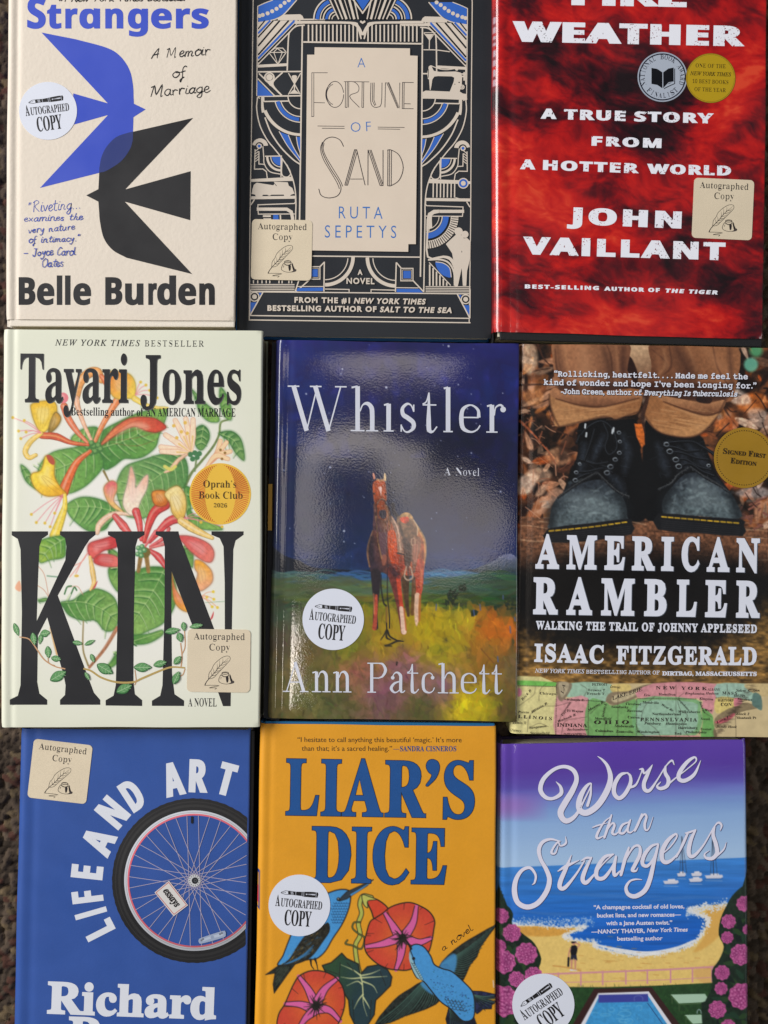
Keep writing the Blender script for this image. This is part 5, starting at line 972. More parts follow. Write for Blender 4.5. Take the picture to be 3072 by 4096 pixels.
    for i in range(8):
        for j in range(7):
            x, y = 500 + j * 18 + (i % 2) * 9, 225 + i * 19
            if x < 612 - max(0, i - 3) * 12 and x > 500 - i * 3: c.line(arc(x, y, 9, 10, 170, 5), 4, (30, 60, 96), .8, sm=0)
    # hovering bird
    def wing(o, root_, tips, n, col=(38, 44, 40)):
        out(o, col, 5, sm=2, tex=.6); tips = cat(tips, 8); rt = cat(root_, 8)
        for k in range(n):
            a = rt[int(k / n * (len(rt) - 1))]; b = tips[int(k / n * (len(tips) - 1))]; m = (a + b) / 2 + (6, 10); c.line([a, m, b], [7, 5, 3], (70, 104, 92), .85); c.line([a + (4, 6), m + (4, 6), b + (3, 5)], [5, 5, 2], (14, 16, 18), .8)
    wing([(1238, 668), (1300, 590), (1400, 510), (1500, 450), (1632, 378), (1590, 440), (1520, 540), (1500, 600), (1450, 660), (1400, 770), (1350, 740), (1290, 690)], [(1260, 650), (1300, 650), (1350, 730)], [(1625, 384), (1560, 480), (1500, 590), (1440, 680), (1400, 765)], 16)
    wing([(1130, 768), (1040, 820), (960, 870), (880, 950), (795, 1066), (900, 1055), (1000, 1010), (1150, 960), (1255, 892), (1210, 800)], [(1120, 780), (1160, 800), (1230, 860)], [(800, 1062), (900, 1050), (1010, 1005), (1140, 958), (1240, 900)], 18)
    wing([(1450, 835), (1620, 858), (1632, 882), (1560, 892), (1628, 912), (1600, 935), (1600, 960), (1540, 962), (1500, 995), (1465, 930)], [(1460, 860), (1470, 930)], [(1622, 866), (1620, 920), (1530, 985)], 9, (34, 38, 66))
    wing([(1305, 950), (1480, 1020), (1475, 1120), (1306, 1120)], [(1310, 950), (1460, 1020)], [(1312, 1100), (1400, 1110), (1470, 1100)], 8, (30, 34, 50))
    c.poly([(1240, 668), (1300, 600), (1350, 580), (1360, 640), (1330, 720)], Bl, 14, .8, sm=3); c.poly([(1110, 790), (1160, 760), (1240, 800), (1220, 860), (1170, 850)], Bl, 14, .8, sm=3)
    out([(1038, 548), (1072, 514), (1130, 530), (1180, 595), (1204, 652), (1260, 682), (1330, 705), (1420, 785), (1472, 850), (1485, 950), (1470, 1030), (1400, 1042), (1320, 962), (1240, 902), (1130, 768), (1082, 742), (1045, 660)], Bl)
    c.line([(1045, 545), (1020, 500), (985, 448)], [16, 12, 6], K); c.poly([(1036, 560), (1052, 620), (1100, 700), (1130, 765), (1084, 742), (1046, 665), (1030, 610)], (150, 190, 200), 3, sm=2); c.dot(1062, 612, 11, K); c.line([(1040, 555), (1060, 610), (1070, 650)], 5, K)
    for k in range(9): c.line(arc(1056 + k * 8, 640 + k * 14, 9, 0, 170, 5), 4, (30, 50, 60), .8, sm=0)
    for k in range(260):
        x, y = r.uniform(1180, 1490), r.uniform(680, 1040); 
        if abs((y - 860) - (x - 1330) * 1.0) < 90: c.dot(x, y, r.uniform(1.5, 5), ((40, 60, 110), (50, 110, 130))[k % 2], .8)
    for i in range(4):
        for j in range(5): c.line(arc(1290 + j * 24 + i * 10, 890 + i * 20 + j * 4, 12, 0, 180, 5), 3.5, K, .75, sm=0)
    c.line([(1612, 765), (1616, 810)], 9, (240, 210, 190), .9)
    c.f(1000, 2860, .6269); c.poly([(24, 975), (62, 992), (60, 1246), (24, 1205)], (40, 60, 140), 2); c.poly([(24, 1000), (54, 1010), (52, 1228), (24, 1196)], (222, 150, 40), 2); c.poly([(24, 1080), (50, 1090), (52, 1200), (24, 1180)], (216, 50, 56), 3)
    for k in range(9): c.poly([(30, 420 + 52 * k), (44, 424 + 52 * k), (43, 440 + 52 * k + (k % 3) * 8), (29, 438 + 52 * k + (k % 2) * 8)], (40, 66, 130), 1)
    brd = material('bright_blue_cloth', (24, 108, 160), .6, .4, bump=.5, bscale=1200)
    root, jk = book('orange hardback with two blue hummingbirds and red trumpet flowers', [(1040, 2896), (1984, 2904), (1982, 4330), (1012, 4330)], zt, canvas=c,
        mat=material('matte_orange_jacket', None, .5, .35, bump=.3, vary=.035, fleck=.02), step=2.6, rl=24, rr=8, hinge=.35, board=brd, board_in=(2, -10, 4, 3), wall=(60, 70, 120))
    z = zt + 6e-5; Tb = (30, 84, 150)
    Ib = material('speckled_blue_ink', None, .45, .4, vary=.05, fleck=.12)
    I = Ink(z); I.f(1000, 2860, .6269); so = ((24, 34, 50), 4, (0, 0))
    letters(I, [('L', 234, 430), ('I', 458, 572), ('A', 592, 842), ('R', 866, 1114), ('S', 1238, 1424)], (234, 634), (1424, 655), 350, 'serifb', Tb, 6, 5, so)
    letters(I, [('D', 398, 634), ('I', 654, 764), ('C', 788, 1004), ('E', 1034, 1244)], (398, 1062), (1244, 1076), 346, 'serifb', Tb, 6, 5, so)
    I.poly([(1165, 284), (1195, 296), (1208, 326), (1203, 364), (1183, 406), (1148, 442), (1132, 454), (1124, 446), (1150, 410), (1160, 382), (1142, 366), (1128, 342), (1126, 316), (1140, 292)], Tb, 4, out=4, oc=(24, 34, 50))
    I.emit('title_lettering', jk, Ib)
    I = Ink(z); I.f(1000, 2860, .6269)
    I.text('“I hesitate to call anything this beautiful ‘magic.’ It’s more', (303, 172), (1350, 174), 31, 'hum', (60, 44, 28), 0); I.text('than that; it’s a sacred healing.”', (330, 228), (906, 229), 31, 'hum', (60, 44, 28), 0); I.text('—', (914, 230), (952, 230), 31, 'hum', (40, 70, 120), 0); I.text('SANDRA CISNEROS', (957, 231), (1316, 231), 32, 'serifb', (36, 76, 134), 0, .6)
    I.emit('quote_lettering', jk, INK)
    I = Ink(z); I.f(1040, 3480, .57866); hand(I, 'a novel', (1268, 560), (1470, 415), 44, (50, 38, 26), 4.5, slant=.1); I.emit('subtitle_handwriting', jk, INK)
    round_sticker(root, zt, 1197.5, 3621.7, 123.5, 5)
# ================= red fire sky book =================
def book_fire():
    zt = .030; Wt = (244, 244, 252)
    c = Canvas(1940, -280, 3080, 1400, 3, (90, 10, 16)); X, Y = c.X / 1000, c.Y / 1000
    wx = X + .10 * fbm(X * 5, Y * 5, 3, 21); wy = Y + .16 * fbm(X * 4, Y * 6, 3, 31)
    n1 = fbm((wx * 3.2 + wy * .8), wy * 6.5 - wx * 1.6, 6, 3, .55); n2 = fbm(wx * 9 - wy * 4, wy * 11 + wx * 4, 5, 41, .6)
    sh = np.zeros(X.shape)
    def blob(x, y, rx, ry, v, ang=0):             # centre in zoom units of the cover
        a = R(ang); px = (c.X - (1940 + x * .6823)) / .6823; py = (c.Y - y * .6823) / .6823
        u = (px * math.cos(a) + py * math.sin(a)) / rx; w = (-px * math.sin(a) + py * math.cos(a)) / ry
        return v * np.exp(-(u * u + w * w))
    for b in ((820, 520, 620, 200, -.34, 12), (600, 220, 500, 120, -.2, 0), (500, 950, 500, 130, -.16, 25), (380, 1180, 330, 130, .34, 25), (900, 1220, 380, 130, .3, -25), (1250, 900, 300, 130, .22, -50),
              (1500, 560, 170, 300, .36, 30), (1350, 60, 200, 260, .22, 30), (150, 800, 200, 320, .16, 0), (400, 870, 300, 60, .2, 15), (450, 580, 280, 60, .18, 25), (700, 1900, 900, 260, .26, 0), (1600, 100, 120, 500, -.05, 0),
              (1450, 1700, 250, 110, -.24, 20), (1150, 1850, 200, 80, .1, 0), (1560, 700, 90, 80, -.4, -30), (1480, 800, 160, 60, -.2, -40), (700, 1540, 500, 80, -.16, 8), (1050, 1390, 300, 80, .12, -10), (90, 1300, 80, 900, .12, 0), (960, 700, 300, 200, -.16, 0)): sh = sh + blob(*b)
    n3 = fbm(wx * 26 + wy * 8, wy * 60 - wx * 20, 4, 71, .6)
    t = np.clip(.45 + 1.15 * (n1 - .5) + .7 * (n2 - .5) + .42 * (n3 - .5) + sh, 0, 1)
    stops = [(0, (24, 4, 10)), (.2, (66, 6, 18)), (.4, (120, 10, 20)), (.58, (172, 16, 20)), (.76, (200, 26, 22)), (.9, (216, 46, 30)), (1, (228, 70, 42))]
    for k in range(3): c.a[..., k] = np.interp(t, [s_[0] for s_ in stops], [s_[1][k] for s_ in stops])
    for a_, b_ in ((90, 188), (200, 262), (284, 382), (398, 500)): c.f(1940, 0, .6823); c.poly([(50, a_), (68, a_ + 4), (66, b_), (48, b_ - 4)], (176, 150, 160), 2); c.poly([(50, (a_ + b_) / 2 - 8), (62, (a_ + b_) / 2 - 8), (62, (a_ + b_) / 2 + 10), (50, (a_ + b_) / 2 + 10)], (110, 10, 20), 2)
    brd = material('ribbed_black_cloth', (24, 23, 25), .6, .4, bump=.9, bscale=1500)
    root, jk = book('glossy red hardback showing smoky fire clouds with white wide capitals', [(1971, -260), (3072, -260), (3053, 1356), (1971, 1327)], zt, canvas=c,
        mat=material('glossy_red_jacket', None, .28, .5, coat=.6, wave=.25), step=3, rl=36, rr=6, hinge=.7, board=brd, board_in=(4, 4, 3, -31), page_in=(22, 14, 14, -16), wall=(140, 10, 24))
    z = zt + 6e-5; IW = material('worn_white_ink', None, .4, .4, wear=.615); N = {}
    def T(name, rows, ink=IW):
        I = Ink(z); I.f(1940, 0, .6823)
        for r in rows: I.text(*r[:5], Wt, *r[5:])
        I.emit(name, jk, ink)
    T('title_lettering', [('FIRE', (520, 26), (1168, 38), 125, 'sansb', 14, 4), ('WEATHER', (180, 240), (1498, 268), 112, 'sansb', 14, 4, 1.12)])
    T('subtitle_lettering', [('A', (333, 694), (412, 696), 56, 'sansb', 5, 2), ('TRUE', (468, 698), (818, 708), 56, 'sansb', 6, 2, 1.2), ('STORY', (880, 710), (1330, 722), 56, 'sansb', 6, 2, 1.2), ('FROM', (630, 852), (1028, 866), 52, 'sansb', 6, 2, 1.25),
       ('A', (212, 990), (288, 992), 54, 'sansb', 5, 2), ('HOTTER', (345, 994), (892, 1014), 54, 'sansb', 6, 2, 1.2), ('WORLD', (958, 1016), (1436, 1028), 54, 'sansb', 6, 2, 1.2)])
    T('author_lettering', [('JOHN', (492, 1310), (1140, 1336), 92, 'sansb', 11, 4, 1.25), ('VAILLANT', (236, 1487), (1398, 1522), 96, 'sansb', 10, 4, 1.25)])
    T('tagline_lettering', [('BEST-SELLING', (236, 1690), (665, 1700), 22, 'sansb', 2.6, 1, 1.3), ('AUTHOR OF', (702, 1703), (1022, 1712), 22, 'sansb', 2.6, 1, 1.3), ('THE TIGER', (1056, 1714), (1360, 1726), 22, 'sansb', 2.6, 1, 1.3, .25)], INK)
    I = Ink(z); I.f(1940, 0, .6823); cx, cy = 1040, 451; D = (26, 28, 46)
    I.circ(cx, cy, 146, (168, 176, 190), n=64); I.circ(cx, cy, 138, D, n=64); I.circ(cx, cy, 131, (178, 186, 200), n=64)
    I.poly([(976, 398), (1010, 404), (1040, 424), (1040, 518), (1010, 498), (976, 492)], (12, 14, 22)); I.poly([(1045, 424), (1075, 402), (1106, 396), (1106, 480), (1072, 494), (1045, 518)], (12, 14, 22))
    I.line([(1112, 402), (1112, 490), (1072, 508), (1050, 520)], 5, (12, 14, 22), sm=0); I.line([(1106, 480), (1078, 484), (1048, 516)], 4, (178, 186, 200), sm=0)
    def ringtext(t, r, a0, a1, h, flip=False):
        n = len(t)
        for i, ch in enumerate(t):
            if ch == ' ': continue
            a = a0 + (a1 - a0) * i / (n - 1); b = R(a); u = np.array([-math.sin(b), math.cos(b)]) * (-1 if flip else 1); c0 = np.array([cx + r * math.cos(b), cy + r * math.sin(b)])
            w = h * {'I': .3, 'L': .6, 'W': 1.0}.get(ch, .78); I.text(ch, c0 - u * w / 2, c0 + u * w / 2, h, 'serifb', D, -.9, .2)
    ringtext('NATIONAL BOOK AWARD', 104, -200, 18, 27); ringtext('FINALIST', 122, 135, 45, 27, True)
    I.emit('award_medallion', jk, INKG)
    I = Ink(z + 4e-5); I.f(1940, 0, .6823)
    I.circ(1323, 458, 146, (120, 96, 30), n=64); I.circ(1323, 458, 143, (188, 156, 30), n=64); I.line(circ(1323, 458, 138, 60), 1.6, (90, 70, 20), sm=0)
    Kk = (52, 40, 18)
    I.text('ONE OF THE', (1234, 394), (1412, 400), 22, 'serifb', Kk, -.7, .3); I.text('NEW YORK TIMES', (1203, 440), (1442, 448), 22, 'italic', Kk, .5)
    I.text('10 BEST BOOKS', (1216, 486), (1427, 493), 22, 'serifb', Kk, -.7, .3); I.text('OF THE YEAR', (1227, 533), (1412, 540), 22, 'serifb', Kk, -.7, .3)
    I.emit('award_seal', jk, INKG)
    square_sticker(root, zt, 2891.8, 835.9, 241, 2.5)
# ================= glossy novel with a painted horse =================
def dabs(c, n, x0, y0, x1, y1, cps, ln, wd, ang=0, aj=.5, cj=14, a=.75, seed=1):
    """short brush strokes whose colour blends between control points (x, y, colour)"""
    r = np.random.default_rng(seed); q = np.array([(p[0], p[1]) for p in cps], float); col = np.array([p[2] for p in cps], float)
    for _ in range(n):
        x, y = r.uniform(x0, x1), r.uniform(y0, y1); d = ((q - (x, y)) ** 2).sum(1) + 400; w = d ** -1.6; k = (w[:, None] * col).sum(0) / w.sum() * (1 + r.normal(0, cj / 100)) + r.normal(0, cj * .45, 3)
        t = ang + r.normal(0, aj); L = ln * r.uniform(.5, 1.4); v = np.array([math.cos(t), math.sin(t)]) * L / 2; b = np.array([-v[1], v[0]]) * r.uniform(-.3, .3)
        c.line([(x - v[0], y - v[1]), (x + b[0], y + b[1]), (x + v[0], y + v[1])], [wd * .5, wd, wd * .3], np.clip(k, 0, 255), a, sm=3)
def book_horse():
    zt = .032; Wt = (214, 216, 228)
    c = Canvas(1050, 1340, 2100, 2910, 2.8, (24, 34, 80)); c.f(1030, 1320, .7322); X, Y = c.fx()
    n = fbm(X / 260, Y / 200, 5, 7); n2 = fbm(X / 90, Y / 120, 4, 17)
    g = lambda pts: np.stack([np.interp(Y, [p[0] for p in pts], [p[1][k] for p in pts]) for k in range(3)], -1)
    c.a = g([(50, (40, 40, 112)), (300, (36, 38, 100)), (600, (24, 28, 66)), (900, (20, 28, 62)), (1150, (26, 44, 86)), (1290, (34, 60, 116)), (1320, (40, 74, 120)), (1380, (44, 76, 84)), (1420, (62, 84, 40)), (1600, (96, 94, 34)), (1900, (108, 82, 54)), (2150, (84, 78, 34))]) * (.50 + .62 * n[..., None])
    c.a += np.array([18, 22, 66]) * (sstep(.55, .75, n2) * (Y < 700))[..., None] * .5
    side_ = np.clip(1 - np.abs(X - 740) / 700, 0, 1); c.a[..., 2] += 20 * (1 - side_) * (Y < 1250)
    dabs(c, 700, 60, 60, 1430, 1300, [(150, 150, (26, 44, 120)), (700, 150, (40, 34, 90)), (1200, 130, (26, 30, 96)), (1400, 300, (20, 42, 112)), (150, 500, (14, 38, 104)), (700, 500, (22, 24, 66)), (1200, 700, (14, 16, 38)), (250, 900, (16, 36, 74)), (1200, 1000, (24, 28, 56)), (300, 1200, (14, 34, 66)), (1000, 1200, (28, 42, 84)), (1350, 1150, (18, 30, 84))], 130, 60, .1, 1.2, 6, .22, 2)
    for q in ([(60, 1180), (150, 1235), (230, 1260), (300, 1305), (420, 1320), (60, 1340)],): c.poly(q, (22, 28, 44), 6, sm=4, tex=.3)
    c.poly([(1200, 1300), (1290, 1262), (1330, 1236), (1385, 1222), (1430, 1262), (1430, 1320), (1180, 1325)], (108, 112, 146), 4, sm=3, tex=.2, col2=(50, 64, 70), ax=((1300, 1230), (1300, 1320)))
    c.line([(230, 1300), (500, 1316), (700, 1318), (1000, 1322), (1200, 1312)], 12, (20, 26, 40), .8, tex=.3)
    c.poly([(50, 1200), (150, 1235), (240, 1270), (320, 1300), (480, 1316), (480, 1330), (50, 1335)], (14, 20, 34), 10, .8, sm=3, tex=.3)
    dabs(c, 260, 60, 1325, 1430, 1400, [(200, 1350, (70, 96, 90)), (600, 1345, (52, 92, 140)), (1000, 1350, (66, 116, 156)), (1300, 1380, (50, 84, 60))], 150, 12, 0, .06, 12, .7, 3)
    dabs(c, 500, 60, 1390, 1430, 1560, [(200, 1400, (96, 104, 50)), (600, 1430, (108, 112, 36)), (1000, 1440, (80, 92, 34)), (1300, 1430, (44, 78, 40)), (1350, 1500, (40, 60, 36)), (150, 1520, (52, 66, 44)), (700, 1520, (120, 112, 26))], 110, 20, 0, .15, 16, .7, 4)
    dabs(c, 160, 60, 1370, 1430, 1430, [(200, 1400, (80, 92, 60)), (700, 1400, (86, 108, 80)), (1200, 1400, (56, 84, 64))], 170, 26, 0, .12, 12, .45, 14)
    cps = [(120, 1560, (66, 84, 60)), (150, 1700, (80, 70, 50)), (300, 1800, (98, 84, 38)), (600, 1560, (132, 120, 24)), (700, 1700, (176, 142, 24)), (950, 1640, (186, 158, 14)), (1100, 1580, (190, 166, 28)), (1000, 1750, (162, 146, 18)), (1280, 1600, (206, 108, 18)), (1400, 1650, (214, 112, 24)), (1250, 1780, (150, 104, 28)), (1400, 1850, (110, 92, 50)), (550, 1850, (150, 96, 72)), (800, 1850, (140, 92, 96)), (700, 2000, (120, 80, 84)), (1000, 1950, (132, 92, 96)), (400, 2050, (84, 86, 40)), (250, 2000, (96, 96, 46)), (1150, 2050, (210, 186, 10)), (1180, 2090, (190, 170, 20)), (900, 2080, (86, 84, 40)), (1380, 2080, (90, 76, 30)), (120, 2080, (100, 90, 44)), (1380, 1480, (36, 62, 40)), (500, 1750, (118, 120, 26))]
    dabs(c, 1500, 50, 1540, 1430, 2160, cps, 95, 54, .9, 1.2, 9, .42, 5); dabs(c, 700, 50, 1500, 1430, 2160, cps, 40, 10, 1.4, .35, 20, .4, 6); dabs(c, 300, 50, 1760, 1430, 2160, [(p[0], p[1], np.array(p[2]) * 1.12 + (8, 0, 8)) for p in cps if p[1] > 1700], 60, 30, .3, 1.4, 10, .4, 9)
    for x, y, r in ((1060, 1440, 18), (1390, 1490, 34), (1120, 1410, 16), (1185, 1545, 12), (1060, 1470, 30)): dabs(c, 26, x - r, y - r, x + r, y + r, [(x, y, (34, 46, 30))], 20, 12, .5, 1, 10, .8, int(x))
    for q in ([(1180, 1530), (1185, 1560)], [(1215, 1500), (1218, 1530)], [(1380, 1620), (1383, 1655)], [(1405, 1570), (1408, 1590)], [(978, 1500), (975, 1530)], [(1312, 1785), (1314, 1812)], [(1342, 1450), (1342, 1470)]): c.line(q, 7, (80, 96, 150), .8)
    c.line([(762, 1815), (760, 1830)], 8, (40, 34, 30)); c.line([(1220, 1740), (1290, 1820)], 5, (110, 70, 30), .6)
    r = np.random.default_rng(5)
    for x, y, s_ in [(1044, 88, 6), (464, 214, 5), (456, 240, 4), (704, 314, 7), (266, 349, 5), (1097, 298, 4), (1168, 672, 4), (1094, 690, 3), (397, 750, 6), (473, 1098, 6), (472, 1156, 4), (1328, 883, 5), (145, 766, 4), (1340, 345, 3), (1147, 430, 4), (841, 530, 5), (950, 1030, 3)] + [(r.uniform(80, 1400), r.uniform(80, 1250), r.uniform(1.5, 3)) for _ in range(60)]: c.dot(x, y, s_, (196, 200, 220), .9)
    # horse
    c.f(1400, 1840, .36166); T = dict(sm=4, tex=.35)
    c.line([(610, 1240), (620, 1500), (645, 1720)], [100, 60, 30], (84, 60, 40), tex=.3); c.line([(720, 1250), (705, 1480), (690, 1700)], [70, 50, 44], (110, 66, 40), .8, tex=.3)
    c.poly([(560, 610), (700, 660), (762, 762), (818, 860), (838, 980), (828, 1150), (800, 1330), (780, 1510), (740, 1510), (720, 1290), (600, 1260), (540, 1000)], (150, 96, 54), 6, col2=(196, 88, 56), ax=((600, 700), (820, 1200)), **T)
    c.line([(700, 670), (770, 780), (826, 900), (832, 1060), (808, 1200)], [20, 36, 30, 20], (214, 162, 96), .6, tex=.3)
    c.line([(764, 1150), (768, 1380), (756, 1510)], [110, 80, 54], (184, 74, 52), tex=.3); c.line([(790, 1200), (785, 1400)], [30, 20], (214, 120, 80), .7)
    c.line([(745, 1495), (735, 1640), (738, 1760), (735, 1830)], [56, 48, 50, 16], (232, 190, 160), tex=.2); c.line([(775, 1500), (770, 1650), (765, 1780)], [26, 30, 20], (196, 104, 50), .7)
    c.poly([(275, 640), (420, 640), (490, 760), (520, 900), (560, 1080), (605, 1190), (570, 1310), (520, 1400), (440, 1300), (410, 1270), (340, 1250), (320, 1420), (262, 1420), (232, 1260), (198, 1100), (188, 980), (228, 850), (258, 760)], (58, 44, 54), 6, col2=(168, 84, 50), ax=((260, 1100), (560, 1000)), **T)
    c.poly([(415, 790), (500, 800), (524, 950), (590, 1080), (605, 1190), (545, 1240), (455, 1130), (418, 960)], (214, 86, 36), 8, col2=(186, 62, 34), ax=((430, 820), (580, 1200)), **T)
    c.line([(250, 780), (206, 920), (194, 1050), (216, 1180)], [10, 22, 16], (176, 124, 78), .7, tex=.3); c.poly([(330, 700), (412, 700), (408, 960), (380, 1100), (340, 1050), (320, 850)], (96, 70, 82), 10, .8, sm=4); c.line([(378, 1080), (372, 1150)], [70, 36], (186, 108, 80), .6, soft=14)
    c.line([(285, 1260), (288, 1440), (286, 1560), (280, 1720), (284, 1850)], [110, 84, 56, 50, 60], (44, 36, 42), tex=.2); c.line([(290, 1500), (286, 1620), (280, 1760), (270, 1860)], [30, 40, 42, 50], (204, 84, 58), .9, tex=.3); c.line([(262, 1480), (266, 1700)], 12, (216, 150, 90), .7)
    c.line([(480, 1220), (520, 1430), (556, 1640), (594, 1900)], [150, 100, 68, 60], (116, 54, 48), tex=.3); c.line([(535, 1300), (555, 1500), (575, 1640)], [50, 44, 40], (214, 74, 46), .9, tex=.2); c.line([(566, 1640), (580, 1760), (596, 1900)], [44, 46, 58], (236, 196, 170), tex=.15); c.line([(600, 1650), (612, 1800), (620, 1880)], 16, (204, 106, 60), .8)
    c.poly([(268, 470), (400, 490), (452, 620), (436, 780), (330, 800), (256, 760), (262, 600)], (86, 58, 62), 8, col2=(150, 98, 64), ax=((290, 700), (440, 640)), **T)
    c.poly([(252, 262), (285, 226), (340, 214), (386, 240), (402, 320), (408, 430), (388, 500), (404, 560), (402, 640), (360, 662), (320, 632), (300, 560), (276, 480), (258, 380)], (178, 76, 38), 4, col2=(134, 66, 40), ax=((340, 240), (350, 620)), **T)
    c.line([(262, 270), (262, 380), (272, 460)], 12, (214, 120, 80), .6); c.line([(392, 300), (402, 420)], 12, (110, 50, 34), .7)
    c.poly([(315, 308), (332, 293), (354, 305), (350, 345), (345, 400), (333, 352)], (238, 196, 186), 3, sm=3); c.poly([(328, 560), (392, 556), (402, 620), (380, 652), (342, 640), (320, 602)], (62, 56, 66), 8, sm=4); c.dot(346, 604, 12, (34, 30, 38), .8, 6)
    for q in ((268, 372), (392, 380)): c.dot(q[0], q[1], 10, (34, 22, 24))
    c.poly([(248, 152), (262, 138), (276, 170), (280, 210), (260, 215)], (224, 146, 118), 3); c.poly([(376, 150), (386, 138), (400, 180), (398, 236), (374, 226)], (236, 200, 150), 3); c.line([(300, 215), (340, 225), (376, 215)], 24, (214, 170, 120), .7, tex=.4)
    c.line([(292, 500), (312, 462), (345, 436), (380, 446), (398, 490)], 10, (54, 42, 46)); c.line([(300, 480), (345, 428), (388, 440)], 5, (196, 180, 150), .8); c.line([(290, 500), (296, 560), (280, 620)], 8, (50, 40, 44))
    c.line([(285, 620), (296, 720), (312, 900), (350, 1090)], 7, (206, 160, 84), .9); c.line([(292, 640), (300, 760), (318, 920)], 7, (36, 28, 34), .8); c.line([(412, 640), (414, 800), (412, 1000), (415, 1180)], [8, 10], (60, 32, 40), .9); c.line([(420, 700), (418, 950)], 5, (220, 110, 90), .7)
    c.line([(452, 500), (475, 490), (480, 560), (510, 610), (560, 640)], [20, 40, 50, 30], (34, 28, 40), tex=.2)
    c.poly([(520, 640), (560, 612), (600, 582), (660, 590), (702, 650), (744, 740), (740, 830), (690, 872), (600, 880), (560, 820), (520, 720)], (112, 80, 58), 5, col2=(146, 108, 78), ax=((560, 850), (700, 620)), **T)
    c.poly([(560, 606), (605, 582), (660, 590), (700, 645), (640, 652), (575, 640)], (196, 150, 98), 4, **T); c.poly([(556, 640), (640, 628), (652, 676), (622, 702), (570, 684)], (226, 80, 50), 4, **T); c.line([(700, 660), (745, 740), (745, 830)], 10, (226, 196, 160), .8); c.line([(570, 870), (600, 900), (690, 900)], 8, (190, 150, 110), .6)
    c.poly([(578, 880), (690, 862), (772, 850), (782, 980), (742, 1100), (722, 1236), (694, 1236), (680, 1120), (650, 1180), (604, 1160), (590, 1000)], (84, 58, 50), 5, col2=(150, 100, 76), ax=((600, 1000), (760, 980)), **T)
    c.line([(710, 860), (680, 880), (685, 940), (720, 930), (716, 870)], 7, (206, 166, 130)); 
    for k in range(8): c.line([(700 + k * 8, 930), (692 + k * 9, 1000 + 18 * (k % 3)), (700 + k * 5, 1100 + 14 * (k % 4))], 7, ((214, 150, 124), (150, 96, 74), (196, 100, 80))[k % 3], .8)
    c.line([(455, 636), (520, 760), (545, 880), (556, 1010)], [40, 54, 60, 62], (150, 112, 92), tex=.3); c.line([(470, 640), (530, 770), (560, 990)], [10, 16, 14], (226, 186, 160), .8); c.line([(522, 1030), (588, 1045)], 18, (40, 30, 34))
    for q, w, cc, al in (([(600, 880), (640, 960), (640, 1080), (650, 1160)], [60, 80, 40], (52, 36, 34), .6), ([(545, 700), (570, 800), (600, 870)], [20, 36, 20], (48, 34, 32), .7), ([(640, 700), (700, 760), (700, 840)], [40, 60, 30], (84, 58, 44), .6), ([(560, 1060), (560, 1180), (530, 1260)], [40, 60, 30], (90, 40, 32), .5), ([(800, 900), (806, 1050), (790, 1200)], [20, 30, 20], (120, 54, 40), .5), ([(440, 1180), (500, 1260), (540, 1300)], [60, 60, 30], (40, 32, 46), .6), ([(240, 860), (230, 1000), (250, 1150)], [40, 70, 40], (44, 36, 46), .55), ([(420, 520), (440, 600), (450, 700)], [16, 22, 10], (40, 26, 28), .7)): c.line(q, w, cc, al, soft=22, tex=.4)
    for k in range(60):
        x, y = r.uniform(430, 560), r.uniform(820, 1200); c.line([(x, y), (x + r.normal(0, 6), y + r.uniform(20, 60))], 5, ((236, 120, 60), (150, 56, 34), (196, 80, 46))[k % 3], .4)
    for k in range(60):
        x, y = r.uniform(540, 740), r.uniform(700, 1120); c.line([(x, y), (x + r.normal(0, 10), y + r.uniform(14, 40))], 5, ((170, 128, 94), (52, 38, 34), (110, 78, 58))[k % 3], .4)
    c.line([(625, 1180), (602, 1285), (640, 1328), (692, 1302), (684, 1240), (664, 1180)], 16, (186, 158, 136)); c.line([(640, 1190), (650, 1300)], 24, (80, 60, 56), .8); c.line([(668, 1200), (670, 1300)], 8, (60, 44, 44))
    c.line([(345, 1270), (346, 1420), (372, 1580), (402, 1625), (404, 1800), (408, 1900)], [10, 16, 14], (30, 26, 32)); c.line([(415, 1200), (414, 1500), (434, 1700), (438, 1860)], [8, 12, 14], (34, 28, 34)); c.line([(405, 1630), (410, 1790)], 22, (176, 130, 50), .7)
    for q in ([(340, 1990), (380, 1930), (410, 1880), (440, 1950), (520, 1995), (560, 2000)], [(382, 2050), (440, 2040), (520, 2005), (590, 2005)], [(390, 2060), (460, 2058)], [(410, 1860), (404, 1960), (450, 1990)]): c.line(q, [10, 22, 12], (38, 34, 28))
    brd = material('navy_board', (12, 14, 24), .6, .4, bump=.3)
    root, jk = book('glossy hardback painting of a saddled brown horse in a field under dark blue sky', [(1103, 1360), (2077, 1375), (2068, 2887), (1069, 2872)], zt, canvas=c,
        mat=material('glossy_jacket', None, .5, .3, coat=1.0, cr=.06, wave=.26, bump=.085), step=2.8, rl=30, rr=8, hinge=.3, board=brd, board_in=(-18, 2, 3, -4), wall=(10, 12, 26))
    z = zt + 6e-5
    q = [(1073, 1936), (1088, 1936), (1086, 2122), (1071, 2122)]; slab('spine_label', q, zt - .004, zt - .0008, material('gold_label', (176, 130, 40), .5, .4), root, zt, (0, 0, 0, 0), bev=0)
    I = Ink(z); I.f(1030, 1320, .7322)
    didone(I, [('W', 168, 487), ('h', 508, 658), ('ı', 685, 745), ('s', 776, 866), ('t', 897, 984), ('l', 1012, 1068), ('e', 1099, 1221), ('r', 1250, 1352)], (168, 549), (1352, 562), 246, 152, 25, 7.5, Wt)
    I.emit('title_lettering', jk, INKG)
    I = Ink(z); I.f(1030, 1320, .7322)
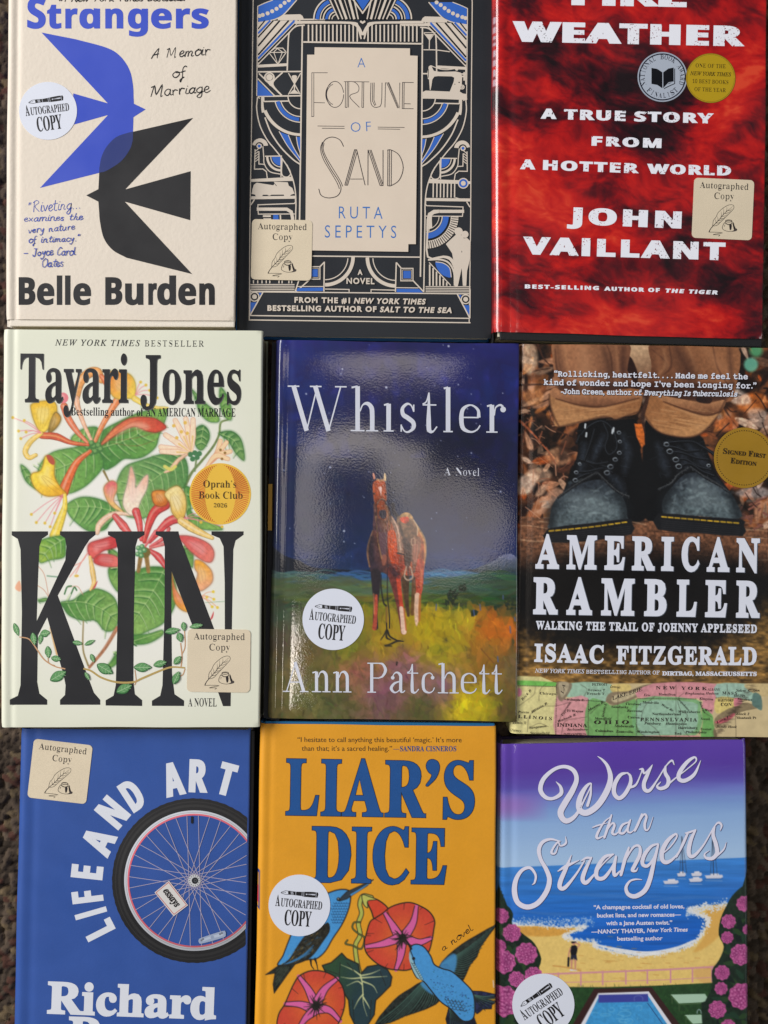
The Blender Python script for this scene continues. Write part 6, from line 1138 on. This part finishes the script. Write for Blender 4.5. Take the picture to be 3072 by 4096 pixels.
    didone(I, [('A', 140, 278), ('n', 296, 398), ('n', 410, 512), ('P', 598, 706), ('a', 722, 806), ('t', 814, 884), ('c', 896, 970), ('h', 984, 1098), ('e', 1108, 1200), ('t', 1208, 1272), ('t', 1276, 1340)], (140, 1977), (1340, 1988), 164, 112, 17, 6, Wt)
    I.emit('author_lettering', jk, INKG)
    I = Ink(z); I.f(1030, 1320, .7322); I.text('A', (1019, 793), (1056, 794), 42, 'serifb', Wt, -1.6, 0); I.text('Novel', (1081, 794), (1213, 797), 42, 'serifb', Wt, -1.8, 0); I.emit('subtitle_lettering', jk, INKG)
    round_sticker(root, zt, 1332.8, 2477.4, 123, 5.6)
# ================= ivory novel with honeysuckle flowers =================
def leaf(c, o, rib, a=(84, 142, 66), b=(140, 182, 88), nv=6, vein=(176, 206, 128)):
    c.poly(o, a, sm=5, col2=b, ax=(rib[0], rib[-1]), tex=.16)
    r = cat(rib, 8); o2 = np.asarray(o, float)
    for k in range(nv):
        i = int((k + .6) / (nv + .4) * (len(r) - 2)); p = r[i]; d = r[i + 1] - r[i]; d = d / (np.hypot(*d) + 1e-9); n = np.array([-d[1], d[0]])
        for sg in (1, -1):
            t = (o2 - p) @ (n * sg); ln = max(18, min(t.max() * .72, 170)) if t.max() > 12 else 0
            if ln: 
                q = p + n * sg * ln + d * ln * .55; m = (p + q) / 2 - d * ln * .06
                c.line([p + (3, 7), m + (3, 8), q + (2, 6)], [12, 5], (40, 92, 46), .5, soft=6); c.line([p - (3, 7), m - (3, 8), q - (2, 6)], [12, 4], (176, 206, 130), .4, soft=6); c.line([p, m, q], [6, 3], (208, 226, 160), .6)
    c.line(rib, [7, 3], vein, .8); c.line(np.asarray(rib) + (1, 5), [4, 2], (52, 104, 50), .5)
    e = cat(o2, 5, True); c.line(np.vstack([e, e[:1]]), 16, (60, 116, 56), .4, sm=0, soft=16); c.line(np.vstack([e, e[:1]]), 3, (50, 98, 48), .7, sm=0)
def tube(c, p, w, a, hi=None, dk=None):
    w = np.atleast_1d(np.asarray(w, float)); a = np.asarray(a, float)
    dk = a * .72 if dk is None else np.asarray(dk, float); hi = a * .4 + 255 * .6 if hi is None else hi
    c.line(p, w, dk, tex=.12); c.line(np.asarray(p, float) + (-1.5, -1.5), w * .82, a, tex=.14); c.line(np.asarray(p, float) + (-w.mean() * .13, -w.mean() * .1), w * .25, hi, .55, soft=4)
def petal(c, o, a, b, ax, lines=3):
    c.poly(o, a, sm=5, col2=b, ax=ax, tex=.1); e = cat(np.asarray(o, float), 5, True); c.line(np.vstack([e, e[:1]]), 16, np.asarray(b) * .8, .35, sm=0, soft=14); c.line(np.vstack([e, e[:1]]), 4, np.asarray(b) * .6, .7, sm=0)
    m_ = e.mean(0); c.poly(m_ + (e - m_) * .5 - (4, 6), np.asarray(a) * .5 + 127, 26, .5)
    p0, p1 = np.array(ax[0], float), np.array(ax[1], float); d = p1 - p0; n = np.array([-d[1], d[0]]) / (np.hypot(*d) + 1e-9)
    for k in range(lines):
        s_ = (k - (lines - 1) / 2) * np.hypot(*d) * .13; c.line([p0 + n * s_ * .3 + d * .1, (p0 + p1) / 2 + n * s_, p0 + d * .85 + n * s_ * .8], [2, 4, 2], np.asarray(b) * .75, .5)
def book_flowers():
    zt = .038; K = (37, 37, 40)
    c = Canvas(-10, 1300, 1070, 2930, 2.7, (229, 229, 208))
    x, y = c.X, c.Y; c.a += (np.array([244, 240, 232]) - c.a) * (np.exp(-(((x - 520) / 420) ** 4 + ((y - 2150) / 620) ** 4)))[..., None]
    Yl, Yd, Or, Rd, Pk, Wp = (246, 214, 84), (226, 168, 40), (232, 132, 70), (214, 76, 74), (232, 140, 146), (250, 228, 206)
    c.f(20, 1450, .60277)
    c.line([(1480, 380), (1432, 400), (1420, 480), (1380, 560), (1300, 660), (1240, 730), (1190, 830)], [12, 16, 20], (122, 140, 84), tex=.2)
    c.line([(655, 720), (690, 790)], [16, 10], (140, 120, 70)); c.line([(1270, 640), (1260, 720)], 12, (120, 140, 90))
    leaf(c, [(1190, 830), (1240, 850), (1240, 1000), (1370, 1060), (1440, 1110), (1250, 1090), (1200, 960)], [(1200, 840), (1230, 980), (1400, 1090)], nv=3)
    leaf(c, [(1240, 180), (1290, 230), (1330, 270), (1400, 330), (1420, 390), (1350, 390), (1290, 330), (1270, 260)], [(1248, 192), (1320, 290), (1415, 385)], nv=3)
    leaf(c, [(1430, 165), (1480, 230), (1500, 300), (1500, 380), (1450, 350), (1425, 260)], [(1432, 170), (1465, 280), (1480, 375)], nv=3)
    leaf(c, [(1265, 440), (1310, 415), (1350, 450), (1355, 510), (1310, 580), (1270, 560), (1255, 490)], [(1320, 425), (1305, 500), (1300, 575)], (70, 124, 66), (116, 160, 84), 3)
    leaf(c, [(1420, 470), (1500, 455), (1560, 500), (1585, 580), (1585, 650), (1530, 600), (1480, 520)], [(1425, 472), (1520, 520), (1584, 645)], (70, 124, 66), (130, 168, 96), 4)
    leaf(c, [(440, 500), (520, 440), (610, 430), (620, 500), (560, 560), (470, 550)], [(590, 540), (520, 480), (460, 500)], nv=3)
    leaf(c, [(590, 560), (640, 460), (760, 390), (900, 330), (1060, 300), (1070, 360), (1025, 480), (1000, 560), (930, 620), (860, 640), (790, 640), (720, 690), (660, 710), (630, 640)], [(600, 575), (760, 530), (900, 460), (1050, 320)], (72, 134, 58), (132, 178, 84), 8)
    leaf(c, [(560, 540), (480, 560), (330, 590), (250, 650), (215, 740), (240, 800), (330, 850), (420, 870), (520, 830), (600, 760), (650, 690), (640, 620)], [(600, 580), (460, 660), (300, 720), (225, 750)], (92, 150, 66), (146, 188, 96), 7)
    leaf(c, [(1180, 620), (1060, 605), (900, 650), (800, 690), (750, 770), (740, 860), (790, 1000), (850, 1030), (930, 1030), (1000, 980), (1100, 900), (1190, 820), (1215, 720)], [(1180, 625), (1050, 730), (900, 850), (800, 990)], (84, 138, 74), (140, 178, 100), 8)
    leaf(c, [(415, 940), (500, 895), (600, 900), (700, 940), (760, 990), (700, 1060), (660, 1110), (560, 1120), (470, 1060), (420, 1000)], [(760, 1000), (600, 960), (420, 960)], (74, 136, 64), (130, 176, 90), 6)
    leaf(c, [(105, 680), (150, 710), (180, 760), (210, 840), (150, 800), (120, 750)], [(108, 684), (150, 760), (208, 836)], nv=3)
    def stam(o, tips, col=Pk, d=(228, 190, 70)):
        for t in tips: m = ((o[0] + t[0]) / 2, (o[1] + t[1]) / 2 - 12); c.line([o, m, t], 5, col, .9); c.dot(t[0], t[1], 10, d)
    tube(c, [(470, 250), (500, 130), (560, 70), (615, 65), (640, 120)], [44, 60, 66, 60, 40], (238, 164, 92)); tube(c, [(640, 90), (670, 130), (700, 200)], [30, 44, 20], (228, 120, 70))
    tube(c, [(575, 520), (520, 400), (485, 300), (472, 240)], [20, 32, 44], (244, 184, 146)); tube(c, [(550, 535), (480, 460), (420, 370), (392, 290)], [20, 44, 50], (228, 124, 84))
    tube(c, [(600, 520), (640, 430), (720, 290), (760, 230)], [26, 38, 60], (234, 138, 82))
    petal(c, [(690, 130), (700, 60), (760, 60), (830, 80), (865, 140), (860, 230), (820, 240), (740, 240), (700, 200)], (236, 142, 62), Yl, ((700, 100), (850, 220)))
    tube(c, [(860, 240), (940, 285), (1010, 300), (1080, 300)], [40, 26, 10], (246, 212, 96)); c.dot(385, 235, 36, (232, 128, 136)); c.dot(378, 228, 18, (244, 176, 170), .7, 8)
    stam((865, 215), [(935, 150), (960, 185), (1010, 235), (900, 130)]); petal(c, [(640, 535), (720, 440), (830, 370), (960, 365), (1020, 385), (1070, 430), (1010, 462), (940, 455), (860, 425), (760, 465), (652, 542)], (238, 146, 92), (208, 72, 52), ((660, 520), (1060, 430)), 4)
    for q in ((590, 555), (560, 575), (575, 535), (620, 550), (635, 575), (600, 590), (570, 600), (548, 560)): c.dot(*q, 20, (70, 120, 60)); c.dot(q[0] - 4, q[1] - 4, 12, (120, 166, 92))
    petal(c, [(178, 275), (250, 255), (330, 265), (345, 330), (320, 400), (262, 462), (225, 450), (190, 380), (172, 310)], Yl, (236, 186, 50), ((240, 460), (260, 260)), 4)
    petal(c, [(335, 330), (372, 370), (345, 430), (290, 470), (300, 400)], (214, 160, 60), (150, 120, 50), ((340, 340), (300, 460)), 2)
    tube(c, [(245, 485), (340, 492), (440, 532), (552, 547)], [44, 50, 30, 18], (216, 96, 62), (250, 190, 120)); tube(c, [(240, 470), (170, 525), (135, 590), (160, 632), (205, 615)], [30, 40, 34, 26], (244, 204, 100))
    stam((240, 468), [(50, 365), (128, 385), (90, 455), (140, 462), (105, 505)])
    tube(c, [(565, 590), (480, 660), (425, 760), (385, 860)], [24, 44, 60, 74], (228, 108, 56))
    petal(c, [(270, 620), (325, 640), (328, 690), (330, 760), (370, 830), (405, 870), (330, 887), (260, 882), (200, 835), (172, 770), (182, 735), (232, 720), (252, 680)], (250, 218, 70), (238, 170, 40), ((230, 740), (390, 870)), 3); c.poly([(275, 615), (310, 620), (330, 660), (320, 680), (290, 660)], (186, 84, 60), sm=4)
    stam((392, 872), [(175, 1008), (208, 1062), (265, 1066), (300, 1090), (330, 1000)]); tube(c, [(398, 880), (398, 950), (378, 1020), (330, 1150)], [24, 34, 52, 70], (246, 214, 80))
    for t in ((1130, 385), (1200, 375), (1248, 380), (1065, 480), (1035, 560), (1040, 590)): m = ((1235 + t[0]) / 2 + 4, (600 + t[1]) / 2); c.line([(1240, 605), m, t], [14, 44, 34], (226, 160, 130), .9); c.line([(1240, 603), m, t], [10, 36, 26], (250, 222, 190), tex=.06); c.line([(1236, 600), m], [4, 12], (232, 186, 90), .6)
    for q in ((1170, 460), (1140, 500), (1120, 420), (1195, 400), (1210, 470)): c.dot(*q, 12, (234, 190, 90))
    for q in ((1230, 610), (1260, 600), (1245, 640), (1290, 605), (1275, 630)): c.dot(*q, 18, (70, 126, 80))
    for t in ((1430, 520), (1470, 530), (1495, 590), (1480, 640)): c.line([(1330, 700), (1400, 620), t], [14, 40, 30], (226, 158, 120), .9); c.line([(1330, 700), (1400, 618), t], [8, 30, 22], (250, 216, 170))
    for q in ((1430, 580), (1460, 600), (1440, 640)): c.dot(*q, 9, (150, 110, 50))
    tube(c, [(1205, 610), (1150, 650), (1100, 710), (1060, 730)], [20, 30, 10], (240, 190, 150)); c.line([(1060, 690), (1100, 710), (1130, 690)], 22, (226, 214, 110))
    petal(c, [(655, 830), (700, 785), (740, 800), (742, 850), (722, 920), (790, 995), (720, 965), (672, 905)], (228, 106, 112), (246, 196, 120), ((720, 800), (700, 940)))
    tube(c, [(845, 1012), (740, 1002), (672, 1032), (625, 1080), (612, 1130)], [16, 36, 44, 30], (244, 200, 166)); petal(c, [(835, 690), (862, 760), (868, 832), (920, 762), (950, 750), (942, 835), (900, 920), (872, 1000), (830, 1012), (788, 960), (785, 900), (812, 800)], (240, 168, 140), (252, 230, 206), ((840, 700), (850, 900)), 3)
    tube(c, [(870, 990), (890, 1060), (905, 1175)], [56, 46, 26], (222, 84, 82)); tube(c, [(730, 1020), (785, 1085), (860, 1180)], [40, 60, 24], (226, 96, 92)); tube(c, [(1062, 945), (1000, 985), (962, 1055), (925, 1190)], [70, 66, 54, 26], (212, 68, 64), (240, 170, 150)); tube(c, [(1165, 1030), (1080, 1062), (960, 1190)], [66, 60, 26], (218, 76, 78), (244, 176, 160))
    petal(c, [(978, 860), (1050, 850), (1085, 885), (1070, 945), (1020, 955), (985, 930)], (234, 150, 60), (206, 108, 40), ((1000, 860), (1050, 950))); petal(c, [(1060, 868), (1140, 818), (1190, 870), (1203, 950), (1190, 1020), (1160, 1048), (1110, 1000), (1092, 930)], (250, 228, 160), (232, 184, 84), ((1100, 850), (1170, 1030)), 4)
    tube(c, [(1172, 1052), (1232, 1092), (1300, 1130), (1375, 1165)], [56, 60, 46, 26], (244, 204, 120)); stam((1190, 1035), [(1290, 1000), (1330, 1030), (1300, 1060), (1440, 1090)])
    c.f(20, 2150, .60277)
    leaf(c, [(235, 20), (390, -10), (402, 60), (392, 130), (300, 150), (232, 166), (222, 90)], [(390, 10), (300, 70), (235, 150)], (90, 150, 60), (160, 186, 70), 4)
    for o, r in (([(860, 230), (1060, 200), (1130, 300), (1130, 440), (1060, 560), (950, 620), (850, 642), (800, 450)], [(1060, 210), (960, 400), (850, 560)]), ([(370, 430), (450, 415), (520, 370), (600, 340), (690, 370), (740, 430), (752, 540), (722, 612), (660, 617), (600, 552), (520, 552), (430, 520), (390, 470)], [(375, 432), (520, 430), (650, 480), (745, 560)]), ([(690, 200), (760, 190), (760, 360), (700, 290)], [(750, 200), (720, 280)]), ([(840, 655), (950, 640), (1040, 615), (1042, 650), (950, 702), (850, 706)], [(845, 690), (1035, 630)]), ([(1190, 60), (1245, 80), (1243, 200), (1200, 120)], [(1195, 65), (1235, 190)]), ([(690, 70), (745, 100), (745, 130), (700, 120)], [(690, 75), (745, 120)])): leaf(c, o, r, (76, 134, 60), (138, 178, 92), 6)
    leaf(c, [(740, 760), (700, 830), (640, 880), (690, 870), (745, 830)], [(740, 770), (660, 875)], nv=3)
    c.line([(900, 130), (885, 225)], [30, 24], (146, 112, 62), tex=.2); c.line([(938, 120), (952, 225)], [32, 26], (156, 120, 66), tex=.2)
    tube(c, [(965, 60), (1060, 0), (1090, -60)], [16, 30, 20], (222, 84, 84)); tube(c, [(960, 85), (1020, 130), (1070, 200)], [24, 50, 30], (216, 76, 76)); tube(c, [(965, 70), (1100, 30)], [14, 30], (228, 110, 104)); tube(c, [(1000, -40), (930, 60)], [24, 12], (226, 96, 96)); c.dot(930, 100, 36, (122, 104, 50))
    for q in ((885, 70), (910, 60), (900, 95), (880, 110), (925, 85), (905, 120)): c.dot(*q, 17, (84, 142, 92)); c.dot(q[0] - 3, q[1] - 3, 8, (170, 206, 150))
    petal(c, [(550, 92), (560, 40), (640, 12), (740, -10), (745, 60), (650, 90), (600, 138), (570, 130)], (232, 104, 96), (204, 60, 62), ((560, 60), (730, 30))); petal(c, [(588, 150), (620, 113), (700, 113), (752, 138), (752, 190), (660, 192), (602, 175)], (206, 62, 62), (236, 120, 110), ((600, 150), (740, 160)), 4)
    petal(c, [(1150, -10), (1250, -5), (1350, 40), (1388, 100), (1370, 162), (1310, 152), (1230, 90), (1185, 40)], (222, 84, 84), (236, 128, 112), ((1170, 0), (1360, 140)), 4); tube(c, [(565, 130), (582, 230), (590, 300), (566, 350)], [20, 36, 30, 12], (244, 200, 116)); c.poly([(580, 345), (615, 285), (600, 330)], (206, 76, 80), sm=3)
    for t in ((470, 240), (430, 262), (450, 190)): c.line([(550, 100), (510, 160), t], 5, (236, 150, 136)); 
    c.dot(475, 255, 16, (232, 190, 80), ry=9)
    petal(c, [(1260, 205), (1262, 150), (1310, 160), (1370, 220), (1377, 290), (1330, 340), (1290, 352), (1268, 300), (1278, 240)], (244, 172, 60), (246, 176, 130), ((1290, 160), (1320, 330))); petal(c, [(1108, 230), (1126, 330), (1192, 430), (1218, 492), (1160, 472), (1118, 400)], (222, 90, 70), (244, 172, 72), ((1115, 240), (1200, 480)))
    stam((1300, 395), [(1382, 360), (1340, 395), (1386, 410), (1375, 460), (1410, 465)], (240, 170, 130), (238, 206, 70)); c.line([(1330, 432), (1460, 424)], 3, (130, 170, 130)); c.poly([(1360, 550), (1385, 490), (1380, 530)], (210, 70, 76), sm=3)
    c.line([(745, 600), (660, 740), (560, 862)], [26, 22, 18], (176, 118, 84), tex=.2); c.line([(738, 606), (655, 738)], 7, (216, 160, 130), .7); c.line([(520, 555), (518, 740), (552, 850)], [8, 12], (150, 130, 80)); c.line([(302, 600), (326, 700), (345, 775)], [10, 14], (216, 170, 110))
    for q in ([(220, 190), (262, 250), (290, 390)], [(218, 320), (260, 350), (292, 400)], [(420, 330), (480, 325), (518, 380)]): c.line(q, 4, (206, 140, 110), .9)
    c.line([(280, 255), (350, 262)], 8, (120, 160, 130)); leaf(c, [(222, 415), (270, 402), (285, 415), (240, 428)], [(222, 415), (284, 412)], nv=1); c.poly([(65, 335), (95, 285), (108, 330), (100, 360)], (238, 176, 140), sm=3)
    for q in ([(395, 375), (412, 330), (440, 322)], [(440, 372), (460, 330), (475, 350)]): c.line(q, 10, (64, 120, 66))
    brd = material('pale_green_board', (214, 218, 196), .8, .2, bump=.3)
    root, jk = book('ivory hardback covered with honeysuckle flowers, huge black letters', [(8, 1316), (1051, 1324), (1039, 2907), (-3, 2911)], zt, canvas=c,
        mat=material('ivory_jacket', None, .5, .35, bump=.15, vary=.008), step=2.7, rl=24, rr=7, hinge=.5, board=brd, board_in=(4, 4, 4, 4))
    z = zt + 6e-5
    def lay(name, fn, zz=z):
        I = Ink(zz); fn(I); I.emit(name, jk, INK)
    def a(I):
        I.f(0, 1290, .7505); I.text('Tayari', (107, 420), (682, 424), 252, 'serifb', K, 0, 3, shadow=((92, 92, 88), 1, (3, 3))); I.text('Jones', (748, 428), (1283, 430), 252, 'serifb', K, 0, 3, shadow=((92, 92, 88), 1, (3, 3)))
    lay('author_lettering', a)
    def a(I):
        I.f(0, 1290, .7505); I.text('NEW YORK TIMES', (293, 122), (745, 126), 32, 'italic', K, .3, track=1.25); I.text('BESTSELLER', (770, 127), (1087, 129), 32, 'serifb', K, -1.6, .2, track=1.25)
    lay('bestseller_lettering', a)
    def a(I):
        I.f(0, 1290, .7505)
        I.text('Bestselling author of', (378, 495), (765, 498), 43, 'serifb', (24, 24, 28), -.2, .3); I.text('AN AMERICAN MARRIAGE', (778, 499), (1255, 502), 44, 'serifb', (24, 24, 28), -.3, .3)
    lay('credit_lettering', a)
    def a(I): I.f(0, 1290, .7505); I.text('A NOVEL', (1002, 2046), (1155, 2047), 44, 'serifb', K, -.5, 0)
    lay('novel_lettering', a)
    def a(I):
        I.f(20, 2150, .60277); polys = ([(45, -41), (285, -41), (285, -18), (245, 8), (228, 60), (218, 300), (210, 555), (400, 150), (408, 60), (398, 5), (365, -18), (365, -41), (600, -41), (600, -18), (560, 15), (530, 60), (350, 385), (560, 950), (590, 1030), (632, 1078), (632, 1110), (365, 1110), (365, 1078), (398, 1045), (402, 980), (390, 920), (280, 530), (218, 650), (214, 960), (228, 1035), (280, 1078), (280, 1110), (32, 1110), (32, 1076), (85, 1050), (103, 980), (112, 500), (103, 80), (85, 10), (45, -15)],
            [(683, -41), (925, -41), (925, -18), (880, 10), (866, 60), (855, 500), (852, 950), (862, 1040), (910, 1080), (910, 1118), (668, 1115), (668, 1080), (720, 1050), (735, 980), (748, 500), (748, 80), (732, 8), (683, -18)],
            [(1000, -41), (1150, -41), (1160, 0), (1459, 797), (1458, 300), (1450, 60), (1425, 5), (1370, -18), (1370, -41), (1583, -41), (1583, -18), (1530, 20), (1515, 80), (1507, 500), (1497, 1119), (1447, 1119), (1415, 1030), (1105, 225), (1104, 500), (1108, 900), (1125, 1040), (1188, 1082), (1188, 1118), (975, 1117), (975, 1083), (1030, 1050), (1045, 980), (1058, 500), (1060, 60), (1045, 0), (1000, -18)])
        for p in polys: I.poly(p, K)
    lay('title_lettering', a)
    def a(I):
        I.f(20, 2150, .60277); Tn = (204, 158, 118)
        I.line([(95, 660), (160, 675), (210, 740), (260, 810), (330, 855), (400, 872)], [7, 9, 8], Tn); I.line([(520, 870), (570, 885), (640, 930), (740, 960), (850, 960), (910, 935), (1040, 880), (1110, 860), (1195, 865)], [12, 13, 14, 10], (188, 160, 96))
        I.line([(1165, 700), (1175, 790), (1168, 860)], 8, Tn); I.line([(1190, 600), (1195, 720), (1172, 780)], 7, Tn); I.line([(1195, 870), (1180, 910), (1150, 925)], 7, Tn); I.line([(860, 980), (870, 950), (862, 880)], 6, Tn); I.line([(285, 760), (290, 830), (330, 850)], 6, Tn)
        for x, y, ln, w, an in ((75, 610, 90, 44, 70), (190, 672, 84, 50, 80), (236, 672, 74, 40, 100), (266, 636, 66, 60, -10), (286, 760, 80, 52, 85), (338, 804, 66, 50, 10), (352, 920, 120, 80, -30), (480, 700, 66, 40, 10), (562, 698, 76, 34, -25), (580, 800, 60, 36, 70), (662, 872, 120, 84, 30), (790, 1004, 112, 76, -25), (912, 862, 116, 74, 0), (1028, 838, 90, 56, -15), (1110, 620, 100, 52, -10), (1160, 662, 66, 54, 75), (1186, 590, 60, 44, 85), (1268, 588, 90, 40, -10), (1144, 815, 70, 50, -50), (1136, 932, 92, 60, -65), (545, 920, 60, 30, 60)):
            p = np.array([(-.5, 0), (-.25, .34), (.05, .42), (.3, .24), (.52, 0), (.3, -.26), (.05, -.42), (-.25, -.34)]) * (ln, w); q = rot(p, 0, 0, an) + (x, y)
            I.poly(q, (54, 108, 60), 4); I.poly((q - (x, y)) * .84 + (x - 2, y - 3), (100, 154, 96), 4)
            d = rot([(-.46 * ln, 0), (.48 * ln, 0)], 0, 0, an) + (x, y); I.line(d, 3, (176, 206, 160), sm=0)
            for t in (-.2, 0.02, .22):
                for sg in (1, -1): v = rot([(t * ln, 0), ((t + .16) * ln, sg * .28 * w)], 0, 0, an) + (x, y); I.line(v, 2, (160, 196, 146), sm=0)
    lay('ivy_vine', a, z + 3e-5)
    def a(I):
        I.f(20, 1450, .60277); cx, cy = 1428, 872; I.circ(cx, cy, 204, (240, 190, 66), n=72); I.circ(cx, cy, 199, (240, 192, 70), n=72)
        for k in range(84):
            t = 2 * math.pi * k / 84; r0 = 1 / math.sqrt((math.cos(t) / 97) ** 2 + (math.sin(t) / 190) ** 2)
            if r0 < 186: I.line([(cx + (r0 + 5) * math.cos(t), cy + (r0 + 5) * math.sin(t)), (cx + 192 * math.cos(t), cy + 192 * math.sin(t))], [4, 7], (216, 104, 46), sm=0)
        D = (48, 36, 30); I.text('Oprah’s', (1314, 828), (1534, 830), 46, 'serifb', D, -1.8, 0); I.text('Book Club', (1284, 902), (1576, 904), 46, 'serifb', D, -2, 0); I.text('2026', (1384, 960), (1472, 962), 26, 'serifb', D, -1.2, 0)
    lay('book_club_seal', a, z + 3e-5)
    square_sticker(root, zt + 1e-4, 875, 2643, 252, .8)
# ================= blue essays book with bicycle wheel =================
def book_wheel():
    zt = .028; Wt = (226, 228, 236)
    brd = material('black_paper_board', (16, 16, 18), .7, .3, bump=.3)
    root, jk = book('royal blue hardback with a bicycle wheel, curved white lettering', [(75, 2914), (1003, 2921), (980, 4330), (44, 4330)], zt,
        mat=material('matte_blue_jacket', (52, 86, 160), .5, .35, bump=.3, vary=.05, fleck=.03), step=6, rl=34, rr=6, hinge=.5, board=brd, board_in=(3, 3, -15, 3), page_in=(22, 14, 4, 14))
    z = zt + 6e-5
    I = Ink(z); I.f(0, 2880, .6269)
    def L(t, cx, cy, h, w, ang, kx=9, ky=5):      # one letter, centred, upright height h, width w, turned ang degrees clockwise
        w -= 2 * kx; h -= 2 * ky; a = R(ang); u = np.array([math.cos(a), math.sin(a)]); up = np.array([math.sin(a), -math.cos(a)]); c = np.array([cx, cy])
        I.text(t, c - u * w / 2 - up * h / 2, c + u * w / 2 - up * h / 2, h, 'sansb', Wt, kx, ky)
    L('A', 1104, 379, 215, 128, -12); L('R', 1265, 357, 212, 118, 2); L('T', 1446, 378, 208, 112, 15)
    L('D', 845, 480, 204, 112, -33); L('N', 718, 590, 204, 130, -50); L('A', 630, 772, 200, 150, -64)
    I.emit('and_art_lettering', jk, INK)
    I = Ink(z); I.f(0, 2880, .6269)
    L('E', 556, 970, 204, 86, -84, 7); L('F', 558, 1126, 200, 78, -97, 8); L('I', 581, 1233, 205, 34, -106, 4); L('L', 632, 1337, 196, 84, -117, 8)
    I.emit('life_lettering', jk, INK)
    I = Ink(z); I.f(0, 2880, .6269)
    I.text('Richard', (305, 1866), (1372, 1905), 190, 'serifb', Wt, 6, 9)
    I.text('Russo', (440, 2090), (1240, 2115), 190, 'serifb', Wt, 6, 9)
    I.emit('author_lettering', jk, INK)
    # wheel, cut off at the fore edge
    I = Ink(z); I.f(0, 2880, .6269); cx, cy = 1240, 1025; A = 45
    e = lambda y: 1586 - (y - 60) * .0135
    def ring(r0, r1, rx, ry, col, wob=0, n=220):
        a = np.linspace(0, 2 * np.pi, n); w = 1 + wob * (np.sin(a * 62) > 0)
        o = np.stack([cx + r1 * rx * np.cos(a) * w, cy + r1 * ry * np.sin(a) * w], 1); i = np.stack([cx + r0 * rx * np.cos(a), cy + r0 * ry * np.sin(a)], 1)
        for q in (o, i): q[:, 0] = np.minimum(q[:, 0], e(q[:, 1]))
        f = [[k, n + k, n + k + 1, k + 1] for k in range(n - 1) if not (o[k, 0] > 1500 and abs(o[k, 0] - e(o[k, 1])) < .5 and abs(i[k, 0] - e(i[k, 1])) < .5)]
        c = np.tile(np.asarray(col, float), (2 * n, 1)); sh = 1 + .12 * np.cos(a + 2.2); c *= np.r_[sh, sh][:, None]
        I._add(np.vstack([o, i]), f, np.clip(c, 0, 255))
    ring(438, 524, 1, 1, (38, 37, 38), .004); ring(470, 486, 1, 1, (50, 49, 49)); ring(500, 506, 1, 1, (50, 49, 49))
    I.emit('wheel_tyre', jk, INK)
    I = Ink(z + 5e-5); I.f(0, 2880, .6269)
    ring(424, 448, 1, 1, (196, 198, 204)); ring(416, 427, 1, 1, (214, 104, 116)); ring(434, 437, 1, 1, (150, 150, 158))
    I.emit('wheel_rim', jk, INK)
    I = Ink(z + 7e-5); I.f(0, 2880, .6269)
    for k in range(36):
        a = 2 * math.pi * (k + .35) / 36; s_ = 1 if k % 2 else -1; b = a + s_ * 1.25
        p0 = np.array([cx + 36 * math.cos(b), cy + 36 * math.sin(b)]); p1 = np.array([cx + 420 * math.cos(a), cy + 420 * math.sin(a)])
        if p1[0] > e(p1[1]): t = (e(p1[1]) - 2 - p0[0]) / (p1[0] - p0[0]); p1 = p0 + (p1 - p0) * t
        I.line([p0, p1], 4.2, (172, 164, 188), sm=0)
    I.emit('wheel_spokes', jk, INK)
    I = Ink(z + 3e-4); I.f(0, 2880, .6269)
    I.circ(cx, cy, 39, (206, 206, 208))
    for k in range(14): a = k * 2 * math.pi / 14; I.circ(cx + 31 * math.cos(a), cy + 31 * math.sin(a), 3.4, (90, 90, 96), n=10)
    I.circ(cx + 4, cy, 21, (40, 42, 46)); I.circ(cx + 6, cy, 10, (86, 88, 92)); I.circ(cx + 6, cy, 5, (30, 30, 32))
    I.emit('wheel_hub', jk, INK)
    I = Ink(z + 3e-4); I.f(0, 2880, .6269)
    I.poly([(1078, 1026), (1200, 1182), (1108, 1252), (986, 1100)], (222, 218, 214)); I.line([(1076, 1036), (1190, 1180), (1110, 1240), (996, 1102), (1076, 1036)], 4, (196, 70, 70), sm=0)
    I.text('essays', (1040, 1092), (1122, 1198), 46, 'serifbi', (40, 38, 40), 2)
    I.emit('spoke_card', jk, INK)
    I = Ink(z + 3e-4); I.f(0, 2880, .6269)
    I.poly([(1268, 1400), (1300, 1384), (1420, 1346), (1438, 1352), (1440, 1370), (1425, 1388), (1300, 1424), (1272, 1424)], (160, 172, 196), 3)
    I.poly([(1290, 1400), (1350, 1378), (1415, 1362), (1420, 1376), (1350, 1394), (1296, 1412)], (186, 196, 214), 3); I.circ(1355, 1386, 11, (150, 164, 190))
    for x, y in ((1286, 1406), (1404, 1366), (1296, 1398), (1416, 1360)): I.circ(x, y, 7, (120, 124, 138), n=12)
    I.emit('wheel_reflector', jk, INK); I = Ink(z + 3e-4); I.f(0, 2880, .6269)
    I.poly([(1219, 615), (1232, 615), (1233, 655), (1226, 664), (1218, 655)], (28, 28, 32))
    I.emit('tyre_valve', jk, INK)
    square_sticker(root, zt, 240, 3085.6, 237, 6.6)
book_birds(); book_deco(); book_fire(); book_flowers(); book_horse(); book_boots(); book_wheel(); book_hummingbirds(); book_beach()
